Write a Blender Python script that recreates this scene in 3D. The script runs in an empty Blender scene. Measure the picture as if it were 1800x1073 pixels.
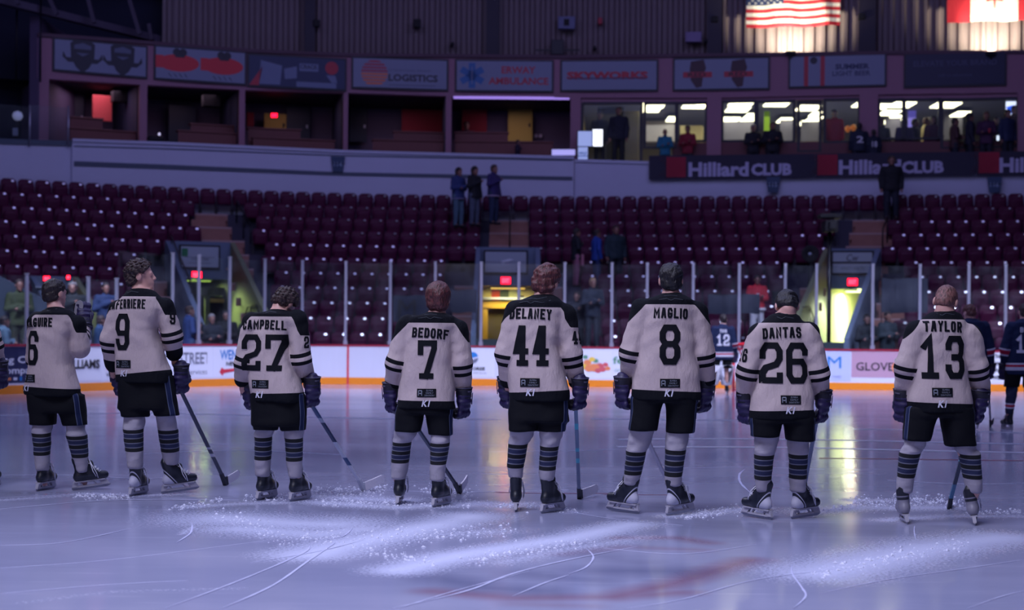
import bpy, math, random
import numpy as np
from mathutils import Vector, Matrix
from mathutils.bvhtree import BVHTree

random.seed(7); np.random.seed(7)
SC = bpy.context.scene
COL = SC.collection

# ---------------------------------------------------------------- camera
F, HC, HX, HY, ROLL = 2700.0, 1.35, 900.0, 590.5, 0.0085      # pixels, metres
cam_d = bpy.data.cameras.new('camera'); cam = bpy.data.objects.new('camera', cam_d); COL.objects.link(cam)
cam_d.sensor_width = 36.0; cam_d.lens = 54.0; cam_d.shift_y = 54.0 / 1800.0
cam_d.clip_start = 0.1; cam_d.clip_end = 300
cam.matrix_world = Matrix.Translation((0, 0, HC)) @ Matrix.Rotation(math.pi / 2, 4, 'X') @ Matrix.Rotation(math.atan(ROLL), 4, 'Z')
cam_d.dof.use_dof = True; cam_d.dof.focus_distance = 12.0; cam_d.dof.aperture_fstop = 1.9
SC.camera = cam

# ---------------------------------------------------------------- world, exposure
w = bpy.data.worlds.new('world'); SC.world = w; w.use_nodes = True
bg = w.node_tree.nodes['Background']; bg.inputs[0].default_value = (0.13, 0.12, 0.33, 1); bg.inputs[1].default_value = 0.08
SC.view_settings.view_transform = 'Standard'; SC.view_settings.look = 'None'
SC.view_settings.exposure = 0.0; SC.view_settings.gamma = 1.0; SC.view_settings.use_curve_mapping = False
try:
    SC.cycles.use_denoising = True
    SC.cycles.max_bounces = 6; SC.cycles.transparent_max_bounces = 16
    SC.cycles.caustics_reflective = False; SC.cycles.caustics_refractive = False
    SC.cycles.sample_clamp_indirect = 4.0
except Exception: pass

# ---------------------------------------------------------------- arena lights and added fills
def area(name, loc, target, sx, sy, watt, col):
    l = bpy.data.lights.new(name, 'AREA'); l.shape = 'RECTANGLE'; l.size = sx; l.size_y = sy; l.energy = watt; l.color = col
    o = bpy.data.objects.new(name, l); COL.objects.link(o); o.location = loc
    o.rotation_euler = (Vector(target) - Vector(loc)).to_track_quat('-Z', 'Y').to_euler(); return o
def spot(name, loc, target, watt, deg, col, blend=0.5, r=0.15):
    l = bpy.data.lights.new(name, 'SPOT'); l.energy = watt; l.spot_size = math.radians(deg); l.spot_blend = blend; l.color = col; l.shadow_soft_size = r
    o = bpy.data.objects.new(name, l); COL.objects.link(o); o.location = loc
    o.rotation_euler = (Vector(target) - Vector(loc)).to_track_quat('-Z', 'Y').to_euler(); return o
area('rink_light', (0, 22, 15), (0, 22, 0), 26, 18, 2300, (0.48, 0.52, 1.0))
l_ = area('near_rink_light', (-3, 5, 12), (0, 8.5, 0), 9, 4, 480, (0.70, 0.72, 1.0)); l_.data.spread = math.radians(70)
l_ = area('board_fill_light', (2, 28, 14), (1, 39.0, 0.0), 30, 2, 1100, (0.70, 0.73, 1.0)); l_.data.spread = math.radians(36)  # added fill that brightens the boards and the ice before them
area('camera_side_fill', (-8, -5, 8), (0, 12, 1.0), 8, 3, 255, (1.0, 0.80, 0.86))  # added fill from the camera side for the jersey backs
area('stand_light', (0, 36, 17), (0, 49, 5), 30, 5, 800, (0.45, 0.41, 1.0))
spot('key_light', (-15, 24, 15), (0, 11.5, 0.8), 3000, 50, (0.80, 0.80, 1.0), 0.6, 0.5)

# ---------------------------------------------------------------- helpers
def lin(c):
    r = []
    for x in c[:3]:
        x = x / 255.0
        r.append(x / 12.92 if x <= 0.04045 else ((x + 0.055) / 1.055) ** 2.4)
    return (r[0], r[1], r[2], 1.0)
MATS = {}
def M(name, col=(128, 128, 128), rough=0.6, metal=0.0, emit=None, es=0.0, noise=0.0, nscale=8.0, bump=0.0, bscale=60.0, spec=0.5):
    if name in MATS: return MATS[name]
    m = bpy.data.materials.new(name); m.use_nodes = True; nt = m.node_tree; b = nt.nodes['Principled BSDF']
    b.inputs['Base Color'].default_value = lin(col); b.inputs['Roughness'].default_value = rough
    b.inputs['Metallic'].default_value = metal; b.inputs['Specular IOR Level'].default_value = spec
    if emit is not None:
        b.inputs['Emission Color'].default_value = lin(emit); b.inputs['Emission Strength'].default_value = es
    if noise or bump:
        tc = nt.nodes.new('ShaderNodeTexCoord')
    if noise:
        n = nt.nodes.new('ShaderNodeTexNoise'); n.inputs['Scale'].default_value = nscale; n.inputs['Detail'].default_value = 4
        nt.links.new(tc.outputs['Object'], n.inputs['Vector'])
        r = nt.nodes.new('ShaderNodeMix'); r.data_type = 'RGBA'
        c = lin(col); a = tuple(max(0, x * (1 - noise)) for x in c[:3]) + (1,); d = tuple(min(1, x * (1 + noise)) for x in c[:3]) + (1,)
        r.inputs[6].default_value = a; r.inputs[7].default_value = d
        nt.links.new(n.outputs['Fac'], r.inputs[0]); nt.links.new(r.outputs[2], b.inputs['Base Color'])
    if bump:
        n2 = nt.nodes.new('ShaderNodeTexNoise'); n2.inputs['Scale'].default_value = bscale; n2.inputs['Detail'].default_value = 3
        nt.links.new(tc.outputs['Object'], n2.inputs['Vector'])
        bm = nt.nodes.new('ShaderNodeBump'); bm.inputs['Strength'].default_value = bump; bm.inputs['Distance'].default_value = 0.01
        nt.links.new(n2.outputs['Fac'], bm.inputs['Height']); nt.links.new(bm.outputs['Normal'], b.inputs['Normal'])
    MATS[name] = m
    return m

class NG:
    """small node-graph builder for pattern materials"""
    def __init__(s, name):
        s.m = bpy.data.materials.new(name); s.m.use_nodes = True; s.nt = s.m.node_tree; s.b = s.nt.nodes['Principled BSDF']; MATS[name] = s.m
    def n(s, t): return s.nt.nodes.new(t)
    def l(s, a, b): s.nt.links.new(a, b)
    def attr(s, name):
        a = s.n('ShaderNodeAttribute'); a.attribute_name = name; return a.outputs['Fac']
    def math(s, op, a, b=None, c=None):
        n = s.n('ShaderNodeMath'); n.operation = op
        for i, v in enumerate((a, b, c)):
            if v is None: continue
            if hasattr(v, 'links'): s.l(v, n.inputs[i])
            else: n.inputs[i].default_value = v
        return n.outputs[0]
    def gt(s, a, v): return s.math('GREATER_THAN', a, v)
    def lt(s, a, v): return s.math('LESS_THAN', a, v)
    def mul(s, a, b): return s.math('MULTIPLY', a, b)
    def band(s, a, lo, hi): return s.mul(s.gt(a, lo), s.lt(a, hi))
    def mix(s, fac, a, b):
        n = s.n('ShaderNodeMix'); n.data_type = 'RGBA'
        if hasattr(fac, 'links'): s.l(fac, n.inputs[0])
        else: n.inputs[0].default_value = fac
        for i, v in ((6, a), (7, b)):
            if hasattr(v, 'links'): s.l(v, n.inputs[i])
            else: n.inputs[i].default_value = v
        return n.outputs[2]
    def noise(s, scale, detail=3, vec=None, rough=0.5):
        t = s.n('ShaderNodeTexNoise'); t.inputs['Scale'].default_value = scale; t.inputs['Detail'].default_value = detail; t.inputs['Roughness'].default_value = rough
        if vec is None:
            vec = s.n('ShaderNodeTexCoord').outputs['Object']
        s.l(vec, t.inputs['Vector']); return t.outputs['Fac']
    def mapping(s, scale=(1, 1, 1), rot=(0, 0, 0)):
        tc = s.n('ShaderNodeTexCoord'); mp = s.n('ShaderNodeMapping'); mp.inputs['Scale'].default_value = scale; mp.inputs['Rotation'].default_value = rot
        s.l(tc.outputs['Object'], mp.inputs['Vector']); return mp.outputs['Vector']
    def ramp(s, fac, lo, hi):
        n = s.n('ShaderNodeMapRange'); n.inputs['From Min'].default_value = lo; n.inputs['From Max'].default_value = hi; n.clamp = True
        s.l(fac, n.inputs['Value']); return n.outputs['Result']
    def bump(s, h, strength, dist=0.01):
        n = s.n('ShaderNodeBump'); n.inputs['Strength'].default_value = strength; n.inputs['Distance'].default_value = dist
        s.l(h, n.inputs['Height']); s.l(n.outputs['Normal'], s.b.inputs['Normal'])

class MB:
    def __init__(s): s.v = []; s.f = []; s.mi = []
    def add(s, v, f, mi=0):
        o = len(s.v); s.v += [tuple(p) for p in v]; s.f += [tuple(i + o for i in q) for q in f]; s.mi += [mi] * len(f); return s
    def quad(s, a, b, c, d, mi=0): return s.add([a, b, c, d], [(0, 1, 2, 3)], mi)
    def box(s, c, d, rz=0.0, mi=0, M4=None):
        x, y, z = d[0] / 2, d[1] / 2, d[2] / 2; v = []
        for sz in (-z, z):
            for sx, sy in ((-x, -y), (x, -y), (x, y), (-x, y)):
                p = Vector((sx, sy, sz))
                if M4 is not None: p = M4 @ p
                elif rz: p = Vector((p.x * math.cos(rz) - p.y * math.sin(rz), p.x * math.sin(rz) + p.y * math.cos(rz), p.z))
                v.append((p.x + c[0], p.y + c[1], p.z + c[2]))
        return s.add(v, [(3, 2, 1, 0), (4, 5, 6, 7), (0, 1, 5, 4), (1, 2, 6, 5), (2, 3, 7, 6), (3, 0, 4, 7)], mi)
    def beam(s, a, b, w, h, mi=0, up=(0, 0, 1)):
        a, b = Vector(a), Vector(b); d = (b - a).normalized(); u = Vector(up)
        if abs(d.dot(u)) > .98: u = Vector((0, 1, 0))
        r = d.cross(u).normalized(); u = r.cross(d); v = []
        for p in (a, b):
            for sr, su in ((-1, -1), (1, -1), (1, 1), (-1, 1)): v.append(p + r * sr * w / 2 + u * su * h / 2)
        return s.add(v, [(3, 2, 1, 0), (4, 5, 6, 7), (0, 1, 5, 4), (1, 2, 6, 5), (2, 3, 7, 6), (3, 0, 4, 7)], mi)
    def tube(s, path, r, n=8, mi=0, flat=1.0):
        P = [Vector(p) for p in path]; R = r if hasattr(r, '__len__') else [r] * len(P); v = []; f = []; pu = None
        for i, p in enumerate(P):
            d = (P[min(i + 1, len(P) - 1)] - P[max(i - 1, 0)]).normalized()
            u = Vector((0, 0, 1)) if pu is None else pu
            if abs(d.dot(u)) > .95 and pu is None: u = Vector((0, 1, 0))
            a = d.cross(u).normalized(); u = a.cross(d).normalized(); pu = u
            for k in range(n):
                t = 2 * math.pi * k / n; v.append(p + (a * math.cos(t) + u * math.sin(t) * flat) * R[i])
        for i in range(len(P) - 1):
            for k in range(n):
                k2 = (k + 1) % n; f.append((i * n + k, i * n + k2, (i + 1) * n + k2, (i + 1) * n + k))
        f.append(tuple(range(n - 1, -1, -1))); f.append(tuple((len(P) - 1) * n + k for k in range(n)))
        return s.add(v, f, mi)
    def prism(s, poly, z0, z1, mi=0):       # poly in xy
        n = len(poly); v = [(x, y, z0) for x, y in poly] + [(x, y, z1) for x, y in poly]
        f = [tuple(range(n - 1, -1, -1)), tuple(range(n, 2 * n))] + [(i, (i + 1) % n, (i + 1) % n + n, i + n) for i in range(n)]
        return s.add(v, f, mi)
    def lathe(s, prof, c=(0, 0, 0), n=16, mi=0):
        v = []; f = []
        for r, z in prof:
            for k in range(n):
                t = 2 * math.pi * k / n; v.append((c[0] + r * math.cos(t), c[1] + r * math.sin(t), c[2] + z))
        for i in range(len(prof) - 1):
            for k in range(n):
                k2 = (k + 1) % n; f.append((i * n + k, i * n + k2, (i + 1) * n + k2, (i + 1) * n + k))
        f.append(tuple(range(n - 1, -1, -1))); f.append(tuple((len(prof) - 1) * n + k for k in range(n)))
        return s.add(v, f, mi)
    def xform(s, M4, start=0):
        for i in range(start, len(s.v)): s.v[i] = tuple(M4 @ Vector(s.v[i]))
        return s
    def mesh(s, name, mats, smooth=False):
        me = bpy.data.meshes.new(name); me.from_pydata(s.v, [], s.f)
        for m in mats: me.materials.append(m)
        if len(mats) > 1: me.polygons.foreach_set('material_index', s.mi)
        if smooth: me.polygons.foreach_set('use_smooth', [True] * len(me.polygons))
        me.update(); return me
def raw_mesh(name, v, f, mats, smooth=True, attrs=None):
    me = bpy.data.meshes.new(name); v = np.asarray(v, dtype=np.float32); f = np.asarray(f, dtype=np.int32)
    me.vertices.add(len(v)); me.vertices.foreach_set('co', v.ravel())
    me.loops.add(f.size); me.loops.foreach_set('vertex_index', f.ravel())
    me.polygons.add(len(f)); me.polygons.foreach_set('loop_start', np.arange(0, f.size, f.shape[1], dtype=np.int32))
    me.polygons.foreach_set('loop_total', np.full(len(f), f.shape[1], dtype=np.int32))
    me.polygons.foreach_set('use_smooth', np.full(len(f), smooth, dtype=bool))
    for m in mats: me.materials.append(m)
    if attrs:
        for k, a in attrs.items():
            at = me.attributes.new(k, 'FLOAT', 'POINT'); at.data.foreach_set('value', np.asarray(a, dtype=np.float32))
    me.update(calc_edges=True); me.validate(); return me
def link(name, me, parent=None, loc=None, bevel=0.0):
    o = bpy.data.objects.new(name, me); COL.objects.link(o)
    if parent is not None: o.parent = parent
    if loc is not None: o.location = loc
    if bevel:
        b = o.modifiers.new('bevel', 'BEVEL'); b.width = bevel; b.segments = 2; b.limit_method = 'ANGLE'
    return o
def tag(o, label, cat, group=None):
    o['label'] = label; o['category'] = cat
    if group: o['group'] = group
    return o
def thing(name, label, cat, loc=(0, 0, 0), rz=0.0, group=None):
    o = bpy.data.objects.new(name, None); COL.objects.link(o); o.location = loc; o.rotation_euler = (0, 0, rz); o.empty_display_size = 0.1
    return tag(o, label, cat, group)
def struct(name, mb, mats, smooth=False):
    o = link(name, mb.mesh(name, mats, smooth) if isinstance(mb, MB) else mb); o['kind'] = 'structure'; return o
def part(name, mb, mats, parent, smooth=False, bevel=0.0, label=None):
    mats = mats if isinstance(mats, (list, tuple)) else [mats]
    o = link(name, mb.mesh(name, mats, smooth), parent, bevel=bevel)
    if label: o['label'] = label
    return o
def single(name, mb, mats, label, cat, loc, rz=0.0, group=None, smooth=False, bevel=0.0):
    mats = mats if isinstance(mats, (list, tuple)) else [mats]
    o = link(name, mb.mesh(name, mats, smooth), None, loc, bevel); o.rotation_euler = (0, 0, rz); return tag(o, label, cat, group)

# pixel -> place
def W(px, py, Y):
    u = (px - HX) / F; v = (HY - py) / F
    return Vector(((u - v * ROLL) * Y, Y, HC + (v + u * ROLL) * Y))
def hor(px): return HY + ROLL * (px - HX)
def G(px, py):                               # point on the ice
    return W(px, py, HC * F / (py - hor(px)))

# text as a flat or thick mesh in the xz-plane (facing -y), origin at its centre
_font = {}
def text_mb(s, height, width=None, bold=0.0, depth=0.0, mi=0, mb=None, cx=0.0, cz=0.0, y=0.0, shear=0.0):
    key = (s, bold, depth, shear)
    if key not in _font:
        cu = bpy.data.curves.new('t', 'FONT'); cu.body = s; cu.size = 1.0; cu.offset = bold; cu.extrude = depth; cu.resolution_u = 2; cu.align_x = 'LEFT'; cu.shear = shear
        o = bpy.data.objects.new('t', cu); COL.objects.link(o)
        dg = bpy.context.evaluated_depsgraph_get(); me = o.evaluated_get(dg).to_mesh()
        v = [tuple(p.co) for p in me.vertices]; f = [tuple(p.vertices) for p in me.polygons]
        o.evaluated_get(dg).to_mesh_clear(); bpy.data.objects.remove(o); bpy.data.curves.remove(cu)
        _font[key] = (v, f)
    v, f = _font[key]
    xs = [p[0] for p in v]; ys = [p[1] for p in v]
    x0, x1, y0, y1 = min(xs), max(xs), min(ys), max(ys)
    sy = height / (y1 - y0); sx = sy if width is None else width / (x1 - x0)
    mb = mb or MB()
    mb.add([((p[0] - (x0 + x1) / 2) * sx + cx, y - p[2] * sy, (p[1] - (y0 + y1) / 2) * sy + cz) for p in v], f, mi)
    return mb

# ------------------------------------------------------------ surface grown from blended solids
def nets(xs, ys, zs, V):
    s = V < 0
    c = np.zeros(tuple(n - 1 for n in V.shape), np.int8)
    for a in (0, 1):
        for b in (0, 1):
            for d in (0, 1):
                c += s[a:a + c.shape[0], b:b + c.shape[1], d:d + c.shape[2]]
    mask = (c > 0) & (c < 8); ii = np.argwhere(mask); idx = -np.ones(mask.shape, np.int64); idx[mask] = np.arange(len(ii))
    i, j, k = ii.T; acc = np.zeros((len(ii), 3)); num = np.zeros(len(ii))
    corners = [(a, b, d) for a in (0, 1) for b in (0, 1) for d in (0, 1)]
    for p in range(8):
        for q in range(p + 1, 8):
            A, B = corners[p], corners[q]
            if sum(x != y for x, y in zip(A, B)) != 1: continue
            va = V[i + A[0], j + A[1], k + A[2]]; vb = V[i + B[0], j + B[1], k + B[2]]
            cr = (va < 0) != (vb < 0); t = np.where(cr, va / np.where(cr, va - vb, 1), 0)
            pa = np.stack([xs[i + A[0]], ys[j + A[1]], zs[k + A[2]]], 1); pb = np.stack([xs[i + B[0]], ys[j + B[1]], zs[k + B[2]]], 1)
            acc[cr] += (pa + (pb - pa) * t[:, None])[cr]; num[cr] += 1
    verts = acc / num[:, None]; quads = []
    for ax in range(3):
        o1, o2 = [(1, 2), (2, 0), (0, 1)][ax]
        sl0 = [slice(None)] * 3; sl1 = [slice(None)] * 3; sl0[ax] = slice(0, -1); sl1[ax] = slice(1, None)
        a = s[tuple(sl0)]; b = s[tuple(sl1)]; e = np.argwhere(a != b)
        n = V.shape; e = e[(e[:, o1] > 0) & (e[:, o1] < n[o1] - 1) & (e[:, o2] > 0) & (e[:, o2] < n[o2] - 1)]
        def cell(d1, d2):
            q = e.copy(); q[:, o1] += d1; q[:, o2] += d2; return idx[q[:, 0], q[:, 1], q[:, 2]]
        Q = np.stack([cell(-1, -1), cell(0, -1), cell(0, 0), cell(-1, 0)], 1)
        inside = a[e[:, 0], e[:, 1], e[:, 2]]; Q[~inside] = Q[~inside][:, ::-1]
        quads.append(Q)
    return verts, np.concatenate(quads)
def cone(P, a, b, r1, r2):
    a = np.asarray(a, float); b = np.asarray(b, float); ba = b - a
    t = np.clip(((P - a) @ ba) / max(ba @ ba, 1e-9), 0, 1)
    return np.linalg.norm(P - a - t[:, None] * ba, axis=1) - (r1 + (r2 - r1) * t)
def ell(P, c, r, R=None):
    q = P - np.asarray(c, float)
    if R is not None: q = q @ R
    r = np.asarray(r, float); k0 = np.linalg.norm(q / r, axis=1); k1 = np.linalg.norm(q / (r * r), axis=1)
    return k0 * (k0 - 1) / np.maximum(k1, 1e-9)
def smin(a, b, k):
    h = np.clip(0.5 + 0.5 * (b - a) / k, 0, 1); return b * (1 - h) + a * h - k * h * (1 - h)
def smax(a, b, k): return -smin(-a, -b, k)
def grow(fn, lo, hi, h, zs=None, xs=None, ys=None):
    xs = np.arange(lo[0], hi[0] + h, h) if xs is None else xs; ys = np.arange(lo[1], hi[1] + h, h) if ys is None else ys
    zs = np.arange(lo[2], hi[2] + h, h) if zs is None else zs
    X, Y, Z = np.meshgrid(xs, ys, zs, indexing='ij'); P = np.stack([X.ravel(), Y.ravel(), Z.ravel()], 1)
    V = fn(P).reshape(X.shape); V[np.abs(V) < 1e-6] = 1e-6
    return nets(xs, ys, zs, V)
def refine(a, b, c, d, fine, coarse):      # grid lines: coarse outside [b,c], fine inside
    return np.unique(np.round(np.concatenate([np.arange(a, b, coarse), np.arange(b, c, fine), np.arange(c, d + coarse, coarse)]), 5))
# ================================================================ THE ICE
def polydist(X, Y, pts):
    d = np.full(X.shape, 1e9)
    for (a, b) in zip(pts[:-1], pts[1:]):
        ax, ay = a[0], a[1]; bx, by = b[0] - ax, b[1] - ay
        t = np.clip(((X - ax) * bx + (Y - ay) * by) / (bx * bx + by * by), 0, 1)
        d = np.minimum(d, np.hypot(X - ax - t * bx, Y - ay - t * by))
    return d
def ice_material():
    g = NG('ice'); b = g.b
    snow, red, blue = g.attr('snow'), g.attr('red'), g.attr('blue')
    big = g.noise(0.5, 4, g.mapping((0.35, 1.0, 1)), 0.6)
    streak = g.noise(3.0, 5, g.mapping((0.22, 2.6, 1), (0, 0, 0.10)), 0.65)
    streak2 = g.noise(4.0, 5, g.mapping((0.3, 3.2, 1), (0, 0, -0.45)), 0.65)
    fine = g.noise(48, 5, g.mapping((1, 1, 1)), 0.75)
    sc1 = g.ramp(streak, 0.60, 0.74); sc2 = g.ramp(streak2, 0.62, 0.76)
    base = g.mix(g.ramp(big, 0.3, 0.7), lin((132, 136, 166)), lin((158, 160, 186)))
    base = g.mix(g.mul(g.math('MAXIMUM', sc1, sc2), 0.34), base, lin((205, 206, 228)))
    base = g.mix(g.mul(red, 0.55), base, lin((120, 40, 58)))
    base = g.mix(g.mul(blue, 0.55), base, lin((40, 44, 92)))
    sm = g.ramp(g.math('ADD', snow, g.mul(g.math('SUBTRACT', fine, 0.5), 2.2)), 0.28, 0.95)
    sm = g.mul(sm, g.ramp(snow, 0.02, 0.2))
    base = g.mix(g.mul(sm, .88), base, lin((186, 190, 214)))
    g.l(base, b.inputs['Base Color'])
    rough = g.math('ADD', g.mul(g.ramp(big, 0.3, 0.7), 0.05), 0.11)
    rough = g.math('ADD', rough, g.mul(sm, 0.5)); g.l(rough, b.inputs['Roughness'])
    b.inputs['IOR'].default_value = 1.31; b.inputs['Specular IOR Level'].default_value = 0.5
    h = g.math('ADD', g.mul(g.noise(2.2, 3, g.mapping((0.5, 1, 1))), 0.7), g.mul(sm, 0.3)); g.bump(h, 0.10, 0.02)
    return g.m
def build_ice():
    xs = np.unique(np.concatenate([np.arange(-30, -5.4, 1.6), np.arange(-5.4, 5.4, 0.045), np.arange(5.4, 30.1, 1.6)]))
    ys = np.unique(np.concatenate([np.arange(-6, 6.6, 1.2), np.arange(6.6, 14.2, 0.05), np.arange(14.2, 42.6, 1.4)]))
    X, Y = np.meshgrid(xs, ys, indexing='ij'); n = X.shape
    v = np.stack([X.ravel(), Y.ravel(), np.zeros(X.size)], 1)
    id_ = np.arange(X.size).reshape(n); f = np.stack([id_[:-1, :-1], id_[1:, :-1], id_[1:, 1:], id_[:-1, 1:]], -1).reshape(-1, 4)
    def strokes(L):
        out = np.zeros(n)
        for pts, wd, st in L:
            d = polydist(X, Y, [G(*p) for p in pts]); out = np.maximum(out, st * np.clip((wd * 1.25 - d) / (wd * 1.2), 0, 1))
        return out.ravel()
    snow = strokes([([(400, 912), (500, 920), (590, 922)], .75, .8), ([(420, 930), (560, 940), (640, 930)], .5, .75), ([(545, 975), (620, 955), (760, 925), (830, 908)], .42, .95),
        ([(560, 970), (700, 945), (860, 935)], .4, .55), ([(700, 1003), (800, 978), (900, 962), (1010, 945), (1110, 922)], .3, .95), ([(880, 990), (1000, 966), (1130, 945)], .22, .5),
        ([(1440, 1008), (1540, 985), (1640, 962), (1760, 945)], .5, .9), ([(1480, 985), (1560, 968), (1660, 955)], .35, .6),
        ([(540, 872), (650, 878), (730, 880)], .35, .62), ([(560, 884), (700, 893), (840, 885)], .28, .7), ([(0, 880), (160, 868), (240, 872), (330, 868)], .16, .55), ([(330, 892), (420, 886), (500, 884)], .2, .6),
        ([(1180, 908), (1260, 900), (1330, 893)], .2, .7), ([(1420, 900), (1520, 893), (1600, 893), (1660, 893)], .35, .62), ([(1560, 915), (1660, 908), (1800, 908)], .2, .6),
        ([(1500, 880), (1570, 880)], .2, .55), ([(40, 1060), (200, 1040), (420, 1035)], .08, .35), ([(860, 890), (930, 885), (1000, 900)], .22, .45), ([(320, 940), (335, 930), (340, 920)], .06, .6)])
    red = strokes([([(1080, 1050), (1180, 1028), (1260, 1003), (1320, 985)], .16, 1), ([(1090, 946), (1190, 946), (1245, 955)], .12, .8), ([(760, 1040), (900, 1052), (1080, 1050), (1200, 1042)], .14, .9), ([(990, 975), (1100, 962), (1230, 968)], .12, .5), ([(900, 1062), (1040, 1066)], .1, .5)])
    blue = strokes([([(1060, 1004), (1180, 1004)], .3, .8), ([(760, 1015), (860, 1035), (960, 1040)], .2, .7), ([(1040, 975), (1120, 990)], .25, .5), ([(930, 1010), (1040, 1020)], .2, .6)])
    o = struct('floor', raw_mesh('floor', v, f, [ice_material()], True, {'snow': snow, 'red': red, 'blue': blue}), None); return o
build_ice()

def ribbon(mb, pts, wd, z=0.003, mi=0, taper=True, ground=True):
    P = [G(*p) if ground else Vector(p) for p in pts]; Q = []
    for i in range(len(P) - 1):              # smooth with a Catmull-Rom pass
        p0, p1, p2, p3 = P[max(i - 1, 0)], P[i], P[i + 1], P[min(i + 2, len(P) - 1)]
        for k in range(8):
            t = k / 8; Q.append(0.5 * ((2 * p1) + (p2 - p0) * t + (2 * p0 - 5 * p1 + 4 * p2 - p3) * t * t + (3 * p1 - p0 - 3 * p2 + p3) * t ** 3))
    Q.append(P[-1]); v = []; n = len(Q)
    for i, p in enumerate(Q):
        d = Q[min(i + 1, n - 1)] - Q[max(i - 1, 0)]; d = Vector((d.x, d.y, 0)).normalized(); s = Vector((-d.y, d.x, 0))
        k = wd * (min(1, 0.15 + 4 * min(i, n - 1 - i) / n) if taper else 1) * (0.75 + 0.5 * random.random() if taper else 1)
        v += [(p.x - s.x * k, p.y - s.y * k, z), (p.x, p.y, z + (0.001 if taper else 0)), (p.x + s.x * k, p.y + s.y * k, z)]
    f = []
    for i in range(n - 1):
        a = 3 * i; f += [(a, a + 3, a + 4, a + 1), (a + 1, a + 4, a + 5, a + 2)]
    mb.add(v, f, mi)
m_snow = M('snow', (206, 208, 228), 0.75); m_track = M('track', (178, 180, 210), 0.6)
tr = MB()
for pts, wd in [([(290, 1071), (420, 1022), (530, 975), (545, 960)], .012), ([(390, 1071), (480, 1030), (545, 985), (590, 955)], .014), ([(690, 1071), (820, 1040), (900, 1010), (1000, 985), (1120, 962)], .014),
    ([(1000, 1010), (1030, 998), (1043, 980), (1030, 965)], .010), ([(1000, 1012), (960, 1025), (900, 1050)], .010), ([(1392, 995), (1393, 1010), (1410, 1035), (1416, 1050), (1395, 1071)], .011),
    ([(0, 960), (110, 955), (230, 930)], .009), ([(0, 896), (200, 880), (420, 880)], .02), ([(0, 876), (90, 872), (240, 868)], .018), ([(0, 836), (130, 836), (240, 842), (330, 838)], .016),
    ([(310, 955), (335, 938), (338, 922)], .012), ([(1060, 965), (1200, 975), (1330, 958)], .008), ([(1440, 1045), (1560, 1020), (1700, 1000), (1800, 985)], .008), ([(1320, 868), (1302, 850), (1300, 835), (1310, 825)], .018),
    ([(440, 990), (560, 970), (640, 950)], .008), ([(700, 1071), (800, 1040), (930, 1005)], .009), ([(0, 1000), (200, 985), (480, 950)], .006), ([(1100, 1071), (1200, 1055), (1330, 1020), (1480, 1000)], .008),
    ([(1000, 900), (1070, 912), (1200, 925)], .008), ([(1610, 950), (1607, 935), (1608, 925)], .008), ([(560, 950), (600, 945), (620, 930)], .009), ([(0, 1045), (180, 1030), (330, 1022)], .006), ([(1700, 1071), (1760, 1050), (1800, 1040)], .007),
    ([(600, 860), (800, 866), (1000, 862)], .015), ([(1150, 825), (1300, 822), (1450, 826)], .015), ([(860, 795), (1000, 793), (1090, 790)], .02), ([(230, 800), (420, 792), (600, 800)], .02), ([(1560, 845), (1700, 852), (1800, 850)], .018)]:
    ribbon(tr, pts, wd * .55)
o = link('skate_tracks', tr.mesh('skate_tracks', [m_track])); o['kind'] = 'stuff'; tag(o, 'thin white skate scratches curving over the ice', 'scratches')
wl = MB()
for pts, wd in [([(1085, 773), (1300, 772), (1560, 776), (1830, 782)], .10), ([(1085, 786), (1350, 787), (1600, 792), (1830, 797)], .09), ([(0, 731), (260, 727), (600, 735), (880, 738)], .10), ([(1040, 737), (1150, 738), (1320, 740)], .12), ([(1500, 755), (1650, 757), (1830, 763)], .08)]:
    ribbon(wl, pts, wd, 0.002, 0, False)
o = struct('floor_lines', wl, [M('white_line', (196, 198, 220), 0.35)])
rl = MB()
for pts, wd in [([(870, 866), (960, 868), (1085, 868)], .02), ([(1060, 870), (1200, 871)], .016), ([(1440, 806), (1600, 808), (1830, 811)], .06)]: ribbon(rl, pts, wd, 0.0015, 0, False)
struct('floor_red_lines', rl, [M('red_line', (120, 62, 92), 0.3)])
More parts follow.
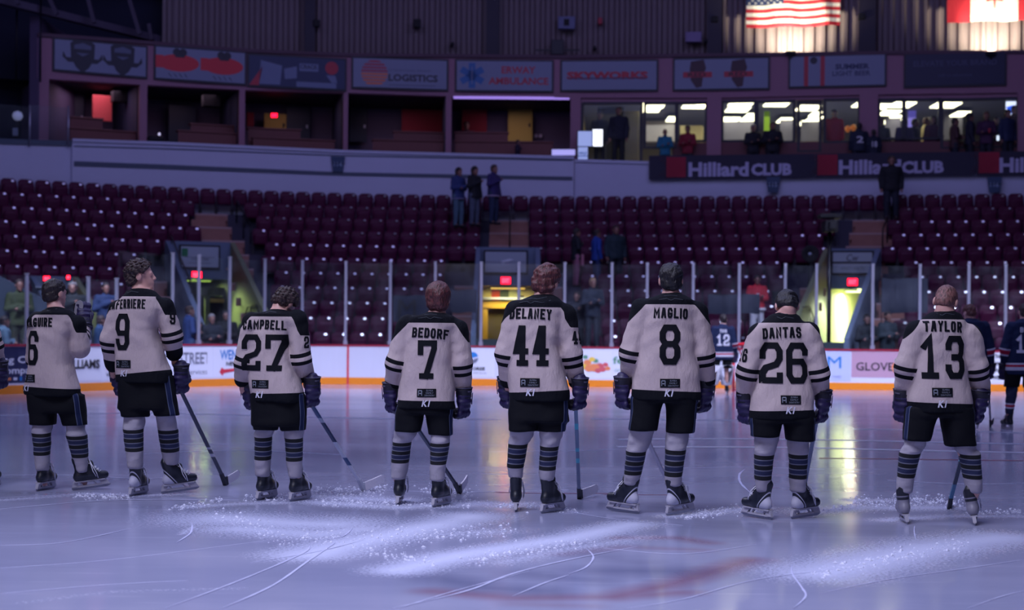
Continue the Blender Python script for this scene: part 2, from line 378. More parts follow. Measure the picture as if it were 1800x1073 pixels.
# loose snow crumbs scraped up around the skates
def crumbs():
    v = []; f = []
    base = [(1, 0, 0), (-.5, .87, 0), (-.5, -.87, 0), (0, 0, .9), (0, 0, -.2)]
    faces = [(0, 1, 3), (1, 2, 3), (2, 0, 3), (1, 0, 4), (2, 1, 4), (0, 2, 4)]
    for (x0, y0, x1, y1, n, sp) in [(545, 866, 680, 862, 330, 9), (560, 884, 840, 884, 430, 8), (430, 878, 560, 872, 120, 7), (1195, 908, 1330, 893, 260, 6), (1500, 885, 1600, 884, 260, 9), (1600, 880, 1690, 884, 230, 9), (1700, 905, 1800, 900, 160, 6),
            (130, 872, 235, 874, 150, 4), (300, 895, 390, 880, 110, 5), (860, 885, 1010, 895, 130, 7), (1420, 900, 1500, 894, 110, 6), (740, 860, 830, 868, 160, 8), (480, 950, 900, 935, 330, 16), (640, 965, 760, 990, 90, 9), (820, 985, 1050, 950, 200, 8), (1430, 1010, 1700, 955, 260, 10), (380, 905, 480, 935, 120, 12)]:
        for _ in range(n):
            t = random.random(); p = G(x0 + (x1 - x0) * t + random.gauss(0, 6), y0 + (y1 - y0) * t + random.gauss(0, sp * .6))
            r = random.choice((.004, .005, .006, .007, .009, .013)) * random.uniform(.7, 1.4); a = random.random() * 6.28; o_ = len(v)
            for (bx, by, bz) in base:
                v.append((p.x + r * (bx * math.cos(a) - by * math.sin(a)) * random.uniform(.7, 1.3), p.y + r * (bx * math.sin(a) + by * math.cos(a)), r * (bz * random.uniform(.5, 1) + .1)))
            f += [tuple(i + o_ for i in q) for q in faces]
    return raw_mesh('snow_crumbs', v, f, [m_snow], False)
o = link('snow_crumbs', crumbs()); o['kind'] = 'stuff'; tag(o, 'loose white snow crumbs scraped up around the skates', 'snow')

# ================================================================ BOARDS, GLASS
_bp = [(-15.5, 22.0), (-13.2, 27.5), (-12.0, 30.3), (-10.9, 32.7), (-9.66, 35.0), (-8.75, 36.9), (-7.9, 38.4), (-7.0, 39.7), (-6.2, 40.6), (-5.2, 41.2), (-4.0, 41.3), (-2.0, 41.15), (4.0, 40.72), (12.5, 40.1), (20, 39.55), (26, 39.1)]
BP = []
for i in range(len(_bp) - 1):
    p0, p1, p2, p3 = [Vector(_bp[min(max(i + k, 0), len(_bp) - 1)]) for k in (-1, 0, 1, 2)]
    for k in range(6):
        t = k / 6; BP.append(0.5 * ((2 * p1) + (p2 - p0) * t + (2 * p0 - 5 * p1 + 4 * p2 - p3) * t * t + (3 * p1 - p0 - 3 * p2 + p3) * t ** 3))
BP.append(Vector(_bp[-1]))
def board_at(px, z=0.6):
    """where the line of sight at pixel column px meets the boards, and their direction there"""
    k = (px - 900) / F
    for a, b in zip(BP[:-1], BP[1:]):
        fa, fb = a.x - k * a.y, b.x - k * b.y
        if fa <= 0 <= fb:
            t = fa / (fa - fb); p = a.lerp(b, t); return p, math.atan2(b.y - a.y, b.x - a.x)
    return BP[-1], 0.0
def strip(mb, pts, z0, z1, off0, off1, mi=0):
    """a wall along pts (2-D), from z0 to z1, between sideways offsets off0 < off1 (towards the rink is negative)"""
    n = len(pts); N = []
    for i in range(n):
        d = (pts[min(i + 1, n - 1)] - pts[max(i - 1, 0)]).normalized(); N.append(Vector((-d.y, d.x)))
    zz0 = z0 if hasattr(z0, '__len__') else [z0] * n; zz1 = z1 if hasattr(z1, '__len__') else [z1] * n
    v = []
    for i in range(n):
        a = pts[i] + N[i] * off0; b = pts[i] + N[i] * off1
        v += [(a.x, a.y, zz0[i]), (a.x, a.y, zz1[i]), (b.x, b.y, zz1[i]), (b.x, b.y, zz0[i])]
    f = []
    for i in range(n - 1):
        o = 4 * i
        for k in range(4): f.append((o + k, o + 4 + k, o + 4 + (k + 1) % 4, o + (k + 1) % 4))
    f += [(3, 2, 1, 0), tuple(4 * (n - 1) + k for k in range(4))]
    mb.add(v, f, mi)
m_board = M('board_white', (205, 206, 222), 0.35); m_kick = M('kick_yellow', (222, 128, 22), 0.4); m_cap = M('cap_red', (150, 28, 52), 0.4)
mb = MB(); strip(mb, BP, 0.19, 1.03, 0.0, 0.10); struct('wall_boards', mb, [m_board])
mb = MB(); strip(mb, BP, 0.0, 0.19, -0.012, 0.10); struct('trim_1', mb, [m_kick])
mb = MB(); strip(mb, BP, 1.03, 1.075, -0.02, 0.14); struct('trim_2', mb, [m_cap])

def board_frame(px):
    p, a = board_at(px); n = Vector((math.sin(a), -math.cos(a)))          # towards the rink
    return p, a, n
def panel(name, label, px0, px1, z0, z1, mat_, cat='advertisement', group='advertisements along the boards', lift=0.004):
    """an advertising sheet that follows the boards between two sight lines; returns the sheet and a function placing lettering on it"""
    pts = [board_at(px0)[0]] + [p for p in BP if px0 < 900 + F * p.x / p.y < px1] + [board_at(px1)[0]]
    c = sum(pts, Vector((0, 0))) / len(pts); mb = MB(); strip(mb, [p - c for p in pts], z0, z1, -lift, -0.0005)
    return single(name, mb, mat_, label, cat, (c.x, c.y, 0), group=group), c
def letters(par, c, px, z, s, h, mat_, width=None, bold=0.02, name='lettering', fn=None):
    p, a, n = board_frame(px); q = p + n * 0.012
    k = (board_at(px + 4)[0] - board_at(px - 4)[0]).length / (8 / F * p.y)       # the boards turn away at the left corner
    mb = text_mb(s, h, width * k if width else None, bold) if fn is None else fn()
    if fn is not None: mb.xform(Matrix.Diagonal((k, 1, 1, 1)))
    mb.xform(Matrix.Translation((q.x - c.x, q.y - c.y, z)) @ Matrix.Rotation(a, 4, 'Z'))
    return part(name, mb, mat_, par)
m_navy = M('ad_navy', (28, 36, 78), 0.4); m_ink = M('ad_black', (28, 26, 34), 0.5); m_adw = M('ad_white', (216, 217, 230), 0.4); m_red = M('ad_red', (196, 44, 62), 0.5)
m_blue = M('ad_blue', (38, 120, 190), 0.5); m_grey = M('ad_grey', (110, 112, 130), 0.5); m_pink = M('ad_pink', (176, 140, 160), 0.5); m_green = M('ad_green', (90, 140, 110), 0.5); m_orange = M('ad_orange', (220, 130, 80), 0.5); m_yel = M('ad_yellow', (225, 190, 70), 0.5)
def disc(r, y=0, n=20, mi=0, x0=0, z0=0, mb=None, sx=1, sz=1):
    mb = mb or MB(); v = [(x0 + r * sx * math.cos(2 * math.pi * k / n), y, z0 + r * sz * math.sin(2 * math.pi * k / n)) for k in range(n)]
    mb.add(v, [tuple(range(n))], mi); return mb
def poly(pts, y=0, mi=0, mb=None):
    mb = mb or MB(); mb.add([(x, y, z) for x, z in pts], [tuple(range(len(pts)))], mi); return mb
# bank advertisement at the far left, dark blue
o, c = panel('advertising_panel', 'dark blue advertising sheet on the boards at far left with white words', -40, 118, 0.24, 1.02, m_navy)
letters(o, c, 28, 0.72, 'mung Canal', 0.20, m_adw, 1.25); letters(o, c, 34, 0.49, 'Company', 0.20, m_adw, 0.93)
letters(o, c, 27, 0.33, '', 0.05, [m_orange, m_adw, m_blue], name='emblem', fn=lambda: (lambda q: (q.box((-.13, 0, 0), (.07, .004, .06), mi=0), q.box((0, 0, 0), (.08, .004, .06), mi=1), q.box((.12, 0, 0), (.05, .004, .09), mi=2), q)[-1])(MB()))
o, c = panel('advertising_panel', 'white advertising sheet on the boards ending in black letters AMS', 128, 178, 0.24, 1.02, m_adw)
letters(o, c, 152, 0.62, 'LLIAMS', 0.21, m_ink, 0.60, 0.035)
o, c = panel('advertising_panel', 'white advertising sheet with a red square behind the player numbered 9', 179, 284, 0.24, 1.02, m_adw)
letters(o, c, 196, 0.66, '', 0, m_red, name='emblem', fn=lambda: MB().box((0, 0, 0), (.22, .004, .36))); letters(o, c, 196, 0.36, 'www', 0.09, m_grey, 0.25)
o, c = panel('advertising_panel', 'white advertising sheet reading STREET in grey capitals', 286, 374, 0.24, 1.02, m_adw)
letters(o, c, 342, 0.72, 'STREET', 0.30, m_grey, 0.78, 0.02); letters(o, c, 338, 0.38, 'for Services', 0.13, m_grey, 0.75, 0.0)
o, c = panel('advertising_panel', 'white advertising sheet with blue capitals and a red swoosh', 375, 440, 0.24, 1.02, m_adw)
letters(o, c, 406, 0.80, 'WENY', 0.25, m_blue, 0.56, 0.02); letters(o, c, 410, 0.57, 'NEWS', 0.10, m_ink, 0.36, 0.03)
letters(o, c, 405, 0.40, '', 0, m_red, name='emblem', fn=lambda: poly([(-.28, -.04), (-.2, -.14), (-.17, -.07), (.25, .0), (.3, .06), (-.17, .03), (-.22, .08)]))
o, c = panel('advertising_panel', 'white advertising sheet with a round blue and grey ball emblem', 806, 870, 0.24, 1.02, m_adw)
def ball():
    q = MB(); n = 24; R = .155
    q.add([(R * math.cos(2 * math.pi * k / n), 0, R * math.sin(2 * math.pi * k / n)) for k in range(n)], [tuple(range(n))], 1)
    top = [(R * math.cos(t), R * math.sin(t)) for t in np.linspace(.25, math.pi - .05, 14)]; q.add([(x, -.003, z) for x, z in top + [(-.06, -.03), (.05, .01)]], [tuple(range(16))], 0)
    bot = [(R * math.cos(t), R * math.sin(t)) for t in np.linspace(math.pi + .35, 2 * math.pi - .0, 14)]; q.add([(x, -.003, z) for x, z in bot + [(.03, -.04), (-.05, -.09)]], [tuple(range(16))], 2)
    return q
letters(o, c, 831, 0.75, '', 0, [m_blue, m_adw, m_grey], name='emblem', fn=ball)
letters(o, c, 838, 0.46, 'MORSE', 0.09, m_ink, 0.45, 0.03); letters(o, c, 838, 0.34, 'est. 1908 family', 0.06, m_grey, 0.55, 0.0)
o, c = panel('advertising_panel', 'white advertising sheet picturing a heap of colourful fruit', 1010, 1077, 0.24, 1.02, m_adw)
def fruit():
    q = MB(); R = random.Random(3)
    for (x, z, r, mi) in [(-.18, .05, .09, 0), (-.06, .14, .07, 2), (.04, .10, .06, 1), (-.24, .2, .06, 1), (.0, -.08, .12, 0), (.14, -.04, .09, 3), (.22, -.12, .08, 3), (-.14, -.1, .1, 0), (.3, .0, .06, 3), (.36, -.1, .06, 0), (.1, -.16, .07, 3), (-.28, -.06, .08, 2)]: disc(r, -.002 * R.random(), 12, mi, x, z, q, 1.2, .9)
    return q
letters(o, c, 1045, 0.60, '', 0, [m_orange, m_green, m_yel, M('ad_fruit', (196, 84, 92), .5)], name='emblem', fn=fruit)
o, c = panel('advertising_panel', 'white advertising sheet with small pale green letters by player 8', 1078, 1190, 0.24, 1.02, m_adw)
letters(o, c, 1087, 0.72, 'fe', 0.2, m_green, 0.28, 0.02); letters(o, c, 1087, 0.45, 'care', 0.07, m_green, 0.2, 0.0)
o, c = panel('advertising_panel', 'pale blue advertising sheet with one blue capital M', 1420, 1496, 0.22, 1.02, M('ad_pale_blue', (178, 186, 222), .5))
letters(o, c, 1467, 0.72, 'M', 0.31, m_blue, 0.36, 0.0)
o, c = panel('advertising_panel', 'dusty pink advertising sheet with dark capitals beginning GLOV', 1497, 1600, 0.33, 1.02, m_pink)
letters(o, c, 1538, 0.62, 'GLOVE', 0.22, m_ink, 0.98, 0.01)
letters(o, c, 1577, 0.62, '', 0, [m_orange, m_green], name='emblem', fn=lambda: disc(.06, -.002, 12, 1, .0, .16, disc(.14, 0, 16, 0, 0, -.02)))
o, c = panel('advertising_panel', 'white advertising sheet crowded with black capitals right of player 13', 1732, 1850, 0.24, 1.02, m_adw)
for k, (s, wd) in enumerate((("'THIS", .32), ('WANTS', .40), ('IT JUST', .44), ('WILL', .28))): letters(o, c, 1754, 0.92 - .185 * k, s, 0.11, m_ink, wd, 0.04)
# red vertical line down the boards
p, a, n = board_frame(612); mb = MB().box((0, 0, 0), (.055, .012, 1.03)); q = p + n * .012
o = struct('trim_3', mb, [m_red]); o.location = (q.x, q.y, .515); o.rotation_euler = (0, 0, a)
rl2 = MB(); q2 = p + n * 3.2; rl2.quad((p.x - .03, p.y - .05, .002), (p.x + .03, p.y - .05, .002), (p.x * .985 + .03, p.y - 9, .002), (p.x * .985 - .03, p.y - 9, .002)); 
# glass
def glass_material():
    m = bpy.data.materials.new('glass'); m.use_nodes = True; nt = m.node_tree; nt.nodes.remove(nt.nodes['Principled BSDF'])
    t = nt.nodes.new('ShaderNodeBsdfTransparent'); t.inputs[0].default_value = (0.92, 0.945, 0.95, 1)
    g = nt.nodes.new('ShaderNodeBsdfGlossy'); g.inputs['Roughness'].default_value = 0.12; g.inputs[0].default_value = (.8, .85, 1, 1)
    d = nt.nodes.new('ShaderNodeBsdfDiffuse'); d.inputs[0].default_value = (.55, .6, .72, 1)
    x = nt.nodes.new('ShaderNodeMixShader'); x.inputs[0].default_value = 0.03; y = nt.nodes.new('ShaderNodeMixShader')
    tc = nt.nodes.new('ShaderNodeTexCoord'); n = nt.nodes.new('ShaderNodeTexNoise'); n.inputs['Scale'].default_value = 1.6; n.inputs['Detail'].default_value = 4
    mr = nt.nodes.new('ShaderNodeMapRange'); mr.inputs['From Min'].default_value = .42; mr.inputs['From Max'].default_value = .75; mr.inputs['To Max'].default_value = .03
    nt.links.new(tc.outputs['Object'], n.inputs['Vector']); nt.links.new(n.outputs['Fac'], mr.inputs['Value']); nt.links.new(mr.outputs[0], y.inputs[0])
    nt.links.new(t.outputs[0], x.inputs[1]); nt.links.new(g.outputs[0], x.inputs[2]); nt.links.new(x.outputs[0], y.inputs[1]); nt.links.new(d.outputs[0], y.inputs[2])
    nt.links.new(y.outputs[0], nt.nodes['Material Output'].inputs[0]); return m
m_glass = glass_material(); m_post = M('post_aluminium', (170, 170, 190), 0.35, 0.6)
ORD = ['first', 'second', 'third', 'fourth', 'fifth', 'sixth', 'seventh', 'eighth', 'ninth', 'tenth', 'eleventh', 'twelfth', 'thirteenth', 'fourteenth', 'fifteenth', 'sixteenth', 'seventeenth', 'eighteenth', 'nineteenth', 'twentieth', 'twenty-first', 'twenty-second', 'twenty-third', 'twenty-fourth', 'twenty-fifth', 'twenty-sixth', 'twenty-seventh', 'twenty-eighth', 'twenty-ninth', 'thirtieth']
POSTS = [50, 158, 208, 306, 352, 406, 467, 532, 607, 685, 764, 845, 911, 992, 1075, 1137, 1218, 1299, 1380, 1435, 1534, 1617, 1703, 1768]
def post_h(px): return 1.52 if px < 250 else 2.22
for i, px in enumerate(POSTS):
    p, a, n = board_frame(px); h = post_h(px); mb = MB().box((0, 0, h / 2), (.075, .06, h))
    o = thing('glass_post', 'pale metal glass post on the boards, %s from the left' % ORD[i], 'post', (p.x - n.x * .06, p.y - n.y * .06, 1.075), a, 'metal posts between the glass')
    part('upright', mb, m_post, o, bevel=.008); part('foot', MB().box((0, 0, .05), (.11, .09, .10)), m_post, o)
    part('cap', MB().box((0, 0, h + .015), (.085, .07, .03)), m_post, o)
ends = [-45] + POSTS + [1850]
for i, (a_, b_) in enumerate(zip(ends[:-1], ends[1:])):
    pa, an, na = board_frame(a_); pb, _, _ = board_frame(b_); d = (pb - pa).normalized(); h = post_h(b_) - .03
    n = Vector((-d.y, d.x)) * .06
    A = pa + d * .04 + n; B = pb - d * .04 + n; mid = (A + B) / 2
    mb = MB().box((0, 0, h / 2), ((B - A).length, .012, h))
    single('safety_glass', mb, m_glass, 'clear protective pane on the boards, %s from the left' % ORD[i], 'glass pane', (mid.x, mid.y, 1.077), math.atan2(d.y, d.x), 'glass panes above the boards')
# ================================================================ THE STANDS
_bx = np.array([-26, -19, -15.2, -12.4, -8.4, -3.7, 1.85, 6.5, 10.8, 15.8, 20, 26]); _by = np.array([37.0, 43.2, 45.7, 47.3, 49.1, 50.1, 50.1, 49.7, 49.0, 48.0, 47.0, 45.2])
_pf = np.polyfit(_bx, _by, 6)
def Yb(x): return float(np.polyval(_pf, x))
RP, NR, RZ, TZ0 = 0.72, 11, 0.453, 0.57               # row pitch, rows, row rise, height of the first tread
def row_y(i, x): return Yb(x) - (NR - 1 - i) * RP
def tread(i): return TZ0 + RZ * i
def onto(px, py, fy):                                   # sight line through a pixel, met with the wall y = fy(x)
    Y = 48.0
    for _ in range(14):
        p = W(px, py, Y); Y = 0.5 * Y + 0.5 * fy(p.x)
    return W(px, py, Y)
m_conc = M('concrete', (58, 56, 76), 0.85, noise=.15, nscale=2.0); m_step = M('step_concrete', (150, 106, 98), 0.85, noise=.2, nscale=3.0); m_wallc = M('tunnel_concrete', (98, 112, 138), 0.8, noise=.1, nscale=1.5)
m_edge = M('step_edge', (168, 140, 142), 0.8)
# tunnels through the stand: back left and right sight lines, row they reach, direction they open in
VOMS = [dict(name='far left', l=62, r=128, row=4, ang=30, flank=0.0, y=486), dict(name='left', l=300, r=405, row=6, ang=23, flank=0.6, y=425, shift=1.0), dict(name='middle', l=845, r=941, row=6, ang=0, flank=0.85, y=435), dict(name='right', l=1457, r=1540, row=6, ang=-22, flank=0.8, y=437)]
for v in VOMS:
    fy = lambda x, v=v: row_y(v['row'], x) - .36
    a = onto(v['l'], v['y'], fy); b = onto(v['r'], v['y'], fy); v['A'] = Vector((a.x, a.y)); v['B'] = Vector((b.x, b.y)); v['top'] = (a.z + b.z) / 2
    t = math.radians(v['ang']); v['ax'] = Vector((math.sin(t), -math.cos(t))); v['w'] = (v['B'] - v['A']).length; v['mid'] = (v['A'] + v['B']) / 2
    v['lat'] = Vector((v['ax'].y * -1, v['ax'].x)); v['len'] = 5.4 if v['row'] > 4 else 3.6
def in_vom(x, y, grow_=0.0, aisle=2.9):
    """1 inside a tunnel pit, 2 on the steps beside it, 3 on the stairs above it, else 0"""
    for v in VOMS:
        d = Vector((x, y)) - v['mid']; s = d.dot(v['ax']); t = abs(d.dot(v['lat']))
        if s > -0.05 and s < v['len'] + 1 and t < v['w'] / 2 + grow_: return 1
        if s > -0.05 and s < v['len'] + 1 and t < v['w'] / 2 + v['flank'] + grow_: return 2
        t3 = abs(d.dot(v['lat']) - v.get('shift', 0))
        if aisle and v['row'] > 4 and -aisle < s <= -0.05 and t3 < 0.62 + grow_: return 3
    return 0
def stand():
    mb = MB(); st = MB(); xs = np.arange(-24, 24.01, 0.25)
    for i in range(NR):
        for x0, x1 in zip(xs[:-1], xs[1:]):
            z = tread(i); zl = tread(i - 1) if i else 0.0; xm = (x0 + x1) / 2; yf = row_y(i, xm) - .36
            k = in_vom(xm, yf + .36, 0, 3.6)
            if k == 1: continue
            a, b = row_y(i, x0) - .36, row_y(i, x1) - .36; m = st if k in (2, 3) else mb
            depth = RP + .02; low = i and in_vom(xm, row_y(i - 1, xm)) == 1
            if low: zl = z - .24
            m.add([(x0, a, zl - (0 if low else .3)), (x1, b, zl - (0 if low else .3)), (x1, b, z), (x0, a, z), (x1, b + depth, z), (x0, a + depth, z)], [(0, 1, 2, 3), (3, 2, 4, 5)])
            if k in (2, 3) and not low:      # half step between two rows
                m.add([(x0, a - .34, zl - .05), (x1, b - .34, zl - .05), (x1, b - .34, zl + RZ / 2), (x0, a - .34, zl + RZ / 2), (x1, b, zl + RZ / 2), (x0, a, zl + RZ / 2)], [(0, 1, 2, 3), (3, 2, 4, 5)])
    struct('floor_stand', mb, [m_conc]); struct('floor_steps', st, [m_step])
    e = MB()
    e2 = MB()
    for i in range(NR):
        for x0, x1 in zip(xs[:-1], xs[1:]):
            xm = (x0 + x1) / 2
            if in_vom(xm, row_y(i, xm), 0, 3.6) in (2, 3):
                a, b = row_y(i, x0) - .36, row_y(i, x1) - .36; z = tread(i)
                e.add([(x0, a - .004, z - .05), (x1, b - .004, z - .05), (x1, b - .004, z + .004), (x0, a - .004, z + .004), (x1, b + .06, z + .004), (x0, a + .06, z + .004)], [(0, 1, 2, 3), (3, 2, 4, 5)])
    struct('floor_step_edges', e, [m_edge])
    # walkway between the boards and the first row
    wk = MB(); wk.quad((-24, 20, -.02), (26, 20, -.02), (26, 52, -.02), (-24, 52, -.02)); struct('floor_walkway', wk, [m_conc])
stand()

# seats
def seat_meshes():
    mm = M('seat_maroon', (74, 11, 52), 0.55, noise=.12, nscale=3, spec=.25); mp = M('plate', (235, 235, 245), 0.34, .85); ms = M('seat_frame', (40, 36, 48), 0.5)
    b = MB(); nx, nz = 8, 6; v = []; f = []
    for side in (0, 1):
        for j in range(nz + 1):
            for i in range(nx + 1):
                u = i / nx * 2 - 1; t = j / nz; hw = .238 - (.035 * max(0, (t - .72) / .28) ** 2); x = u * hw
                z = .36 + .49 * t - (.05 * u ** 6 if j == nz else 0); y = .13 + .10 * t + .025 * (1 - u * u) + (.035 if side else 0)
                v.append((x, y, z))
    n1 = (nx + 1) * (nz + 1)
    for j in range(nz):
        for i in range(nx):
            a = j * (nx + 1) + i; f += [(a, a + 1, a + nx + 2, a + nx + 1), (n1 + a + nx + 1, n1 + a + nx + 2, n1 + a + 1, n1 + a)]
    ring = [i for i in range(nx + 1)] + [(j + 1) * (nx + 1) + nx for j in range(nz)] + [nz * (nx + 1) + nx - 1 - i for i in range(nx)] + [(nz - 1 - j) * (nx + 1) for j in range(nz - 1)]
    for p, q in zip(ring, ring[1:] + ring[:1]): f.append((q, p, p + n1, q + n1))
    b.add(v, f); back = b.mesh('seat_back', [mm], True)
    p = MB(); nx = 6; v = []; f = []
    for side in (0, 1):
        for j in range(5):
            for i in range(nx + 1):
                u = i / nx * 2 - 1; t = j / 4; x = u * (.215 - .03 * (t > .9)); z = .33 + .34 * t; y = .06 - .03 * t - .03 * (1 - u * u) + (.06 if side else 0)
                v.append((x, y, z))
    n1 = (nx + 1) * 5
    for j in range(4):
        for i in range(nx):
            a = j * (nx + 1) + i; f += [(a, a + 1, a + nx + 2, a + nx + 1), (n1 + a + nx + 1, n1 + a + nx + 2, n1 + a + 1, n1 + a)]
    ring = [i for i in range(nx + 1)] + [(j + 1) * (nx + 1) + nx for j in range(4)] + [4 * (nx + 1) + nx - 1 - i for i in range(nx)] + [(3 - j) * (nx + 1) for j in range(3)]
    for q, r in zip(ring, ring[1:] + ring[:1]): f.append((r, q, q + n1, r + n1))
    p.add(v, f); pan = p.mesh('seat_pan', [mm], True)
    s = MB(); s.box((-.225, .14, .23), (.03, .10, .46)); s.box((.225, .14, .23), (.03, .10, .46)); s.box((0, .17, .36), (.44, .03, .04)); frame = s.mesh('seat_frame', [ms])
    d = MB(); d.box((.11, .238, .775), (.072, .008, .054), M4=Matrix.Rotation(-.36, 3, 'X')); plate = d.mesh('number_plate', [mp])
    return back, pan, frame, plate
BACK, PAN, FRAME, PLATE = seat_meshes()
# the plate sits on the front of the back-rest near its top right corner
for me in (PLATE,):
    for q in me.vertices: q.co.y -= .055
def seat_positions():
    out = []
    for i in range(NR):
        x = -23.0; k = 0
        while x < 23:
            y = row_y(i, x); dx = 0.01; sl = (row_y(i, x + .05) - row_y(i, x - .05)) / .1
            px = 900 + F * x / y
            if -160 < px < 1960 and not in_vom(x, y, .25): out.append((i, x, y, math.atan(sl), px))
            x += 0.505 / math.sqrt(1 + sl * sl)
    return out
SEATS = seat_positions()
STAIR = [(v['name'], v) for v in VOMS]
def seat_place(i, x, y):
    """nearest stairs and side, counted along the row"""
    best = None
    for nm, v in STAIR:
        d = Vector((x, y)) - v['mid']; t = -d.dot(v['lat'])
        cx = v['mid'].x; dist = abs(x - cx)
        if best is None or dist < best[0]: best = (dist, nm, 'left' if x < cx else 'right')
    return best
counts = {}
order = sorted((k for k in range(len(SEATS)) if -12 < SEATS[k][4] < 1812), key=lambda k: SEATS[k][2])
named = {}
for k, (i, x, y, r, px) in enumerate(SEATS):
    d, nm, side = seat_place(i, x, y); named.setdefault((i, nm, side), []).append((d, k))
seat_label = {}
for (i, nm, side), L in named.items():
    for n, (d, k) in enumerate(sorted(L)):
        rown = 'front row' if i == 0 else ('top row' if i == NR - 1 else '%s row up' % ORD[i])
        seat_label[k] = ('maroon folding seat in the %s, %s seat %s of the %s tunnel' % (rown, ORD[n], side, nm), 'maroon seats in the %s' % rown)
near = set(order[:300])
rest = MB()
def rot(v, r, loc):
    c, s = math.cos(r), math.sin(r); return [(loc[0] + p[0] * c - p[1] * s, loc[1] + p[0] * s + p[1] * c, loc[2] + p[2]) for p in v]
MD = [([tuple(q.co) for q in m.vertices], [tuple(p.vertices) for p in m.polygons]) for m in (BACK, PAN, FRAME, PLATE)]
for k, (i, x, y, r, px) in enumerate(SEATS):
    loc = (x, y, tread(i))
    if k in near:
        o = bpy.data.objects.new('stadium_seat', None); COL.objects.link(o); o.location = loc; o.rotation_euler = (0, 0, r); o.empty_display_size = .05
        tag(o, seat_label[k][0], 'seat', seat_label[k][1])
        for nm, me in (('backrest', BACK), ('seat_pan', PAN), ('frame', FRAME), ('number_plate', PLATE)):
            c = bpy.data.objects.new(nm, me); COL.objects.link(c); c.parent = o
    else:
        for (v, f), mi in zip(MD, (0, 0, 1, 2)): rest.add(rot(v, r, loc), f, mi)
o = link('stadium_seats', rest.mesh('stadium_seats', [MATS['seat_maroon'], MATS['seat_frame'], MATS['plate']], True)); o['kind'] = 'stuff'
tag(o, 'rows of maroon folding seats filling the upper half of the stand', 'seats')

# ---------------------------------------------------------------- tunnels
m_lit_tint = M('lit_tint_wall', (112, 118, 92), 0.7); m_tun_y = M('tunnel_yellow', (214, 176, 70), 0.6); m_dark = M('dark', (14, 14, 24), 0.7); m_exit = M('exit_red', (120, 10, 25), .5, emit=(255, 14, 44), es=6)
m_signw = M('sign_white', (150, 160, 178), .4); m_rail = M('rail_dark', (22, 22, 32), .4, .5); m_wood = M('door_wood', (168, 112, 48), .5)
def yaw_of(v): return math.atan2(v.y, v.x)
def pipe(name, label, path, r=0.022, cat='handrail', posts=()):
    p0 = Vector(path[0]); o = thing(name, label, cat, p0)
    part('rail', MB().tube([Vector(q) - p0 for q in path], r, 6), m_rail, o, True)
    for a, b in posts: part('post', MB().tube([Vector(a) - p0, Vector(b) - p0], r * .9, 6), m_rail, o, True)
    return o
def exit_sign(px, py, v, label, off=.1, h=.24, wd=.32):
    fy = lambda x: v['mid'].y + (x - v['mid'].x) * ((v['B'].y - v['A'].y) / (v['B'].x - v['A'].x)) - off
    p = onto(px, py, fy); o = thing('exit_sign', label, 'exit sign', p, yaw_of(v['B'] - v['A']))
    part('housing', MB().box((0, .03, 0), (wd, .06, h)), m_dark, o); part('face', MB().box((0, -.004, 0), (wd - .03, .012, h - .03)), m_exit, o)
    q = text_mb('EXIT', h * .5, wd * .66, .02, y=-.012); part('lettering', q, M('exit_letter', (255, 120, 120), .5, emit=(255, 60, 80), es=6.0), o)
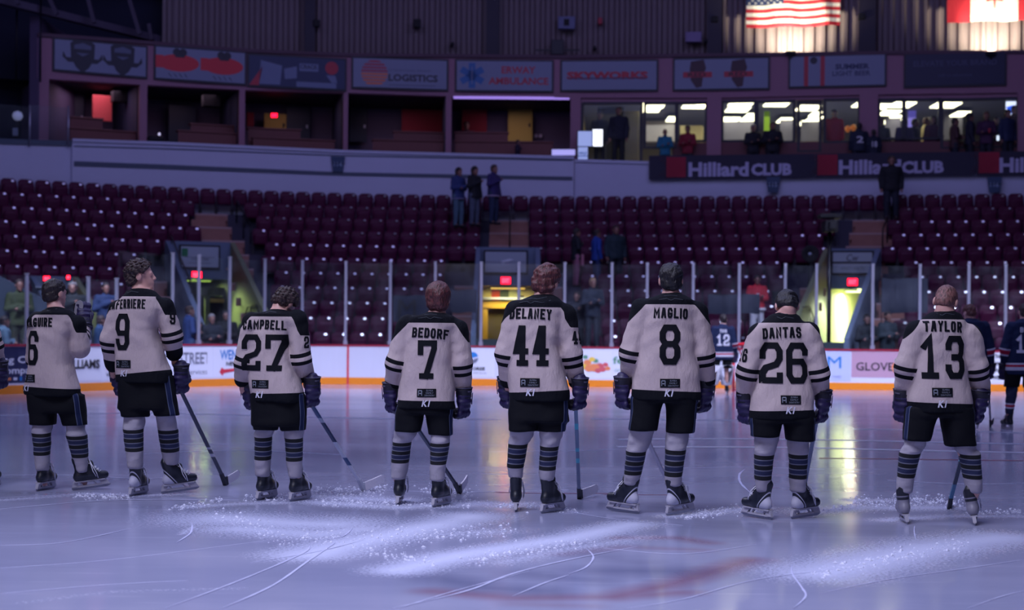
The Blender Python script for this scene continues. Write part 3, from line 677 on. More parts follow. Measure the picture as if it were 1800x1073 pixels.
for v in VOMS:
    A, B, ax, top, lat = v['A'], v['B'], v['ax'], v['top'], v['lat']; name = v['name'].replace(' ', '_'); L = v['len']; d = (B - A).normalized()
    back = -ax
    zo = {'far left': 2.55, 'left': 2.95, 'middle': 2.88, 'right': 2.83}[v['name']]; fl = 0.35
    # lintel wall across the head of the pit
    mb = MB(); n2 = Vector((-d.y, d.x))
    def slab(p, q, z0, z1, th=.18, m=None):
        m = m or mb; c = (p + q) / 2 + n2 * th / 2; m.box((c.x, c.y, (z0 + z1) / 2), ((q - p).length, th, z1 - z0), yaw_of(q - p))
    slab(A - d * .15, B + d * .15, zo, top)
    struct('wall_%s_tunnel_head' % name, mb, [m_wallc])
    # side walls stepping down with the rows
    for sgn, P in ((-1, A), (1, B)):
        sd = MB(); N = 8; pts = []
        for k in range(N + 1):
            q = P + ax * (L * k / N); pts.append((q, max(top - (top - 1.35) * k / N, 1.2)))
        off = d * sgn * .14
        vv = []; ff = []
        for q, z in pts: vv += [(q.x, q.y, 0), (q.x, q.y, z), (q.x + off.x, q.y + off.y, z), (q.x + off.x, q.y + off.y, 0)]
        for k in range(N):
            a = 4 * k
            for e in range(4): ff.append((a + e, a + e + 4, a + (e + 1) % 4 + 4, a + (e + 1) % 4))
        ff += [(0, 1, 2, 3), (4 * N + 3, 4 * N + 2, 4 * N + 1, 4 * N)]
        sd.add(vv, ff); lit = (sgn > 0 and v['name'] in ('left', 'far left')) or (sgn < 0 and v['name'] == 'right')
        struct('wall_%s_tunnel_%s' % (name, 'left' if sgn < 0 else 'right'), sd, [m_lit_tint if lit else m_wallc])  # lit side wall carries the lamp's tint in its colour
    # hall behind: floor, side walls, ceiling, end wall
    D = 7.0; hall = MB(); a0, b0 = A + back * .2, B + back * .2; a1, b1 = A + back * D, B + back * D
    if v['name'] == 'middle': a1 = a1 - d * 1.4; b1 = b1 + d * 1.4; a0 = a0 - d * .9; b0 = b0 + d * .9
    H = zo + .05
    mid = v['mid'] + ax * L
    hall.quad((a0.x, a0.y, fl), (b0.x, b0.y, fl), (b1.x, b1.y, fl), (a1.x, a1.y, fl), 1)
    hall.quad((a0.x, a0.y, fl), (a1.x, a1.y, fl), (a1.x, a1.y, H), (a0.x, a0.y, H), 0); hall.quad((b0.x, b0.y, fl), (b0.x, b0.y, H), (b1.x, b1.y, H), (b1.x, b1.y, fl), 0)
    hall.quad((a0.x, a0.y, H), (a1.x, a1.y, H), (b1.x, b1.y, H), (b0.x, b0.y, H), 0); hall.quad((a1.x, a1.y, fl), (b1.x, b1.y, fl), (b1.x, b1.y, H), (a1.x, a1.y, H), 0)
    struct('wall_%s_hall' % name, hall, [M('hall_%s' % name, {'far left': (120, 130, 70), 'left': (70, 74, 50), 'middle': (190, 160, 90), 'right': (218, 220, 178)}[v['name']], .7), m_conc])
    # floor of the pit and a low wall at its rink end
    pit = MB(); p0, p1, p2, p3 = A, B, B + ax * (L + .4), A + ax * (L + .4); pit.quad((p3.x, p3.y, fl), (p2.x, p2.y, fl), (p1.x, p1.y, fl), (p0.x, p0.y, fl)); struct('floor_%s_tunnel' % name, pit, [m_conc])
    lw = MB(); q0, q1 = A + ax * (L - .1), B + ax * (L - .1); c = (q0 + q1) / 2; lw.box((c.x, c.y, .75), ((q1 - q0).length, .12, 1.0), yaw_of(q1 - q0)); struct('wall_%s_tunnel_end' % name, lw, [M('low_wall', (46, 60, 70), .7)])
    # lamp in the hall
    c = v['mid'] + back * (2.2 if v['name'] != 'left' else 1.2); cl = {'far left': (.80, 1, .35), 'left': (.82, 1, .40), 'middle': (1, .80, .38), 'right': (.96, 1, .66)}[v['name']]; pw = {'far left': 28, 'left': 45, 'middle': 50, 'right': 300}[v['name']]
    t = thing('tunnel_lamp', 'bar lamp under the ceiling of the %s tunnel' % v['name'], 'ceiling lamp', (c.x, c.y, H - .06), yaw_of(d))
    part('housing', MB().box((0, 0, .03), (1.2, .16, .05)), m_signw, t); part('tube', MB().box((0, 0, -.01), (1.1, .09, .03)), M('tube_%s' % name, (255, 255, 220), emit=tuple(int(255 * x) for x in cl), es={'left': .5, 'far left': .5, 'middle': 1.6, 'right': 5}[v['name']]), t)
    l = area('tunnel_light', (c.x, c.y, H - .12), (c.x, c.y, 0), 1.1, .5, pw, cl)
    if v['name'] in ('left', 'right', 'far left'):
        # lamp over the pit washing the inner wall
        c2 = v['mid'] + ax * .55 + d * (-.3 if v['name'] != 'right' else .3); tgt = (B if v['name'] != 'right' else A) + ax * 1.5
        l = spot('tunnel_wash', (c2.x, c2.y, zo - .12), (tgt.x, tgt.y, .9), {'left': 260, 'far left': 90, 'right': 900}[v['name']], 95, cl, .6, .2)
        t = thing('tunnel_lamp', 'small lamp under the head of the %s tunnel' % v['name'], 'wall lamp', (c2.x, c2.y, zo - .05)); part('housing', MB().box((0, 0, .05), (.3, 1.2, .04)), m_signw, t); part('lens', MB().lathe([(.05, 0), (.06, .03)], (0, 0, 0), 10), MATS['tube_%s' % name], t)
VF, VL, VM, VR = VOMS
def wall_line(v, off):                       # plane of a tunnel head, moved off metres towards the rink
    s = (v['B'].y - v['A'].y) / (v['B'].x - v['A'].x); return lambda x: v['A'].y + (x - v['A'].x) * s - off
exit_sign(346, 484, VL, 'red exit sign at the left tunnel beside the sloping handrail'); exit_sign(889, 493.5, VM, 'red exit sign over the middle tunnel with the yellow counter'); exit_sign(1498.5, 496, VR, 'red exit sign over the bright right tunnel')
exit_sign(82, 490, VF, 'red exit sign at the far left tunnel behind player 6', h=.16, wd=.2); exit_sign(120, 488, VF, 'second red exit sign at far left, right of the head of player 6', h=.14, wd=.12)
def head_sign(v, px0, py0, px1, py1, label, marks):
    a = onto(px0, (py0 + py1) / 2, wall_line(v, .05)); b = onto(px1, (py0 + py1) / 2, wall_line(v, .05)); c = (a + b) / 2; wd = (Vector(b.xy) - Vector(a.xy)).length; h = (py1 - py0) / F * c.y
    o = thing('tunnel_sign', label, 'sign', c, yaw_of(v['B'] - v['A'])); part('frame', MB().box((0, .02, 0), (wd + .1, .05, h + .1)), m_dark, o); part('face', MB().box((0, -.01, 0), (wd, .02, h)), m_signw, o); marks(o, wd, h)
def mk_left(o, wd, h):
    part('lettering', text_mb('WELCOME', h * .12, wd * .5, .01, cz=-h * .12, y=-.025), m_grey, o); part('rule', MB().box((0, -.024, -h * .02), (wd * .8, .004, .02)).box((0, -.024, -h * .3), (wd * .6, .004, .02)), m_grey, o)
    part('emblem', MB().box((-wd * .4, -.024, h * .2), (wd * .16, .004, h * .4)), M('sign_green', (30, 110, 70), .5), o)
def mk_mid(o, wd, h): part('rule', MB().box((0, -.024, 0), (wd, .004, .015)), m_grey, o); part('emblem', poly([(-.1, -.05), (.25, .08), (.1, .1), (-.15, .03)], -.024, 0, None), M('sign_painted_shine', (205, 212, 225), .3), o)  # slanted pale patch is a sheen painted on the blank face
def mk_right(o, wd, h):
    part('lettering', text_mb('Cw', h * .34, wd * .3, .0, cz=h * .24, y=-.025, shear=.2), m_ink, o); part('lettering', text_mb('ARNOT HEALTH', h * .15, wd * .6, .01, cz=-h * .28, y=-.025), m_grey, o); part('rule', MB().box((0, -.024, 0), (wd, .004, .05)), m_dark, o)
head_sign(VL, 318, 434, 384, 470, 'pale framed sign with a green corner on the left tunnel head', mk_left)
head_sign(VM, 853, 443, 925, 479, 'blank grey framed sign over the middle tunnel', mk_mid)
head_sign(VR, 1464, 444, 1533, 480, 'white two-part sign over the right tunnel', mk_right)
# things inside the middle tunnel: shirts hung over a yellow counter
def cq(px, py, off): return onto(px, py, wall_line(VM, -off))
for px, col, nm in ((870, (190, 70, 36), 'orange-red'), (887, (70, 84, 60), 'dark green'), (902, (170, 178, 130), 'pale green'), (930, (190, 180, 120), 'cream'), (856, (200, 190, 110), 'yellow')):
    p = cq(px, 522, 3.0); mb = MB(); mb.prism([(-.16, -.04), (.16, -.04), (.16, .04), (-.16, .04)], -.3, .22); mb.box((-.22, 0, .12), (.14, .06, .2)); mb.box((.22, 0, .12), (.14, .06, .2)); mb.box((0, 0, .24), (.16, .05, .06))
    single('shirt', mb, M('shirt_' + nm.replace(' ', '_'), col, .8), '%s shirt hung at the back of the middle tunnel' % nm, 'shirt', p, group='shirts hung in the middle tunnel', bevel=.02)
p = cq(890, 545, 2.7); t = thing('counter', 'yellow counter front with a shutter inside the middle tunnel', 'counter', (p.x, p.y, .35)); part('frame', MB().box((-.75, 0, 1.0), (.3, .2, 2.0)).box((.75, 0, 1.0), (.3, .2, 2.0)).box((0, 0, 2.0), (1.8, .25, .24)), m_tun_y, t, bevel=.01); part('shutter', MB().box((0, .1, .95), (1.3, .05, 1.75)), M('shutter', (92, 84, 52), .6), t); part('shelf', MB().box((0, -.06, 2.2), (2.2, .35, .06)), m_signw, t)
# wooden door at the back of the right tunnel, door frames
def at_tunnel(v, px, py, off): return onto(px, py, wall_line(v, -off))
p = at_tunnel(VR, 1494, 570, 6.6); t = thing('hall_door', 'wooden door at the end of the bright right tunnel', 'door', (p.x, p.y, .36), yaw_of(VR['B'] - VR['A'])); part('leaf', MB().box((0, 0, .72), (.7, .06, 1.44)), m_wood, t); part('frame', MB().box((-.42, 0, .76), (.12, .1, 1.52)).box((.42, 0, .76), (.12, .1, 1.52)).box((0, 0, 1.5), (.96, .1, .1)), M('door_frame', (120, 104, 70), .6), t); part('handle', MB().box((.26, -.06, .72), (.05, .06, .03)), m_rail, t)
p = at_tunnel(VL, 384, 545, .9); t = thing('tunnel_doorway', 'pale green lit door frame in the left tunnel', 'doorway', (p.x, p.y, .36), yaw_of(VL['B'] - VL['A'])); part('frame', MB().box((-.34, 0, 1.15), (.14, .2, 2.3)).box((.40, 0, 1.15), (.2, .2, 2.3)).box((0, 0, 2.24), (1.1, .2, .26)), m_lit_tint, t); part('dark_sheet', MB().box((0, .08, 1.05), (.56, .05, 2.1)), m_dark, t); part('sign', MB().box((-.05, -.02, 1.98), (.5, .06, .12)), m_tun_y, t)  # dark sheet stands in for the unlit doorway
p = at_tunnel(VF, 71, 520, -.2); t = thing('tunnel_doorway', 'yellow-green lit door frame at far left behind player 6', 'doorway', (p.x, p.y, .9), yaw_of(VF['B'] - VF['A'])); part('frame', MB().box((-.2, 0, .62), (.1, .1, 1.25)).box((.12, 0, 1.2), (.75, .1, .12)), M('glow_frame', (200, 215, 90), .6, emit=(190, 215, 80), es=.55), t); part('dark_sheet', MB().box((.2, .1, .6), (.7, .04, 1.1)), m_dark, t)  # frame emission stands in for tunnel light, dark sheet for the unlit doorway
# handrails
def vr(v, s, t, z): q = v['mid'] + v['ax'] * s + v['lat'] * t; return (q.x, q.y, z)
hw = VL['w'] / 2
def lat_at(v, P): return (P - v['mid']).dot(v['lat'])
lA, lB = lat_at(VL, VL['A']), lat_at(VL, VL['B'])
pipe('handrail', 'dark sloping handrail along the left wall of the left tunnel', [vr(VL, 0, lA, VL['top'] + .15), vr(VL, 3.0, lA, 2.75), vr(VL, 3.3, lA, 2.2)], .025, posts=[(vr(VL, .1, lA, VL['top'] + .12), vr(VL, .1, lA, VL['top'] - .5)), (vr(VL, 1.6, lA, 3.35), vr(VL, 1.6, lA, 2.7))])
pipe('handrail', 'thin dark handrail on the lit right wall of the left tunnel', [vr(VL, 1.2, lB * .93, 1.2), vr(VL, 2.6, lB * .93, 2.1), vr(VL, 3.6, lB * .93, 2.15), vr(VL, 4.3, lB * .93, 1.7)], .022, posts=[(vr(VL, 3.0, lB * .93, 2.12), vr(VL, 3.0, lB * .93, 1.2))])
rA = lat_at(VR, VR['A'])
pipe('handrail', 'thin dark handrail on the lit left wall of the right tunnel', [vr(VR, 4.2, rA * .93, 2.2), vr(VR, 3.2, rA * .93, 2.25), vr(VR, 1.2, rA * .93, 1.1)], .022, posts=[(vr(VR, 3.2, rA * .93, 2.2), vr(VR, 3.2, rA * .93, 1.1)), (vr(VR, 2.0, rA * .93, 1.6), vr(VR, 2.0, rA * .93, .8))])
for v in (VL, VM, VR):
    zt = tread(v['row'] + 1); zt2 = tread(9)
    s0, s1 = -.7, -2.6
    off = {'left': 1.66, 'middle': .05, 'right': .78}[v['name']]
    pipe('handrail', 'dark handrail on the stairs above the %s tunnel' % v['name'], [vr(v, s0, off, zt + .35), vr(v, s0, off, zt + .9), vr(v, s1, off, zt2 + .9), vr(v, s1, off, zt2 + .2)], .025, posts=[(vr(v, (s0 + s1) / 2, off, (zt + zt2) / 2 + .9), vr(v, (s0 + s1) / 2, off, (zt + zt2) / 2 + .1))])
# tall dark pole with a camera beside the right tunnel
p = onto(1457, 560, lambda x: board_at(1457)[0].y + .75); t = thing('camera_pole', 'tall dark pole with a broadcast camera left of the right tunnel', 'pole', (p.x, p.y, 0))
part('pole', MB().tube([(0, 0, 0), (0, 0, 4.2)], .055, 8), m_rail, t, True); part('camera', MB().box((0, 0, 4.35), (.34, .6, .3)).box((0, -.4, 4.35), (.2, .25, .2)), m_dark, t, bevel=.02); part('hood', MB().box((0, 0, 4.62), (.6, .5, .12)), m_dark, t, bevel=.03)
p = onto(1423, 447, lambda x: row_y(5, x) - 1.2); t = thing('dish', 'round dark dish with a bright centre left of the right tunnel', 'dish', p); part('bowl', MB().lathe([(.05, 0), (.22, .05), (.26, .12), (.24, .13), (.1, .06)], (0, 0, 0), 18).xform(Matrix.Rotation(math.pi / 2, 4, 'X')), m_dark, t, True); part('hub', MB().lathe([(.06, 0), (.05, .08), (.0, .09)], (0, 0, 0), 10).xform(Matrix.Rotation(math.pi / 2, 4, 'X')), m_signw, t, True)
part('stand', MB().tube([(0, .05, 0), (0, .1, -1.2)], .03, 6), m_rail, t)
# banners hung on the front of the stand
for px, py, wd, h, s, lab in ((722, 543, 62, 46, 'M', 'grey cloth banner with a dark letter M between posts'), (1290, 535, 90, 34, '', 'plain grey cloth over the front seats near player 8'), (815, 530, 44, 40, '', 'grey cloth panel beside player 7'), (1590, 520, 80, 60, '', 'dim blue-grey cloth panel left of player 13')):
    Yl = board_at(px)[0].y + 1.15; c = W(px, py, Yl); o = thing('banner', lab, 'banner', c); q = MB(); nx = 10
    ww, hh = wd / F * Yl, h / F * Yl
    for k in range(nx): q.box((-ww / 2 + ww * (k + .5) / nx, .02 * math.sin(k * 1.3), -.02 * math.sin(k * .7)), (ww / nx + .01, .02, hh))
    part('cloth', q, M('banner_grey', (44, 48, 66), .85), o)
    if s: part('lettering', text_mb(s, hh * .7, ww * .5, .0, y=-.045, cx=-.1), m_ink, o)
    part('cord', MB().tube([(-ww / 2, .03, hh / 2), (ww / 2, .03, hh / 2)], .012, 5).tube([(-ww / 2, .03, hh / 2), (-ww / 2, .03, -(c.z - .02))], .012, 5).tube([(ww / 2, .03, hh / 2), (ww / 2, .03, -(c.z - .02))], .012, 5), m_rail, o)
# blue-grey low wall on the walkway at far left
q = MB(); a = onto(0, 560, lambda x: 36.6); b = onto(160, 580, lambda x: 39.0); q.add([(a.x - 1.5, a.y, 0), (b.x, b.y, 0), (b.x, b.y, 1.55), (a.x - 1.5, a.y, 3.4), (a.x - 1.5, a.y + .2, 0), (b.x, b.y + .2, 0), (b.x, b.y + .2, 1.55), (a.x - 1.5, a.y + .2, 3.4)], [(0, 1, 2, 3), (5, 4, 7, 6), (3, 2, 6, 7), (1, 5, 6, 2), (4, 0, 3, 7)]); struct('wall_walkway', q, [M('walkway_wall', (50, 62, 80), .8)])
# ================================================================ BALCONY WALL, SUITES, CLUB, UPPER WALL
FY = lambda x: Yb(x) + 0.55
SY = lambda x: Yb(x) + 1.35
def interp(px, tab): return float(np.interp(px, [a for a, b in tab], [b for a, b in tab]))
def run(px0, px1, tab_top, tab_bot, fy, step=20):
    P, z0, z1 = [], [], []
    for px in list(np.arange(px0, px1, step)) + [px1]:
        a = onto(px, interp(px, tab_top), fy); b = onto(px, interp(px, tab_bot), fy); P.append(Vector((a.x, a.y))); z1.append(a.z); z0.append(b.z)
    return P, z0, z1
m_fas = M('fascia', (186, 188, 214), .6, noise=.04, nscale=1.2); m_stripe = M('fascia_stripe', (72, 82, 104), .6); m_band = M('suite_wall', (150, 108, 128), .7); m_cap2 = M('fascia_cap', (62, 76, 98), .5)
T_FAS = [(-60, 250), (126, 256), (127, 246), (300, 252), (600, 266), (970, 276), (1009, 277), (1010, 282), (1140, 286), (1300, 284), (1990, 276)]
T_FASB = [(-60, 335), (400, 360), (1000, 366), (1990, 360)]
for (a, b), n in (((-60, 126), 'far_left'), ((127, 1009), 'left'), ((1010, 1860), 'right')):
    P, z0, z1 = run(a, b, T_FAS, T_FASB, FY if n == 'left' else (lambda x: FY(x) + .12)); mb = MB(); strip(mb, P, [z - .9 for z in z0], z1, 0, .15); struct('wall_balcony_' + n, mb, [m_fas])
    P2, a0, a1 = run(a, b, [(x, y - (8 if n == 'far_left' else 2)) for x, y in T_FAS], [(x, y + (1 if n == 'far_left' else 3)) for x, y in T_FAS], FY if n == 'left' else (lambda x: FY(x) + .12)); mb = MB(); strip(mb, P2, a0, a1, -.06, .22); struct('trim_balcony_' + n, mb, [m_cap2 if n == 'far_left' else m_fas])
P, z0, z1 = run(130, 1006, [(130, 283.5), (300, 290), (600, 303), (1008, 311)], [(130, 292), (300, 298), (600, 309), (1008, 317)], FY); mb = MB(); strip(mb, P, z0, z1, -.03, .02); struct('trim_stripe', mb, [m_stripe])
P, z0, z1 = run(130, 1006, [(130, 256), (300, 261), (600, 273), (1008, 281)], [(130, 258), (300, 263), (600, 275), (1008, 283)], FY); mb = MB(); strip(mb, P, z0, z1, -.02, .02); struct('trim_ledge', mb, [m_stripe])
# the beam that carries the signs, posts and rooms below it
T_BT = [(-60, 50), (65, 61), (165, 68), (270, 76), (430, 89), (620, 97), (1000, 100), (1260, 97), (1560, 93), (1990, 90)]
T_BB = [(-60, 128), (85, 139), (250, 149), (430, 158), (600, 163), (800, 169), (1010, 172), (1260, 172), (1500, 167), (1990, 160)]
P, z0, z1 = run(66, 1990, T_BT, T_BB, SY); mb = MB(); strip(mb, P, z0, z1, 0, .35); struct('wall_sign_beam', mb, [m_band])
P, _, zt = run(66, 1990, T_BT, T_BB, SY); mb = MB(); strip(mb, P, [z - .06 for z in zt], [z + .05 for z in zt], -.08, 1.0); struct('trim_sign_beam', mb, [M('beam_cap', (86, 62, 78), .7)])
def base_z(px): return onto(px, interp(px, T_FAS), FY).z
for k, (a, b) in enumerate([(66, 86), (246, 259), (421, 431), (604, 612), (784, 794), (1003, 1021), (1243, 1268), (1511, 1543), (1790, 1815)]):
    m = (a + b) / 2; p = onto(m, interp(m, T_BB), SY); q0 = base_z(m) - .5; wd = (b - a) / F * p.y
    mb = MB(); mb.box((0, .12, (q0 + p.z) / 2), (wd, .24, p.z - q0 + .02)); o = struct('column_%d' % (k + 1), mb, [m_band]); o.location = (p.x, p.y, 0); o.rotation_euler = (0, 0, math.atan((SY(p.x + .1) - SY(p.x - .1)) / .2))
def zc(px): return onto(px, interp(px, T_BB), SY).z
def room(px0, px1, depth, mats, nm):
    """floor, ceiling, side walls and back wall of a room behind the beam"""
    n = 6; mb = MB(); F0 = []; B0 = []
    for k in range(n + 1):
        px = px0 + (px1 - px0) * k / n; p = onto(px, interp(px, T_BB), SY); sl = (SY(p.x + .1) - SY(p.x - .1)) / .2; nn = Vector((-sl, 1)).normalized()
        F0.append((p.x + nn.x * .3, p.y + nn.y * .3)); B0.append((p.x + nn.x * depth, p.y + nn.y * depth))
    zf = min(base_z(px0), base_z(px1)) - .45; zh = max(zc(px0), zc(px1)) + .12
    for k in range(n):
        a, b, c, d = F0[k], F0[k + 1], B0[k + 1], B0[k]
        mb.quad((*a, zf), (*b, zf), (*c, zf), (*d, zf), 1); mb.quad((*d, zh), (*c, zh), (*b, zh), (*a, zh), 2); mb.quad((*d, zf), (*c, zf), (*c, zh), (*d, zh), 0)
    mb.quad((*F0[0], zf), (*B0[0], zf), (*B0[0], zh), (*F0[0], zh), 3); mb.quad((*F0[n], zf), (*F0[n], zh), (*B0[n], zh), (*B0[n], zf), 4)
    struct('wall_' + nm, mb, mats); return zf, zh
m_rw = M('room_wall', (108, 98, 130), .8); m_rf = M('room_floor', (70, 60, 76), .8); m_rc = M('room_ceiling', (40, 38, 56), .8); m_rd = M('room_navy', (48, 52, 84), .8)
suites = [(87, 245), (260, 420), (432, 603), (613, 783), (795, 1003)]
for k, (a, b) in enumerate(suites):
    pm_ = onto((a + b) / 2, 160, lambda x: SY(x) + 2.0); area('suite_light', (pm_.x, pm_.y, zc((a + b) / 2) + .05), (pm_.x, pm_.y, 0), 1.5, 1.5, (16, 9, 9, 9, 14)[k], (.95, .62, .9)); room(a, b, 4.2, [m_rw, m_rf, m_rc, m_rd if k % 2 else m_rw, m_rd], 'suite_%d' % (k + 1))  # dim fill added in each suite so its interior shows
CZF, CZH = room(1022, 1990, 9.6, [M('club_wall', (120, 118, 132), .8), M('club_floor', (120, 114, 112), .7), M('club_ceiling', (112, 118, 150), .8), M('club_side', (176, 160, 110), .8), m_rw], 'club')
def inside(px, py, d): return onto(px, py, lambda x: SY(x) + d)
def tang(p, f=SY): return math.atan((f(p.x + .1) - f(p.x - .1)) / .2)
def slabthing(name, label, cat, px0, py0, px1, py1, d, th, mat_, group=None, bevel=.01, fn=None):
    a = inside(px0, (py0 + py1) / 2, d); b = inside(px1, (py0 + py1) / 2, d); c = (a + b) / 2; wd = (b - a).xy.length; h = abs(py1 - py0) / F * c.y
    o = thing(name, label, cat, c, math.atan2(b.y - a.y, b.x - a.x), group); part('panel' if fn is None else fn[0], MB().box((0, 0, 0), (wd, th, h)), mat_, o, bevel=bevel); return o, wd, h
# panels, doors and screens in the dark suites
m_brn = M('bench_brown', (112, 62, 62), .6, noise=.1, nscale=6)
S = 'seats and counters in the suites'
def bench(label, tiers):
    px0, py0, px1, py1, d = tiers[0]; a = inside(px0, py0, d); b = inside(px1, py0, d); c = (a + b) / 2
    o = thing('counter', label, 'counter', (c.x, c.y, base_z((px0 + px1) / 2) - .45), math.atan2(b.y - a.y, b.x - a.x), S); z0 = o.location.z
    for (px0, py0, px1, py1, d) in tiers:
        a = inside(px0, py0, d); b = inside(px1, py0, d); m = (a + b) / 2; q = o.matrix_basis.inverted() @ Vector((m.x, m.y, a.z)); h = q.z
        part('front', MB().box((q.x, q.y, h / 2), ((b - a).xy.length, .06, h)), m_brn, o); part('top', MB().box((q.x, q.y + .12, h + .02), ((b - a).xy.length + .06, .4, .05)), m_brn, o, bevel=.01)
bench('stepped brown counter in the first suite below the orange-red panel', [(123, 226, 242, 250, .5), (123, 207, 180, 226, 1.0)])
bench('stepped brown counter in the second suite from the left', [(313, 231, 418, 258, .5), (335, 219, 420, 231, 1.0)])
bench('stepped brown counter below the small red exit light', [(445, 243, 588, 264, .5), (436, 226, 528, 243, 1.0)])
bench('stepped brown counter in front of the wide red wall panel', [(655, 247, 780, 268, .5), (692, 233, 780, 247, 1.0)])
bench('pinkish stepped counter in the suite under the lavender light bar', [(800, 250, 972, 271, .5), (800, 234, 893, 250, 1.0)])
slabthing('wall_panel', 'orange-red hanging panel in the first suite from the left', 'panel', 163, 168, 196, 213, 2.6, .12, M('panel_coral', (236, 92, 92), .7))
slabthing('loudspeaker', 'black box loudspeaker hung beside the orange-red panel', 'loudspeaker', 197, 157, 222, 180, 2.2, .4, m_dark)
slabthing('wall_panel', 'wide dark red wall panel in the fourth suite', 'panel', 706, 192, 778, 236, 3.8, .06, M('panel_red', (150, 36, 56), .7))
slabthing('wall_panel', 'dim red wall panel left of the yellow door', 'panel', 812, 190, 856, 234, 3.8, .06, M('panel_red'))
slabthing('wall_panel', 'small dark red panel left of the red exit light', 'panel', 434, 198, 446, 222, 3.8, .06, M('panel_red'))
o, wd, h = slabthing('suite_door', 'yellow door at the back of the suite under the ambulance sign', 'door', 893, 191, 936, 250, 3.7, .08, M('door_yellow', (186, 166, 74), .6)); part('handle', MB().box((wd * .38, -.07, 0), (.06, .06, .12)), m_rail, o)
o, wd, h = slabthing('suite_door', 'small yellow lit door below the red exit light in the third suite', 'door', 464, 200, 503, 240, 3.7, .08, M('door_yellow2', (170, 140, 60), .6)); part('handle', MB().box((wd * .38, -.07, 0), (.06, .06, .12)), m_rail, o)
for (x0, x1, n) in ((118, 147, 'first'), (296, 344, 'second'), (503, 545, 'third'), (614, 645, 'fourth')): 
    o, wd, h = slabthing('suite_door', 'dark blue door at the back of the %s suite' % n, 'door', x0, 152 if x0 < 200 else 185, x1, 250, 3.9, .06, M('door_navy', (22, 32, 62), .5)); part('handle', MB().box((wd * .36, -.06, -.1), (.06, .05, .12)), m_post, o)
for px, py, n in ((372, 172, 'second'), ): slabthing('loudspeaker', 'black hanging loudspeaker in the %s suite' % n, 'loudspeaker', px - 16, py - 12, px + 14, py + 16, 2.0, .4, m_dark)
p = inside(482, 203, 2.4); o = thing('exit_sign', 'small glowing red exit light in the third suite', 'exit sign', p); part('face', MB().box((0, 0, 0), (.2, .05, .13)), m_exit, o); part('housing', MB().box((0, .05, 0), (.24, .06, .17)), m_dark, o)
slabthing('light_bar', 'lavender glowing light bar across the top of the fifth suite', 'light', 797, 170, 1001, 174.5, .05, .05, M('led_lavender', (180, 150, 230), emit=(170, 140, 235), es=.75), bevel=0)
for k, px in enumerate((942, 950)): slabthing('wall_socket', 'white wall plate right of the yellow door, the %s one' % ('left', 'right')[k], 'wall plate', px - 3, 236, px + 3, 242, 4.1, .03, M('plate_white', (210, 200, 230), .5))
slabthing('rounded_chair', 'dark rounded chair back on the ledge of the second suite', 'chair', 258, 239, 288, 253, .3, .4, m_dark, bevel=.12)
m_bead = M('bead_white', (220, 220, 255), emit=(220, 215, 255), es=.9)
for px, py, n in ((280, 236, 'small round white bead in the second suite above the dark chair'), ): p = inside(px, py, 1.5); single('lamp', MB().lathe([(.01, -.05), (.05, 0), (.01, .05)], (0, 0, 0), 10), m_bead, n, 'lamp', p, smooth=True)  # small white bead with emission of its own
p = inside(31, 204, .6); o = thing('white_globe', 'white round globe on a short dark stand on the far left balcony', 'lamp', p); part('globe', MB().lathe([(.0, -.16), (.09, -.13), (.15, -.05), (.16, .02), (.12, .11), (.0, .16)], (0, 0, 0), 16), M('globe', (190, 195, 225), .4, emit=(170, 175, 225), es=.25), o, True); part('stand', MB().box((0, .02, -.46), (.12, .1, .66)), m_dark, o); part('label', MB().box((-.05, -.05, -.5), (.16, .03, .24)), m_signw, o)  # white ball on a stand, with slight emission
# glass balustrade on the far left balcony
for k, (a, b) in enumerate(((-40, 52), (54, 120))):
    pa, pb = onto(a, 250, FY), onto(b, 250, FY); d = pb - pa; z0 = min(base_z(a), base_z(b)); c = (pa + pb) / 2
    single('balustrade_glass', MB().box((0, 0, .5), (d.xy.length, .02, 1.0)), m_glass, 'clear balustrade pane on the far left balcony, %s one' % ('outer', 'inner')[k], 'glass pane', (c.x, c.y, z0 + .2), math.atan2(d.y, d.x), 'balustrade panes at far left')
    single('balustrade_post', MB().tube([(0, 0, -.2), (0, 0, 1.05)], .03, 8), m_post, 'thin metal balustrade post on the far left balcony, %s one' % ('outer', 'inner')[k], 'post', (pb.x, pb.y, z0 + .2), 0, 'balustrade posts at far left', True)
# far left: side of the suites, dark back wall
q = MB(); p = onto(66, 140, SY); q.box((p.x - .1, p.y + 2.2, 8.6), (.3, 4.4, 5.0)); struct('wall_suite_end', q, [M('suite_end', (78, 66, 96), .8)])
q = MB(); a = inside(-80, 100, 4.5); b = inside(70, 100, 4.5); q.box(((a.x + b.x) / 2, (a.y + b.y) / 2, 9), ((b - a).xy.length + 3, .2, 7), math.atan2(b.y - a.y, b.x - a.x)); struct('wall_far_left', q, [M('far_left_dark', (34, 40, 66), .8)])
q = MB(); a = onto(-70, 246, lambda x: FY(x) + .2); b = onto(80, 250, lambda x: FY(x) + .2); q.add([(a.x, a.y, base_z(0) - .1), (b.x, b.y, base_z(80) - .1), (b.x, b.y + 5, base_z(80) - .1), (a.x, a.y + 5, base_z(0) - .1)], [(0, 1, 2, 3)]); struct('floor_balcony', q, [m_rf])
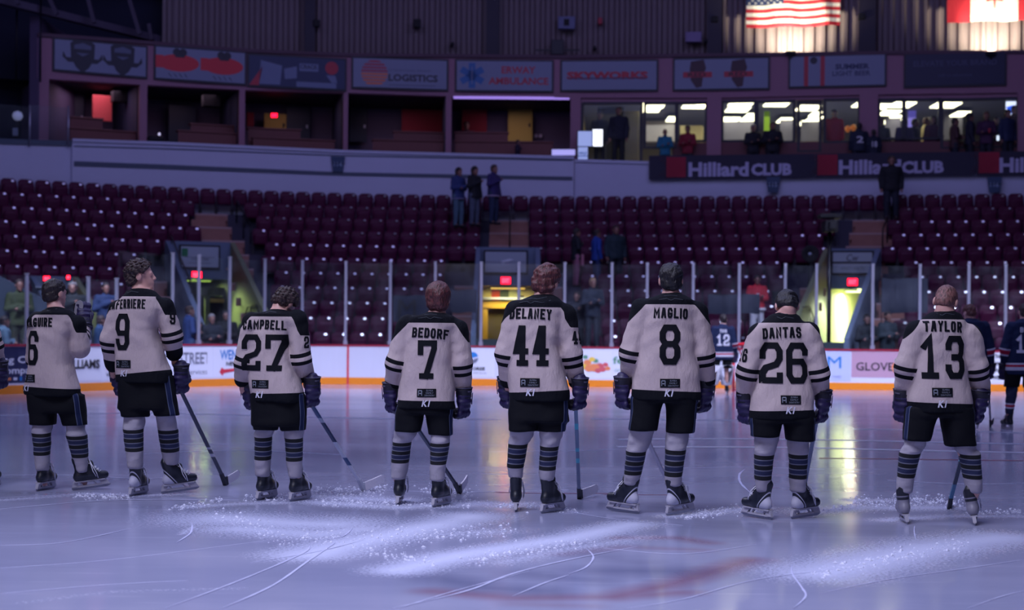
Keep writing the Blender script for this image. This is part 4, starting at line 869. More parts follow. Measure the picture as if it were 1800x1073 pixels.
# ---------------------------------------------------------------- the club: ceiling lights, windows, screens
m_panel = M('ceiling_panel', (255, 250, 225), emit=(255, 246, 205), es=4.2)
zcl = onto(1300, 174, SY).z + .02
LIGHTS = [(1148, 186.5, 40), (1145, 194, 30), (1181, 211, 16), (1221, 187.5, 40), (1236, 183, 18), (1303, 183.5, 40), (1297, 194, 38), (1320, 205.5, 18), (1283, 212, 30), (1314, 213.5, 24), (1305, 220, 32), (1366, 182.5, 40), (1381, 213, 24), (1421, 191.5, 36), (1433, 202.5, 14), (1431, 211, 22), (1420, 218, 28), (1510, 178.5, 14), (1551, 189, 20), (1586, 178, 36), (1564, 200, 30), (1572, 208.5, 18), (1566, 215, 24), (1648, 182.5, 12), (1668, 183, 30), (1688, 202, 22)]
def lab_l(px, py):
    w_ = 'large' if py < 190 else ('middle' if py < 204 else 'far')
    return w_
cl_n = {}
for px, py, wd in LIGHTS:
    Y = 53.0
    for _ in range(8): Y = (zcl - HC) * F / (hor(px) - py)
    Y = max(Y, 52.2); p = W(px, py, Y); ww = wd / F * Y
    bay = 'left of the first pillar' if px < 1245 else ('over the two dark coats' if px < 1345 else ('beside the glass door' if px < 1530 else 'in the right-hand bay')); k = cl_n.setdefault((bay, lab_l(px, py)), 0); cl_n[(bay, lab_l(px, py))] += 1
    o = thing('ceiling_light', '%s glowing ceiling panel in the club %s, %s of these' % (lab_l(px, py), bay, ORD[k]), 'ceiling light', (p.x, p.y, zcl + .03), 0, 'glowing ceiling panels in the club')
    part('diffuser', MB().box((0, 0, 0), (ww, 1.1, .05)), m_panel, o); part('frame', MB().box((0, 0, .03), (ww + .06, 1.16, .03)), m_signw, o)
for x, y, wt in ((4.5, 56, 50), (8.8, 55.5, 70), (13.5, 54.5, 60)): area('club_light', (x, y, zcl - .06), (x, y, 0), 3.2, 5, wt, (1, .93, .74))
m_frame = M('window_frame', (26, 28, 46), .5)
wins = [(1024, 1128, 180, 288), (1134, 1189, 180, 262), (1191, 1242, 180, 250), (1270, 1328, 177, 250), (1332, 1396, 177, 252), (1404, 1442, 178, 268), (1450, 1510, 174, 252), (1545, 1588, 174, 246), (1590, 1652, 174, 246), (1656, 1789, 174, 262)]
for k, (a, b, y0, y1) in enumerate(wins):
    p0, p1 = inside(a, y0, .16), inside(b, y0, .16); zt, zb = p0.z, inside(a, y1, .16).z; c = (p0 + p1) / 2; wd = (p1 - p0).xy.length; h = zt - zb
    fr = MB(); fr.box((-wd / 2, 0, 0), (.09, .12, h)).box((wd / 2, 0, 0), (.09, .12, h)).box((0, 0, h / 2 - .04), (wd, .12, .09)).box((0, 0, -h / 2 + .03), (wd, .12, .07))
    o = struct('window_%d' % (k + 1), fr, [m_frame]); o.location = (c.x, c.y, (zt + zb) / 2); o.rotation_euler = (0, 0, math.atan2(p1.y - p0.y, p1.x - p0.x)); part('pane', MB().box((0, 0, 0), (wd, .012, h)), m_glass, o)
P, z0, z1 = run(1182, 1990, [(1182, 252), (1300, 250), (1500, 250), (1990, 246)], [(1182, 300), (1990, 296)], lambda x: SY(x) + .1); mb = MB(); strip(mb, P, z0, z1, 0, .12); struct('wall_club_low', mb, [M('club_low', (104, 62, 70), .7)])
P, z0, z1 = run(1022, 1990, [(1022, 168), (1500, 162), (1990, 156)], [(1022, 181), (1260, 178), (1500, 174), (1990, 170)], lambda x: SY(x) + .1); mb = MB(); strip(mb, P, z0, z1, 0, .2); struct('wall_club_head', mb, [m_band])
def screen(px0, py0, px1, py1, d, col, es, label, fn=None):
    o, wd, h = slabthing('display_screen', label, 'screen', px0, py0, px1, py1, d, .05, M('scr_%d' % px0, col, emit=col, es=es), bevel=0, fn=('screen',)); part('housing', MB().box((0, .05, 0), (wd + .06, .06, h + .06)), m_dark, o)
    if fn: fn(o, wd, h)
screen(1016, 231, 1041, 257, -.5, (150, 165, 215), .8, 'pale blue lit screen at the left edge of the club')
screen(1042, 228, 1059, 257, -.45, (245, 248, 255), 1.9, 'bright white lit screen beside the pale blue one', lambda o, wd, h: part('rule', MB().box((.04, -.03, 0), (.02, .01, h)), MATS['scr_1016'], o))
screen(1016, 259, 1033, 282, -.5, (235, 240, 255), 1.5, 'small white and blue lit screen low at the club edge', lambda o, wd, h: (part('rule', MB().box((0, -.03, -h * .18), (wd, .01, h * .07)).box((0, -.03, -.5 * h + .02), (wd, .01, .02)), m_blue, o), part('lettering', text_mb('HALE', h * .22, wd * .8, .03, cz=0.02, y=-.03), m_blue, o)))
screen(970, 263, 1011, 273, -.75, (175, 170, 235), .8, 'lavender lit strip screen on the balcony edge')
screen(1768, 178, 1830, 212, .9, (225, 232, 255), 1.4, 'bright tilted television at the right edge of the club', lambda o, wd, h: (part('emblem', poly([(-wd / 2, h * .2), (-wd * .38, -h * .1), (wd / 2, -h * .38), (wd / 2, -.05), (-wd * .3, h * .3)], -.03), M('tv_blue', (40, 90, 220), emit=(40, 90, 230), es=1.2), o), part('lettering', text_mb('live', h * .3, wd * .5, .03, cx=-.05, cz=-.02, y=-.04), M('tv_white', (255, 255, 255), emit=(250, 250, 255), es=1.6), o)))
# things inside the club
for k, (a_, b_, y0_, y1_, t_) in enumerate(((1272, 1327, 214, 252, 'left of the dark pair of coats'), (1371, 1396, 196, 252, 'right of the dark pair of coats'), (1408, 1440, 214, 249, 'seen through the glass door'), (1556, 1583, 204, 246, 'at the left of the right-hand club bay'), (1658, 1692, 194, 246, 'behind the brown patterned shirt'))):
    slabthing('partition', 'pale partition inside the club %s' % t_, 'partition', a_, y0_, b_, y1_, 5.5, .1, M('partition_pale', (104, 102, 122), .8))
slabthing('wall_panel', 'pale tall curtain panel behind the two dark figures', 'panel', 1096, 196, 1123, 290, 1.2, .1, M('curtain', (190, 180, 140), .8))
slabthing('wall_panel', 'dark panel added for the dim doorway behind the two figures at the club entrance', 'panel', 1050, 184, 1097, 290, 3.0, .1, m_dark)  # dark sheet put in for the dimness of the doorway
slabthing('club_counter', 'white serving counter with a lit back in the club', 'counter', 1136, 214, 1186, 250, 6.0, .4, M('counter_white', (190, 186, 200), .6))
slabthing('club_counter', 'cream backlit bar at the second club window', 'counter', 1196, 222, 1236, 250, 5.0, .4, M('bar_cream', (220, 206, 160), .6))
slabthing('wall_panel', 'glowing green wall patch between the two dark coats', 'panel', 1343, 196, 1353, 240, 4.0, .1, M('green_glow', (130, 170, 20), .6, emit=(110, 150, 10), es=.25))  # emission makes this patch of wall look lit
slabthing('wall_panel', 'wooden sill panel in the glass door', 'panel', 1408, 250, 1441, 258, .5, .15, M('sill_wood', (190, 110, 60), .5))
slabthing('wall_panel', 'violet lit wall strip in the right-hand club bay', 'panel', 1596, 176, 1610, 246, 5.0, .1, M('violet_glow', (120, 110, 200), .6, emit=(110, 100, 220), es=.4))  # emission stands in for light on this strip of wall
for k, (px, py) in enumerate(((1480, 228), (1490, 226), )):
    p = inside(px + 10, py, 1.6); single('amber_ball', MB().lathe([(0, -.1), (.05, -.07), (.1, .02), (.08, .1), (0, .14)], (0, 0, 0), 12), M('ball_amber', (236, 150, 70), .4, emit=(230, 130, 50), es=.2), 'amber round ball in the club, the %s of two' % ('left', 'right')[k], 'lamp', p, smooth=True, group='amber balls in the club')  # amber balls with a little emission of their own
# banners on the balcony
m_bn = M('banner_navy', (34, 32, 58), .7); m_bt = M('banner_text', (176, 172, 206), .7); m_br = M('banner_crimson', (150, 16, 52), .7)
T_NB = [(1140, 274), (1400, 271), (1600, 268), (1990, 264)]; T_NBB = [(1140, 316), (1400, 313), (1600, 310), (1990, 306)]
for k, (a, b, l) in enumerate(((1141, 1432, 'navy Hilliard CLUB banner on the balcony, left one of three'), (1433, 1715, 'navy Hilliard CLUB banner on the balcony, middle one of three'), (1716, 1990, 'navy Hilliard CLUB banner cut by the right edge'))):
    P, z0, z1 = run(a, b, T_NB, T_NBB, lambda x: FY(x) - .05); c = P[len(P) // 2]; mb = MB(); strip(mb, [q - c for q in P], z0, z1, 0, .03); o = single('banner', mb, m_bn, l, 'banner', (c.x, c.y, 0), group='Hilliard CLUB banners')
    def place(px, py, mbx, nm, mt, off=.07):
        p = onto(px, py, lambda x: FY(x) - off); mbx.xform(Matrix.Translation((p.x - c.x, p.y - c.y, p.z)) @ Matrix.Rotation(tang(p, FY), 4, 'Z')); part(nm, mbx, mt, o)
    o0 = {0: 0, 1: 266, 2: 550}[k]; yb = -4 * k
    place(1188.5 + o0, 294 + yb, MB().box((0, 0, 0), (.63, .012, .66)), 'square', m_br)
    w2 = MB()
    for j in range(-3, 4): w2.beam((-.3 + .1 * j * .9, 0, -.3), (.0 + .1 * j, 0, .0), .015, .004); w2.beam((.0 + .1 * j * .9, 0, .0), (-.28 + .1 * j, 0, .3), .015, .004)
    place(1188.5 + o0, 294 + yb, w2, 'emblem', M('crimson_dark', (108, 10, 40), .7), .085)
    place(1263 + o0, 298 + yb, text_mb('Hilliard', .48, 1.95, .04), 'lettering', m_bt); place(1356 + o0, 298 + yb, text_mb('CLUB', .40, 1.30, .05), 'lettering', m_bt)
for px, s, l in ((594, '114', 'small blue section sign 114 on the balcony'), (1359, '115', 'small blue section sign 115 under the banners'), (1748, '116', 'small blue section sign 116 at right under the banners')):
    py = 289 if px < 900 else 325
    p = onto(px, py, lambda x: FY(x) - .08); o = thing('section_sign', l, 'sign', p, tang(p, FY)); part('plate', MB().prism([(-.22, -.24), (-.14, -.24), (.14, -.24), (.22, -.24)], -.01, .01), m_rail, o)
    pl = MB(); pl.add([(-.23, -.02, .25), (.23, -.02, .25), (.16, -.02, -.25), (-.16, -.02, -.25), (-.23, .03, .25), (.23, .03, .25), (.16, .03, -.25), (-.16, .03, -.25)], [(3, 2, 1, 0), (4, 5, 6, 7), (0, 1, 5, 4), (1, 2, 6, 5), (2, 3, 7, 6), (3, 0, 4, 7)]); part('face', pl, M('section_blue', (36, 62, 100), .5), o); part('lettering', text_mb(s, .15, .26, .01, y=-.03), M('section_text', (150, 170, 200), .5), o)
# ---------------------------------------------------------------- signs on the beam
m_face = M('sign_face', (112, 120, 150), .4); m_fr = M('sign_frame', (20, 22, 40), .5); m_sr = M('sign_red', (170, 36, 60), .5); m_sb = M('sign_blue', (36, 96, 160), .5); m_sd = M('sign_dark', (26, 28, 48), .5); m_so = M('sign_orange', (220, 110, 50), .5)
def sign(px0, ya, px1, yb_, hpx, label, face=m_face):
    fy = lambda x: SY(x) - .06
    a = onto(px0, ya, fy); b = onto(px1, yb_, fy); c = (a + b) / 2; wd = (b - a).xy.length; h = hpx / F * c.y
    o = thing('billboard', label, 'sign', c, math.atan2(b.y - a.y, b.x - a.x), 'sign boards over the suites'); part('frame', MB().box((0, .04, 0), (wd + .12, .1, h + .12)), m_fr, o); part('face', MB().box((0, -.02, 0), (wd, .02, h)), face, o); return o, wd, h
Y_ = -.035
o, wd, h = sign(96, 97, 256, 108, 52, 'pale sign board with two dark crest emblems')
for k, cx in enumerate((-.2, .24)):
    x = cx * wd; q = poly([(x - .38, .40), (x - .2, .52), (x + .2, .52), (x + .38, .40), (x + .36, -.05), (x + .2, -.35), (x, -.52), (x - .2, -.35), (x - .36, -.05)], Y_, 0); q = poly([(x - .6, .12), (x - .5, -.06), (x + .5, -.06), (x + .6, .12), (x + .62, -.05), (x + .45, -.2), (x - .45, -.2), (x - .62, -.05)], Y_ - .004, 0, q); q = poly([(x - .26, .34), (x, .42), (x + .26, .34), (x + .26, .22), (x - .26, .22)], Y_ - .004, 1, q); q = poly([(x - .2, .1), (x + .2, .1), (x, .0)], Y_ - .004, 1, q); part('emblem', q, [m_sd, M('sign_mid', (84, 92, 120), .5)], o)
o, wd, h = sign(274, 110, 430, 120, 54, 'pale sign board with two red oval emblems')
for k, cx in enumerate((-.25, .25)):
    x = cx * wd; q = disc(.66, Y_, 20, 0, x, .02, None, 1.0, .42); q.box((x - .6, Y_, .04), (.25, .004, .4), mi=0); q = disc(.13, Y_ - .004, 10, 1, x - .06, .36, q); q = disc(.13, Y_ - .004, 10, 1, x + .14, .36, q); q.box((x + .04, Y_ - .004, .27), (.3, .004, .14), mi=1)
    for j in range(4): q.beam((x - .32 + j * .17, Y_ - .004, -.32), (x - .22 + j * .17, Y_ - .004, -.44), .05, .004, 1)
    part('emblem', q, [M('sign_scarlet', (200, 34, 52), .5), m_sd], o)
o, wd, h = sign(438, 124, 606, 131, 52, 'dark blue sign board with pale patches and a red wedge', M('sign_navy', (30, 42, 84), .5))
q = poly([(-wd * .5, -h * .5), (-wd * .4, -h * .5), (-wd * .36, h * .15)], Y_, 1); q = poly([(-wd * .38, h * .35), (-wd * .16, h * .2), (-wd * .18, -h * .45), (-wd * .4, -h * .45)], Y_, 0, q); q = poly([(-wd * .14, h * .1), (-.02, h * .2), (-.02, -h * .2), (-wd * .13, -h * .25)], Y_, 0, q); q.box((wd * .12, Y_, h * .18), (wd * .2, .004, h * .26), mi=0); q.box((wd * .2, Y_, -h * .4), (wd * .42, .004, h * .18), mi=0); q = disc(.22, Y_, 14, 1, wd * .36, h * .2, q); q = poly([(wd * .3, -.05), (wd * .4, -.05), (wd * .42, -h * .3), (wd * .36, -h * .3)], Y_, 0, q); part('emblem', q, [M('sign_patch', (104, 116, 150), .5), m_sr], o); part('lettering', text_mb('CRACK', h * .14, wd * .18, .02, cx=wd * .12, cz=h * .2, y=Y_ - .006), m_sd, o)
o, wd, h = sign(621, 129, 785, 131, 50, 'pale sign board reading LOGISTICS beside a striped ball')
q = MB()
for j in range(8):
    zz = .42 - j * .105; r = .44; x0 = math.sqrt(max(.01, r * r - (zz) ** 2)); z2 = zz - .06; x1 = math.sqrt(max(.01, r * r - z2 * z2)); q = poly([(-wd * .275 - x0, zz), (-wd * .275 + x0, zz), (-wd * .275 + x1, z2), (-wd * .275 - x1, z2)], Y_, 0 if j < 4 else 1, q)
part('emblem', q, [m_sr, m_so], o); part('lettering', text_mb('LOGISTICS', h * .25, wd * .53, .035, cx=wd * .14, cz=-h * .14, y=Y_), m_sd, o); part('lettering', text_mb('INTERNATIONAL FREIGHT', h * .08, wd * .45, .0, cx=wd * .1, cz=h * .12, y=Y_), M('sign_mid'), o); part('rule', MB().box((wd * .13, Y_, -h * .4), (wd * .5, .004, .03)), M('sign_mid'), o)
o, wd, h = sign(803, 133, 970, 134, 51, 'pale sign board reading ERWAY AMBULANCE with a blue star')
q = MB()
for j in range(3):
    t = math.pi / 3 * j; q.beam((-wd * .34 - .42 * math.sin(t), Y_, .42 * math.cos(t)), (-wd * .34 + .42 * math.sin(t), Y_, -.42 * math.cos(t)), .22, .004, 0, (0, 1, 0))
q.box((-wd * .34, Y_ - .006, 0), (.03, .004, .6), mi=1); part('emblem', q, [m_sb, m_face], o)
part('lettering', text_mb('ERWAY', h * .25, wd * .36, .03, cx=wd * .15, cz=h * .20, y=Y_), m_sr, o); part('lettering', text_mb('AMBULANCE', h * .25, wd * .63, .03, cx=wd * .15, cz=-h * .18, y=Y_), m_sr, o)
o, wd, h = sign(988, 134, 1154, 132, 50, 'pale sign board with one long red and blue word')
part('lettering', text_mb('SKYWORKS', h * .28, wd * .86, .06, cx=-wd * .02, y=Y_), m_sr, o); part('lettering', text_mb('SKYWORKS', h * .28, wd * .86, .03, cx=-wd * .03, cz=-.06, y=Y_ + .006), M('sign_navy'), o); part('rule', MB().box((-wd * .02, Y_ - .004, -h * .1), (wd * .84, .004, .035)), M('sign_navy'), o)
o, wd, h = sign(1186, 132, 1350, 128, 52, 'pale sign board with two dark red bust emblems')
for cx in (-.26, .18):
    x = cx * wd; q = poly([(x - .2, .42), (x + .22, .48), (x + .3, .2), (x + .2, -.1), (x + .16, -.42), (x - .02, -.46), (x - .2, -.2), (x - .24, .15)], Y_, 0); q.box((x + .02, Y_ - .004, -.02), (.95, .004, .18), mi=1); part('emblem', q, [M('sign_maroon', (54, 18, 40), .5), m_sr], o); part('lettering', text_mb('RED', .14, .6, .03, cx=x, cz=-.02, y=Y_ - .008), M('sign_maroon'), o)
o, wd, h = sign(1389, 126, 1555, 123, 52, 'pale sign board reading LIGHT BEER with two red bars')
part('bar', MB().box((-wd * .33, Y_, 0), (.14, .004, h)).box((-wd * .155, Y_, 0), (.14, .004, h)), m_sr, o); q = disc(.12, Y_, 12, 0, -wd * .25, h * .36); part('emblem', q, m_sd, o); part('lettering', text_mb('SUMMER', h * .19, wd * .36, .04, cx=wd * .16, cz=h * .13, y=Y_), M('sign_navy'), o); part('lettering', text_mb('LIGHT BEER', h * .17, wd * .4, .02, cx=wd * .15, cz=-h * .1, y=Y_), M('sign_navy'), o)
o, wd, h = sign(1592, 124, 1766, 120, 55, 'dark navy sign board with faint letters', M('sign_deep', (22, 26, 66), .5)); part('lettering', text_mb('ELEVATE YOUR BRAND', h * .18, wd * .84, .01, cz=h * .2, y=Y_), M('sign_faint', (66, 68, 104), .5), o); part('lettering', text_mb('call to advertise', h * .1, wd * .34, .0, cz=-h * .18, y=Y_), M('sign_faint'), o)
# ---------------------------------------------------------------- upper wall, columns, flags, roof steel
UY = lambda x: SY(x) + 1.0
def corrugated():
    xs = np.arange(-11.5, 22, .045); P = []; 
    mb = MB(); v = []; f = []; prof = [0, 0, 0, .03, .09, .09, .09, .03]
    for k, x in enumerate(xs):
        y = UY(x) - prof[k % 8]; v += [(x, y, 9.6), (x, y, 18.5)]
    for k in range(len(xs) - 1): f.append((2 * k, 2 * k + 2, 2 * k + 3, 2 * k + 1))
    mb.add(v, f); struct('wall_upper', mb, [M('wall_metal', (112, 98, 104), .55)])
corrugated()
for k, (px, wd) in enumerate(((543, 13), (866, 16), (1256, 18), (1524, 20))):
    p = onto(px, 60, lambda x: UY(x) - .2); o = struct('column_%d' % (k + 11), MB().box((0, 0, 0), (wd / F * p.y, .3, 7.5)).box((0, -.2, 0), (wd / F * p.y * 1.4, .03, 7.5)), [M('steel_dark', (42, 36, 56), .6)]); o.location = (p.x, p.y, 13.9); o.rotation_euler = (0, 0, tang(p))
def wallbox(name, label, cat, px, py, wpx, hpx, mat_, extra=None):
    p = onto(px, py, lambda x: UY(x) - .35); o = thing(name, label, cat, p, tang(p)); k = p.y / F; part('body', MB().box((0, 0, 0), (wpx * k, .3, hpx * k)), mat_, o, bevel=.02); part('bracket', MB().box((0, .22, 0), (.08, .2, .08)), m_rail, o)
    if extra: extra(o, wpx * k, hpx * k)
    return o
wallbox('loudspeaker', 'black wall loudspeaker left of the second dark column', 'loudspeaker', 733, 42, 13, 14, m_dark); wallbox('loudspeaker', 'black wall loudspeaker left of the striped flag', 'loudspeaker', 1256, 35, 12, 10, m_dark); wallbox('loudspeaker', 'black wall loudspeaker right of the striped flag', 'loudspeaker', 1515, 30, 12, 10, m_dark)
wallbox('loudspeaker', 'small dark box on the upper wall at left', 'loudspeaker', 556, 42, 12, 12, m_dark)
wallbox('wall_unit', 'pale square wall unit with a dark centre', 'wall unit', 996, 41, 30, 22, M('unit_pale', (96, 100, 140), .5), lambda o, a, b: part('grille', MB().box((0, -.17, 0), (a * .3, .03, b * .5)), m_dark, o))
wallbox('wall_unit', 'small dark red alarm on the upper wall', 'alarm', 1055, 38, 7, 11, m_sr); wallbox('wall_unit', 'dark bracket frame below the pale wall unit', 'bracket', 980, 84, 22, 26, m_fr, lambda o, a, b: part('bar', MB().box((0, -.1, -.1), (1.5, .05, .05)), m_rail, o))
wallbox('round_lamp', 'pale round lamp on the upper wall left of the striped flag', 'lamp', 1219, 66, 28, 18, M('unit_mauve', (120, 104, 150), .5))
for px, py, n in ((795, 78, 'left'), (1045, 85, 'right'), (1240, 72, 'far right')): wallbox('junction_box', 'tiny dark junction box on the upper wall, %s one' % n, 'junction box', px, py, 6, 6, m_dark)
def flag(px0, px1, pyt, pyb, label, fn):
    fy = lambda x: UY(x) - .42
    a = onto(px0, (pyt + pyb) / 2, fy); b = onto(px1, (pyt + pyb) / 2, fy); c = (a + b) / 2; wd = (b - a).xy.length; h = (pyb - pyt) / F * c.y
    o = thing('flag', label, 'flag', c, math.atan2(b.y - a.y, b.x - a.x)); fn(o, wd, h)
    part('pole', MB().tube([(-wd / 2 - .1, .06, h / 2 + .03), (wd / 2 + .1, .06, h / 2 + .03)], .025, 6), m_post, o, True)
    for sx in (-.45, 0, .45): part('hanger', MB().box((sx * wd, .2, h / 2 + .03), (.03, .3, .03)), m_post, o)
def cloth(x0, x1, z0, z1, mi, mb, n=26, y=0, th=0.008):
    def yy(x, z): return y + .035 * math.sin(x * 5.0 + z * 1.2) + .02 * math.sin(x * 11 + z * 2)
    v = []; f = []
    for s in (0, 1):
        for k in range(n + 1):
            x = x0 + (x1 - x0) * k / n
            for z in (z0, z1): v.append((x, yy(x, z) + s * th, z - .02 * math.sin(x * 4)))
    m = 2 * (n + 1)
    for k in range(n):
        a = 2 * k; f += [(a, a + 2, a + 3, a + 1), (m + a + 1, m + a + 3, m + a + 2, m + a), (a, m + a, m + a + 2, a + 2), (a + 1, a + 3, m + a + 3, m + a + 1)]
    mb.add(v, f, mi)
m_fr_ = M('flag_red', (178, 28, 48), .75); m_fw = M('flag_white', (222, 218, 212), .75); m_fb = M('flag_blue', (32, 48, 96), .75)
def us(o, wd, h):
    mb = MB(); s = h / 13
    for k in range(13):
        z1 = h / 2 - k * s; x0 = -wd / 2 + (.4 * wd if k < 7 else 0); cloth(x0, wd / 2, z1 - s, z1, k % 2, mb)
    part('stripes', mb, [m_fr_, m_fw], o); mb = MB(); cloth(-wd / 2, -.1 * wd, h / 2 - 7 * s, h / 2, 0, mb, 12); part('canton', mb, m_fb, o); st = MB()
    for r in range(9):
        for q in range(6 - r % 2):
            x = -wd / 2 + wd * .4 * (q + (.5 if r % 2 == 0 else 1)) / 6; z = h / 2 - 7 * s * (r + .5) / 9; P = []
            for t in range(10): R = (.05, .02)[t % 2]; P.append((x + R * math.sin(t * math.pi / 5), z + R * math.cos(t * math.pi / 5)))
            poly(P, -.065, 0, st)
    part('stars', st, m_fw, o)
def ca(o, wd, h):
    mb = MB(); cloth(-wd / 2, -wd / 4, -h / 2, h / 2, 0, mb, 10); cloth(wd / 4, wd / 2, -h / 2, h / 2, 0, mb, 10); cloth(-wd / 4, wd / 4, -h / 2, h / 2, 1, mb, 20); part('cloth', mb, [m_fr_, m_fw], o)
    half = [(0, .95), (.12, .68), (.27, .76), (.20, .30), (.40, .50), (.45, .40), (.68, .44), (.60, .22), (.70, .14), (.38, -.14), (.42, -.28), (.05, -.20), (.03, -.62)]
    k = h * .42; z0 = h * .02; P = [(x * k, z * k + z0) for x, z in half] + [(-x * k, z * k + z0) for x, z in half[::-1][:-1]]
    part('leaf', poly(P, -.075), m_fr_, o)
flag(1312, 1477, -39, 47, 'striped red, white and blue flag lit from below on the upper wall', us); flag(1665, 1832, -46, 37, 'red and white maple leaf flag lit from below at right', ca)
for px, tx, n, wt in ((1390, 1392, 'striped', 1000), (1742, 1742, 'maple leaf', 1050)):
    p = onto(px, 94, lambda x: UY(x) - 1.15); t = onto(tx, 40, UY); o = thing('flood_lamp', 'small dark flood lamp on the ledge under the %s flag' % n, 'lamp', p); part('body', MB().box((0, 0, 0), (.3, .2, .14)), m_dark, o, bevel=.02); part('yoke', MB().box((0, 0, -.1), (.06, .1, .12)), m_rail, o); part('lens', MB().box((0, .02, .075), (.24, .14, .012)), M('flood_lens', (255, 240, 200), emit=(255, 240, 190), es=3), o)
    spot('flag_light', (p.x, p.y, p.z + .12), (t.x, t.y - .05, p.z + 1.3), wt, 142, (1, .91, .62), .9, .12)
# roof steel at upper left
m_steel = M('roof_steel', (70, 62, 84), .6)
o = thing('roof_truss', 'sloping roof truss crossing the top left corner', 'truss', W(0, 0, 46)); p0 = W(0, 0, 46)
def rel(px, py, Y): return W(px, py, Y) - p0
part('chord', MB().beam(rel(-60, -14, 45.5), rel(345, 86, 51.5), .28, .22), m_steel, o); part('chord', MB().beam(rel(-60, -120, 45.5), rel(345, -10, 51.5), .28, .22), m_steel, o)
for (a, b, c, d, Y) in ((153, -10, 166, 40, 48), (225, -10, 246, 60, 49), (60, -60, 100, 25, 47), (262, 42, 267, 70, 50), (20, -40, 32, 8, 46)): part('web', MB().beam(rel(a, b, Y), rel(c, d, Y), .12, .12), m_steel, o)
o = thing('roof_beam', 'dark wide roof beam behind the truss at upper left', 'beam', W(150, 20, 52)); part('flange', MB().beam((-4.5, 0, 1.4), (3.6, .6, -.1), .5, .9), M('steel_dark'), o)
q = MB(); q.quad((-40, 38, 18.5), (40, 38, 18.5), (40, 64, 18.5), (-40, 64, 18.5)); struct('ceiling', q, [M('roof_dark', (40, 40, 60), .9)])
q = MB(); q.box((-14.0, 50.5, 14.5), (10, .2, 10), .35); struct('wall_void_left', q, [M('roof_void', (30, 34, 58), .9)])  # dark sheet stands in for the unlit void under the roof
for px, n in ((30, 'left'), (72, 'right')): 
    a = W(px, -5, 47); single('hanging_rod', MB().tube([(0, 0, 0), (0, 0, -2.6)], .03, 6), m_rail, 'thin dark hanging rod at upper left, %s one' % n, 'rod', a, smooth=True)
# ================================================================ BLOCK LETTERING
GL = {'A': [[(0, 0), (.36, 1), (.64, 1), (1, 0)], [(.2, .3), (.8, .3)]], 'B': [[(0, 0), (0, 1), (.75, 1), (1, .84), (1, .66), (.8, .52), (0, .52)], [(.8, .52), (1, .38), (1, .16), (.78, 0), (0, 0)]],
 'C': [[(1, .78), (1, .82), (.78, 1), (.22, 1), (0, .82), (0, .18), (.22, 0), (.78, 0), (1, .18), (1, .22)]], 'D': [[(0, 0), (0, 1), (.72, 1), (1, .8), (1, .2), (.72, 0), (-.05, 0)]], 'E': [[(1, 1), (0, 1), (0, 0), (1, 0)], [(0, .52), (.75, .52)]],
 'F': [[(1, 1), (0, 1), (0, 0)], [(0, .52), (.75, .52)]], 'G': [[(1, .79), (1, .83), (.78, 1), (.22, 1), (0, .82), (0, .18), (.22, 0), (.78, 0), (1, .18), (1, .42), (.62, .42)]], 'I': [[(.5, 0), (.5, 1)]], 'L': [[(0, 1), (0, 0), (1, 0)]],
 'M': [[(0, 0), (0, 1), (.5, .35), (1, 1), (1, 0)]], 'N': [[(0, 0), (0, 1), (1, 0), (1, 1)]], 'O': [[(.5, 0), (.22, 0), (0, .18), (0, .82), (.22, 1), (.78, 1), (1, .82), (1, .18), (.78, 0), (.5, 0)]],
 'P': [[(0, 0), (0, 1), (.78, 1), (1, .84), (1, .6), (.78, .44), (0, .44)]], 'R': [[(0, 0), (0, 1), (.78, 1), (1, .84), (1, .62), (.78, .46), (0, .46)], [(.5, .46), (1, 0)]], 'S': [[(1, .80), (1, .83), (.78, 1), (.22, 1), (0, .82), (0, .66), (.2, .52), (.8, .5), (1, .36), (1, .18), (.78, 0), (.22, 0), (0, .17), (0, .2)]],
 'T': [[(0, 1), (1, 1)], [(.5, 1), (.5, 0)]], 'U': [[(0, 1), (0, .18), (.22, 0), (.78, 0), (1, .18), (1, 1)]], 'Y': [[(0, 1), (.5, .5), (1, 1)], [(.5, .5), (.5, 0)]], 'H': [[(0, 0), (0, 1)], [(1, 0), (1, 1)], [(0, .5), (1, .5)]],
 '1': [[(.05, .80), (.5, 1), (.5, 0)], [(.05, 0), (.95, 0)]], '2': [[(0, .70), (0, .84), (.2, 1), (.8, 1), (1, .84), (1, .62), (.8, .46), (.2, .36), (0, .2), (0, 0), (1, 0), (1, .14)]], '3': [[(0, .78), (0, .84), (.2, 1), (.8, 1), (1, .84), (1, .62), (.84, .5), (.42, .5)], [(.84, .5), (1, .38), (1, .16), (.8, 0), (.2, 0), (0, .16), (0, .22)]],
 '4': [[(.68, 0), (.68, 1), (.5, 1), (0, .34), (1, .34)], [(.38, 0), (1, 0)]], '5': [[(1, 1), (0, 1), (0, .56), (.8, .56), (1, .42), (1, .16), (.8, 0), (.2, 0), (0, .16)]], '6': [[(1, .80), (1, .85), (.8, 1), (.2, 1), (0, .84), (0, .16), (.2, 0), (.8, 0), (1, .16), (1, .40), (.8, .54), (0, .54)]],
 '7': [[(0, .72), (0, 1), (1, 1), (1, .84), (.42, 0)], [(.12, 0), (.76, 0)]], '8': [[(.5, .52), (.2, .52), (0, .38), (0, .16), (.2, 0), (.8, 0), (1, .16), (1, .38), (.8, .52), (.2, .52), (0, .66), (0, .84), (.2, 1), (.8, 1), (1, .84), (1, .66), (.8, .52), (.5, .52)]],
 '9': [[(0, .20), (0, .15), (.2, 0), (.8, 0), (1, .16), (1, .84), (.8, 1), (.2, 1), (0, .84), (0, .60), (.2, .46), (1, .46)]]}
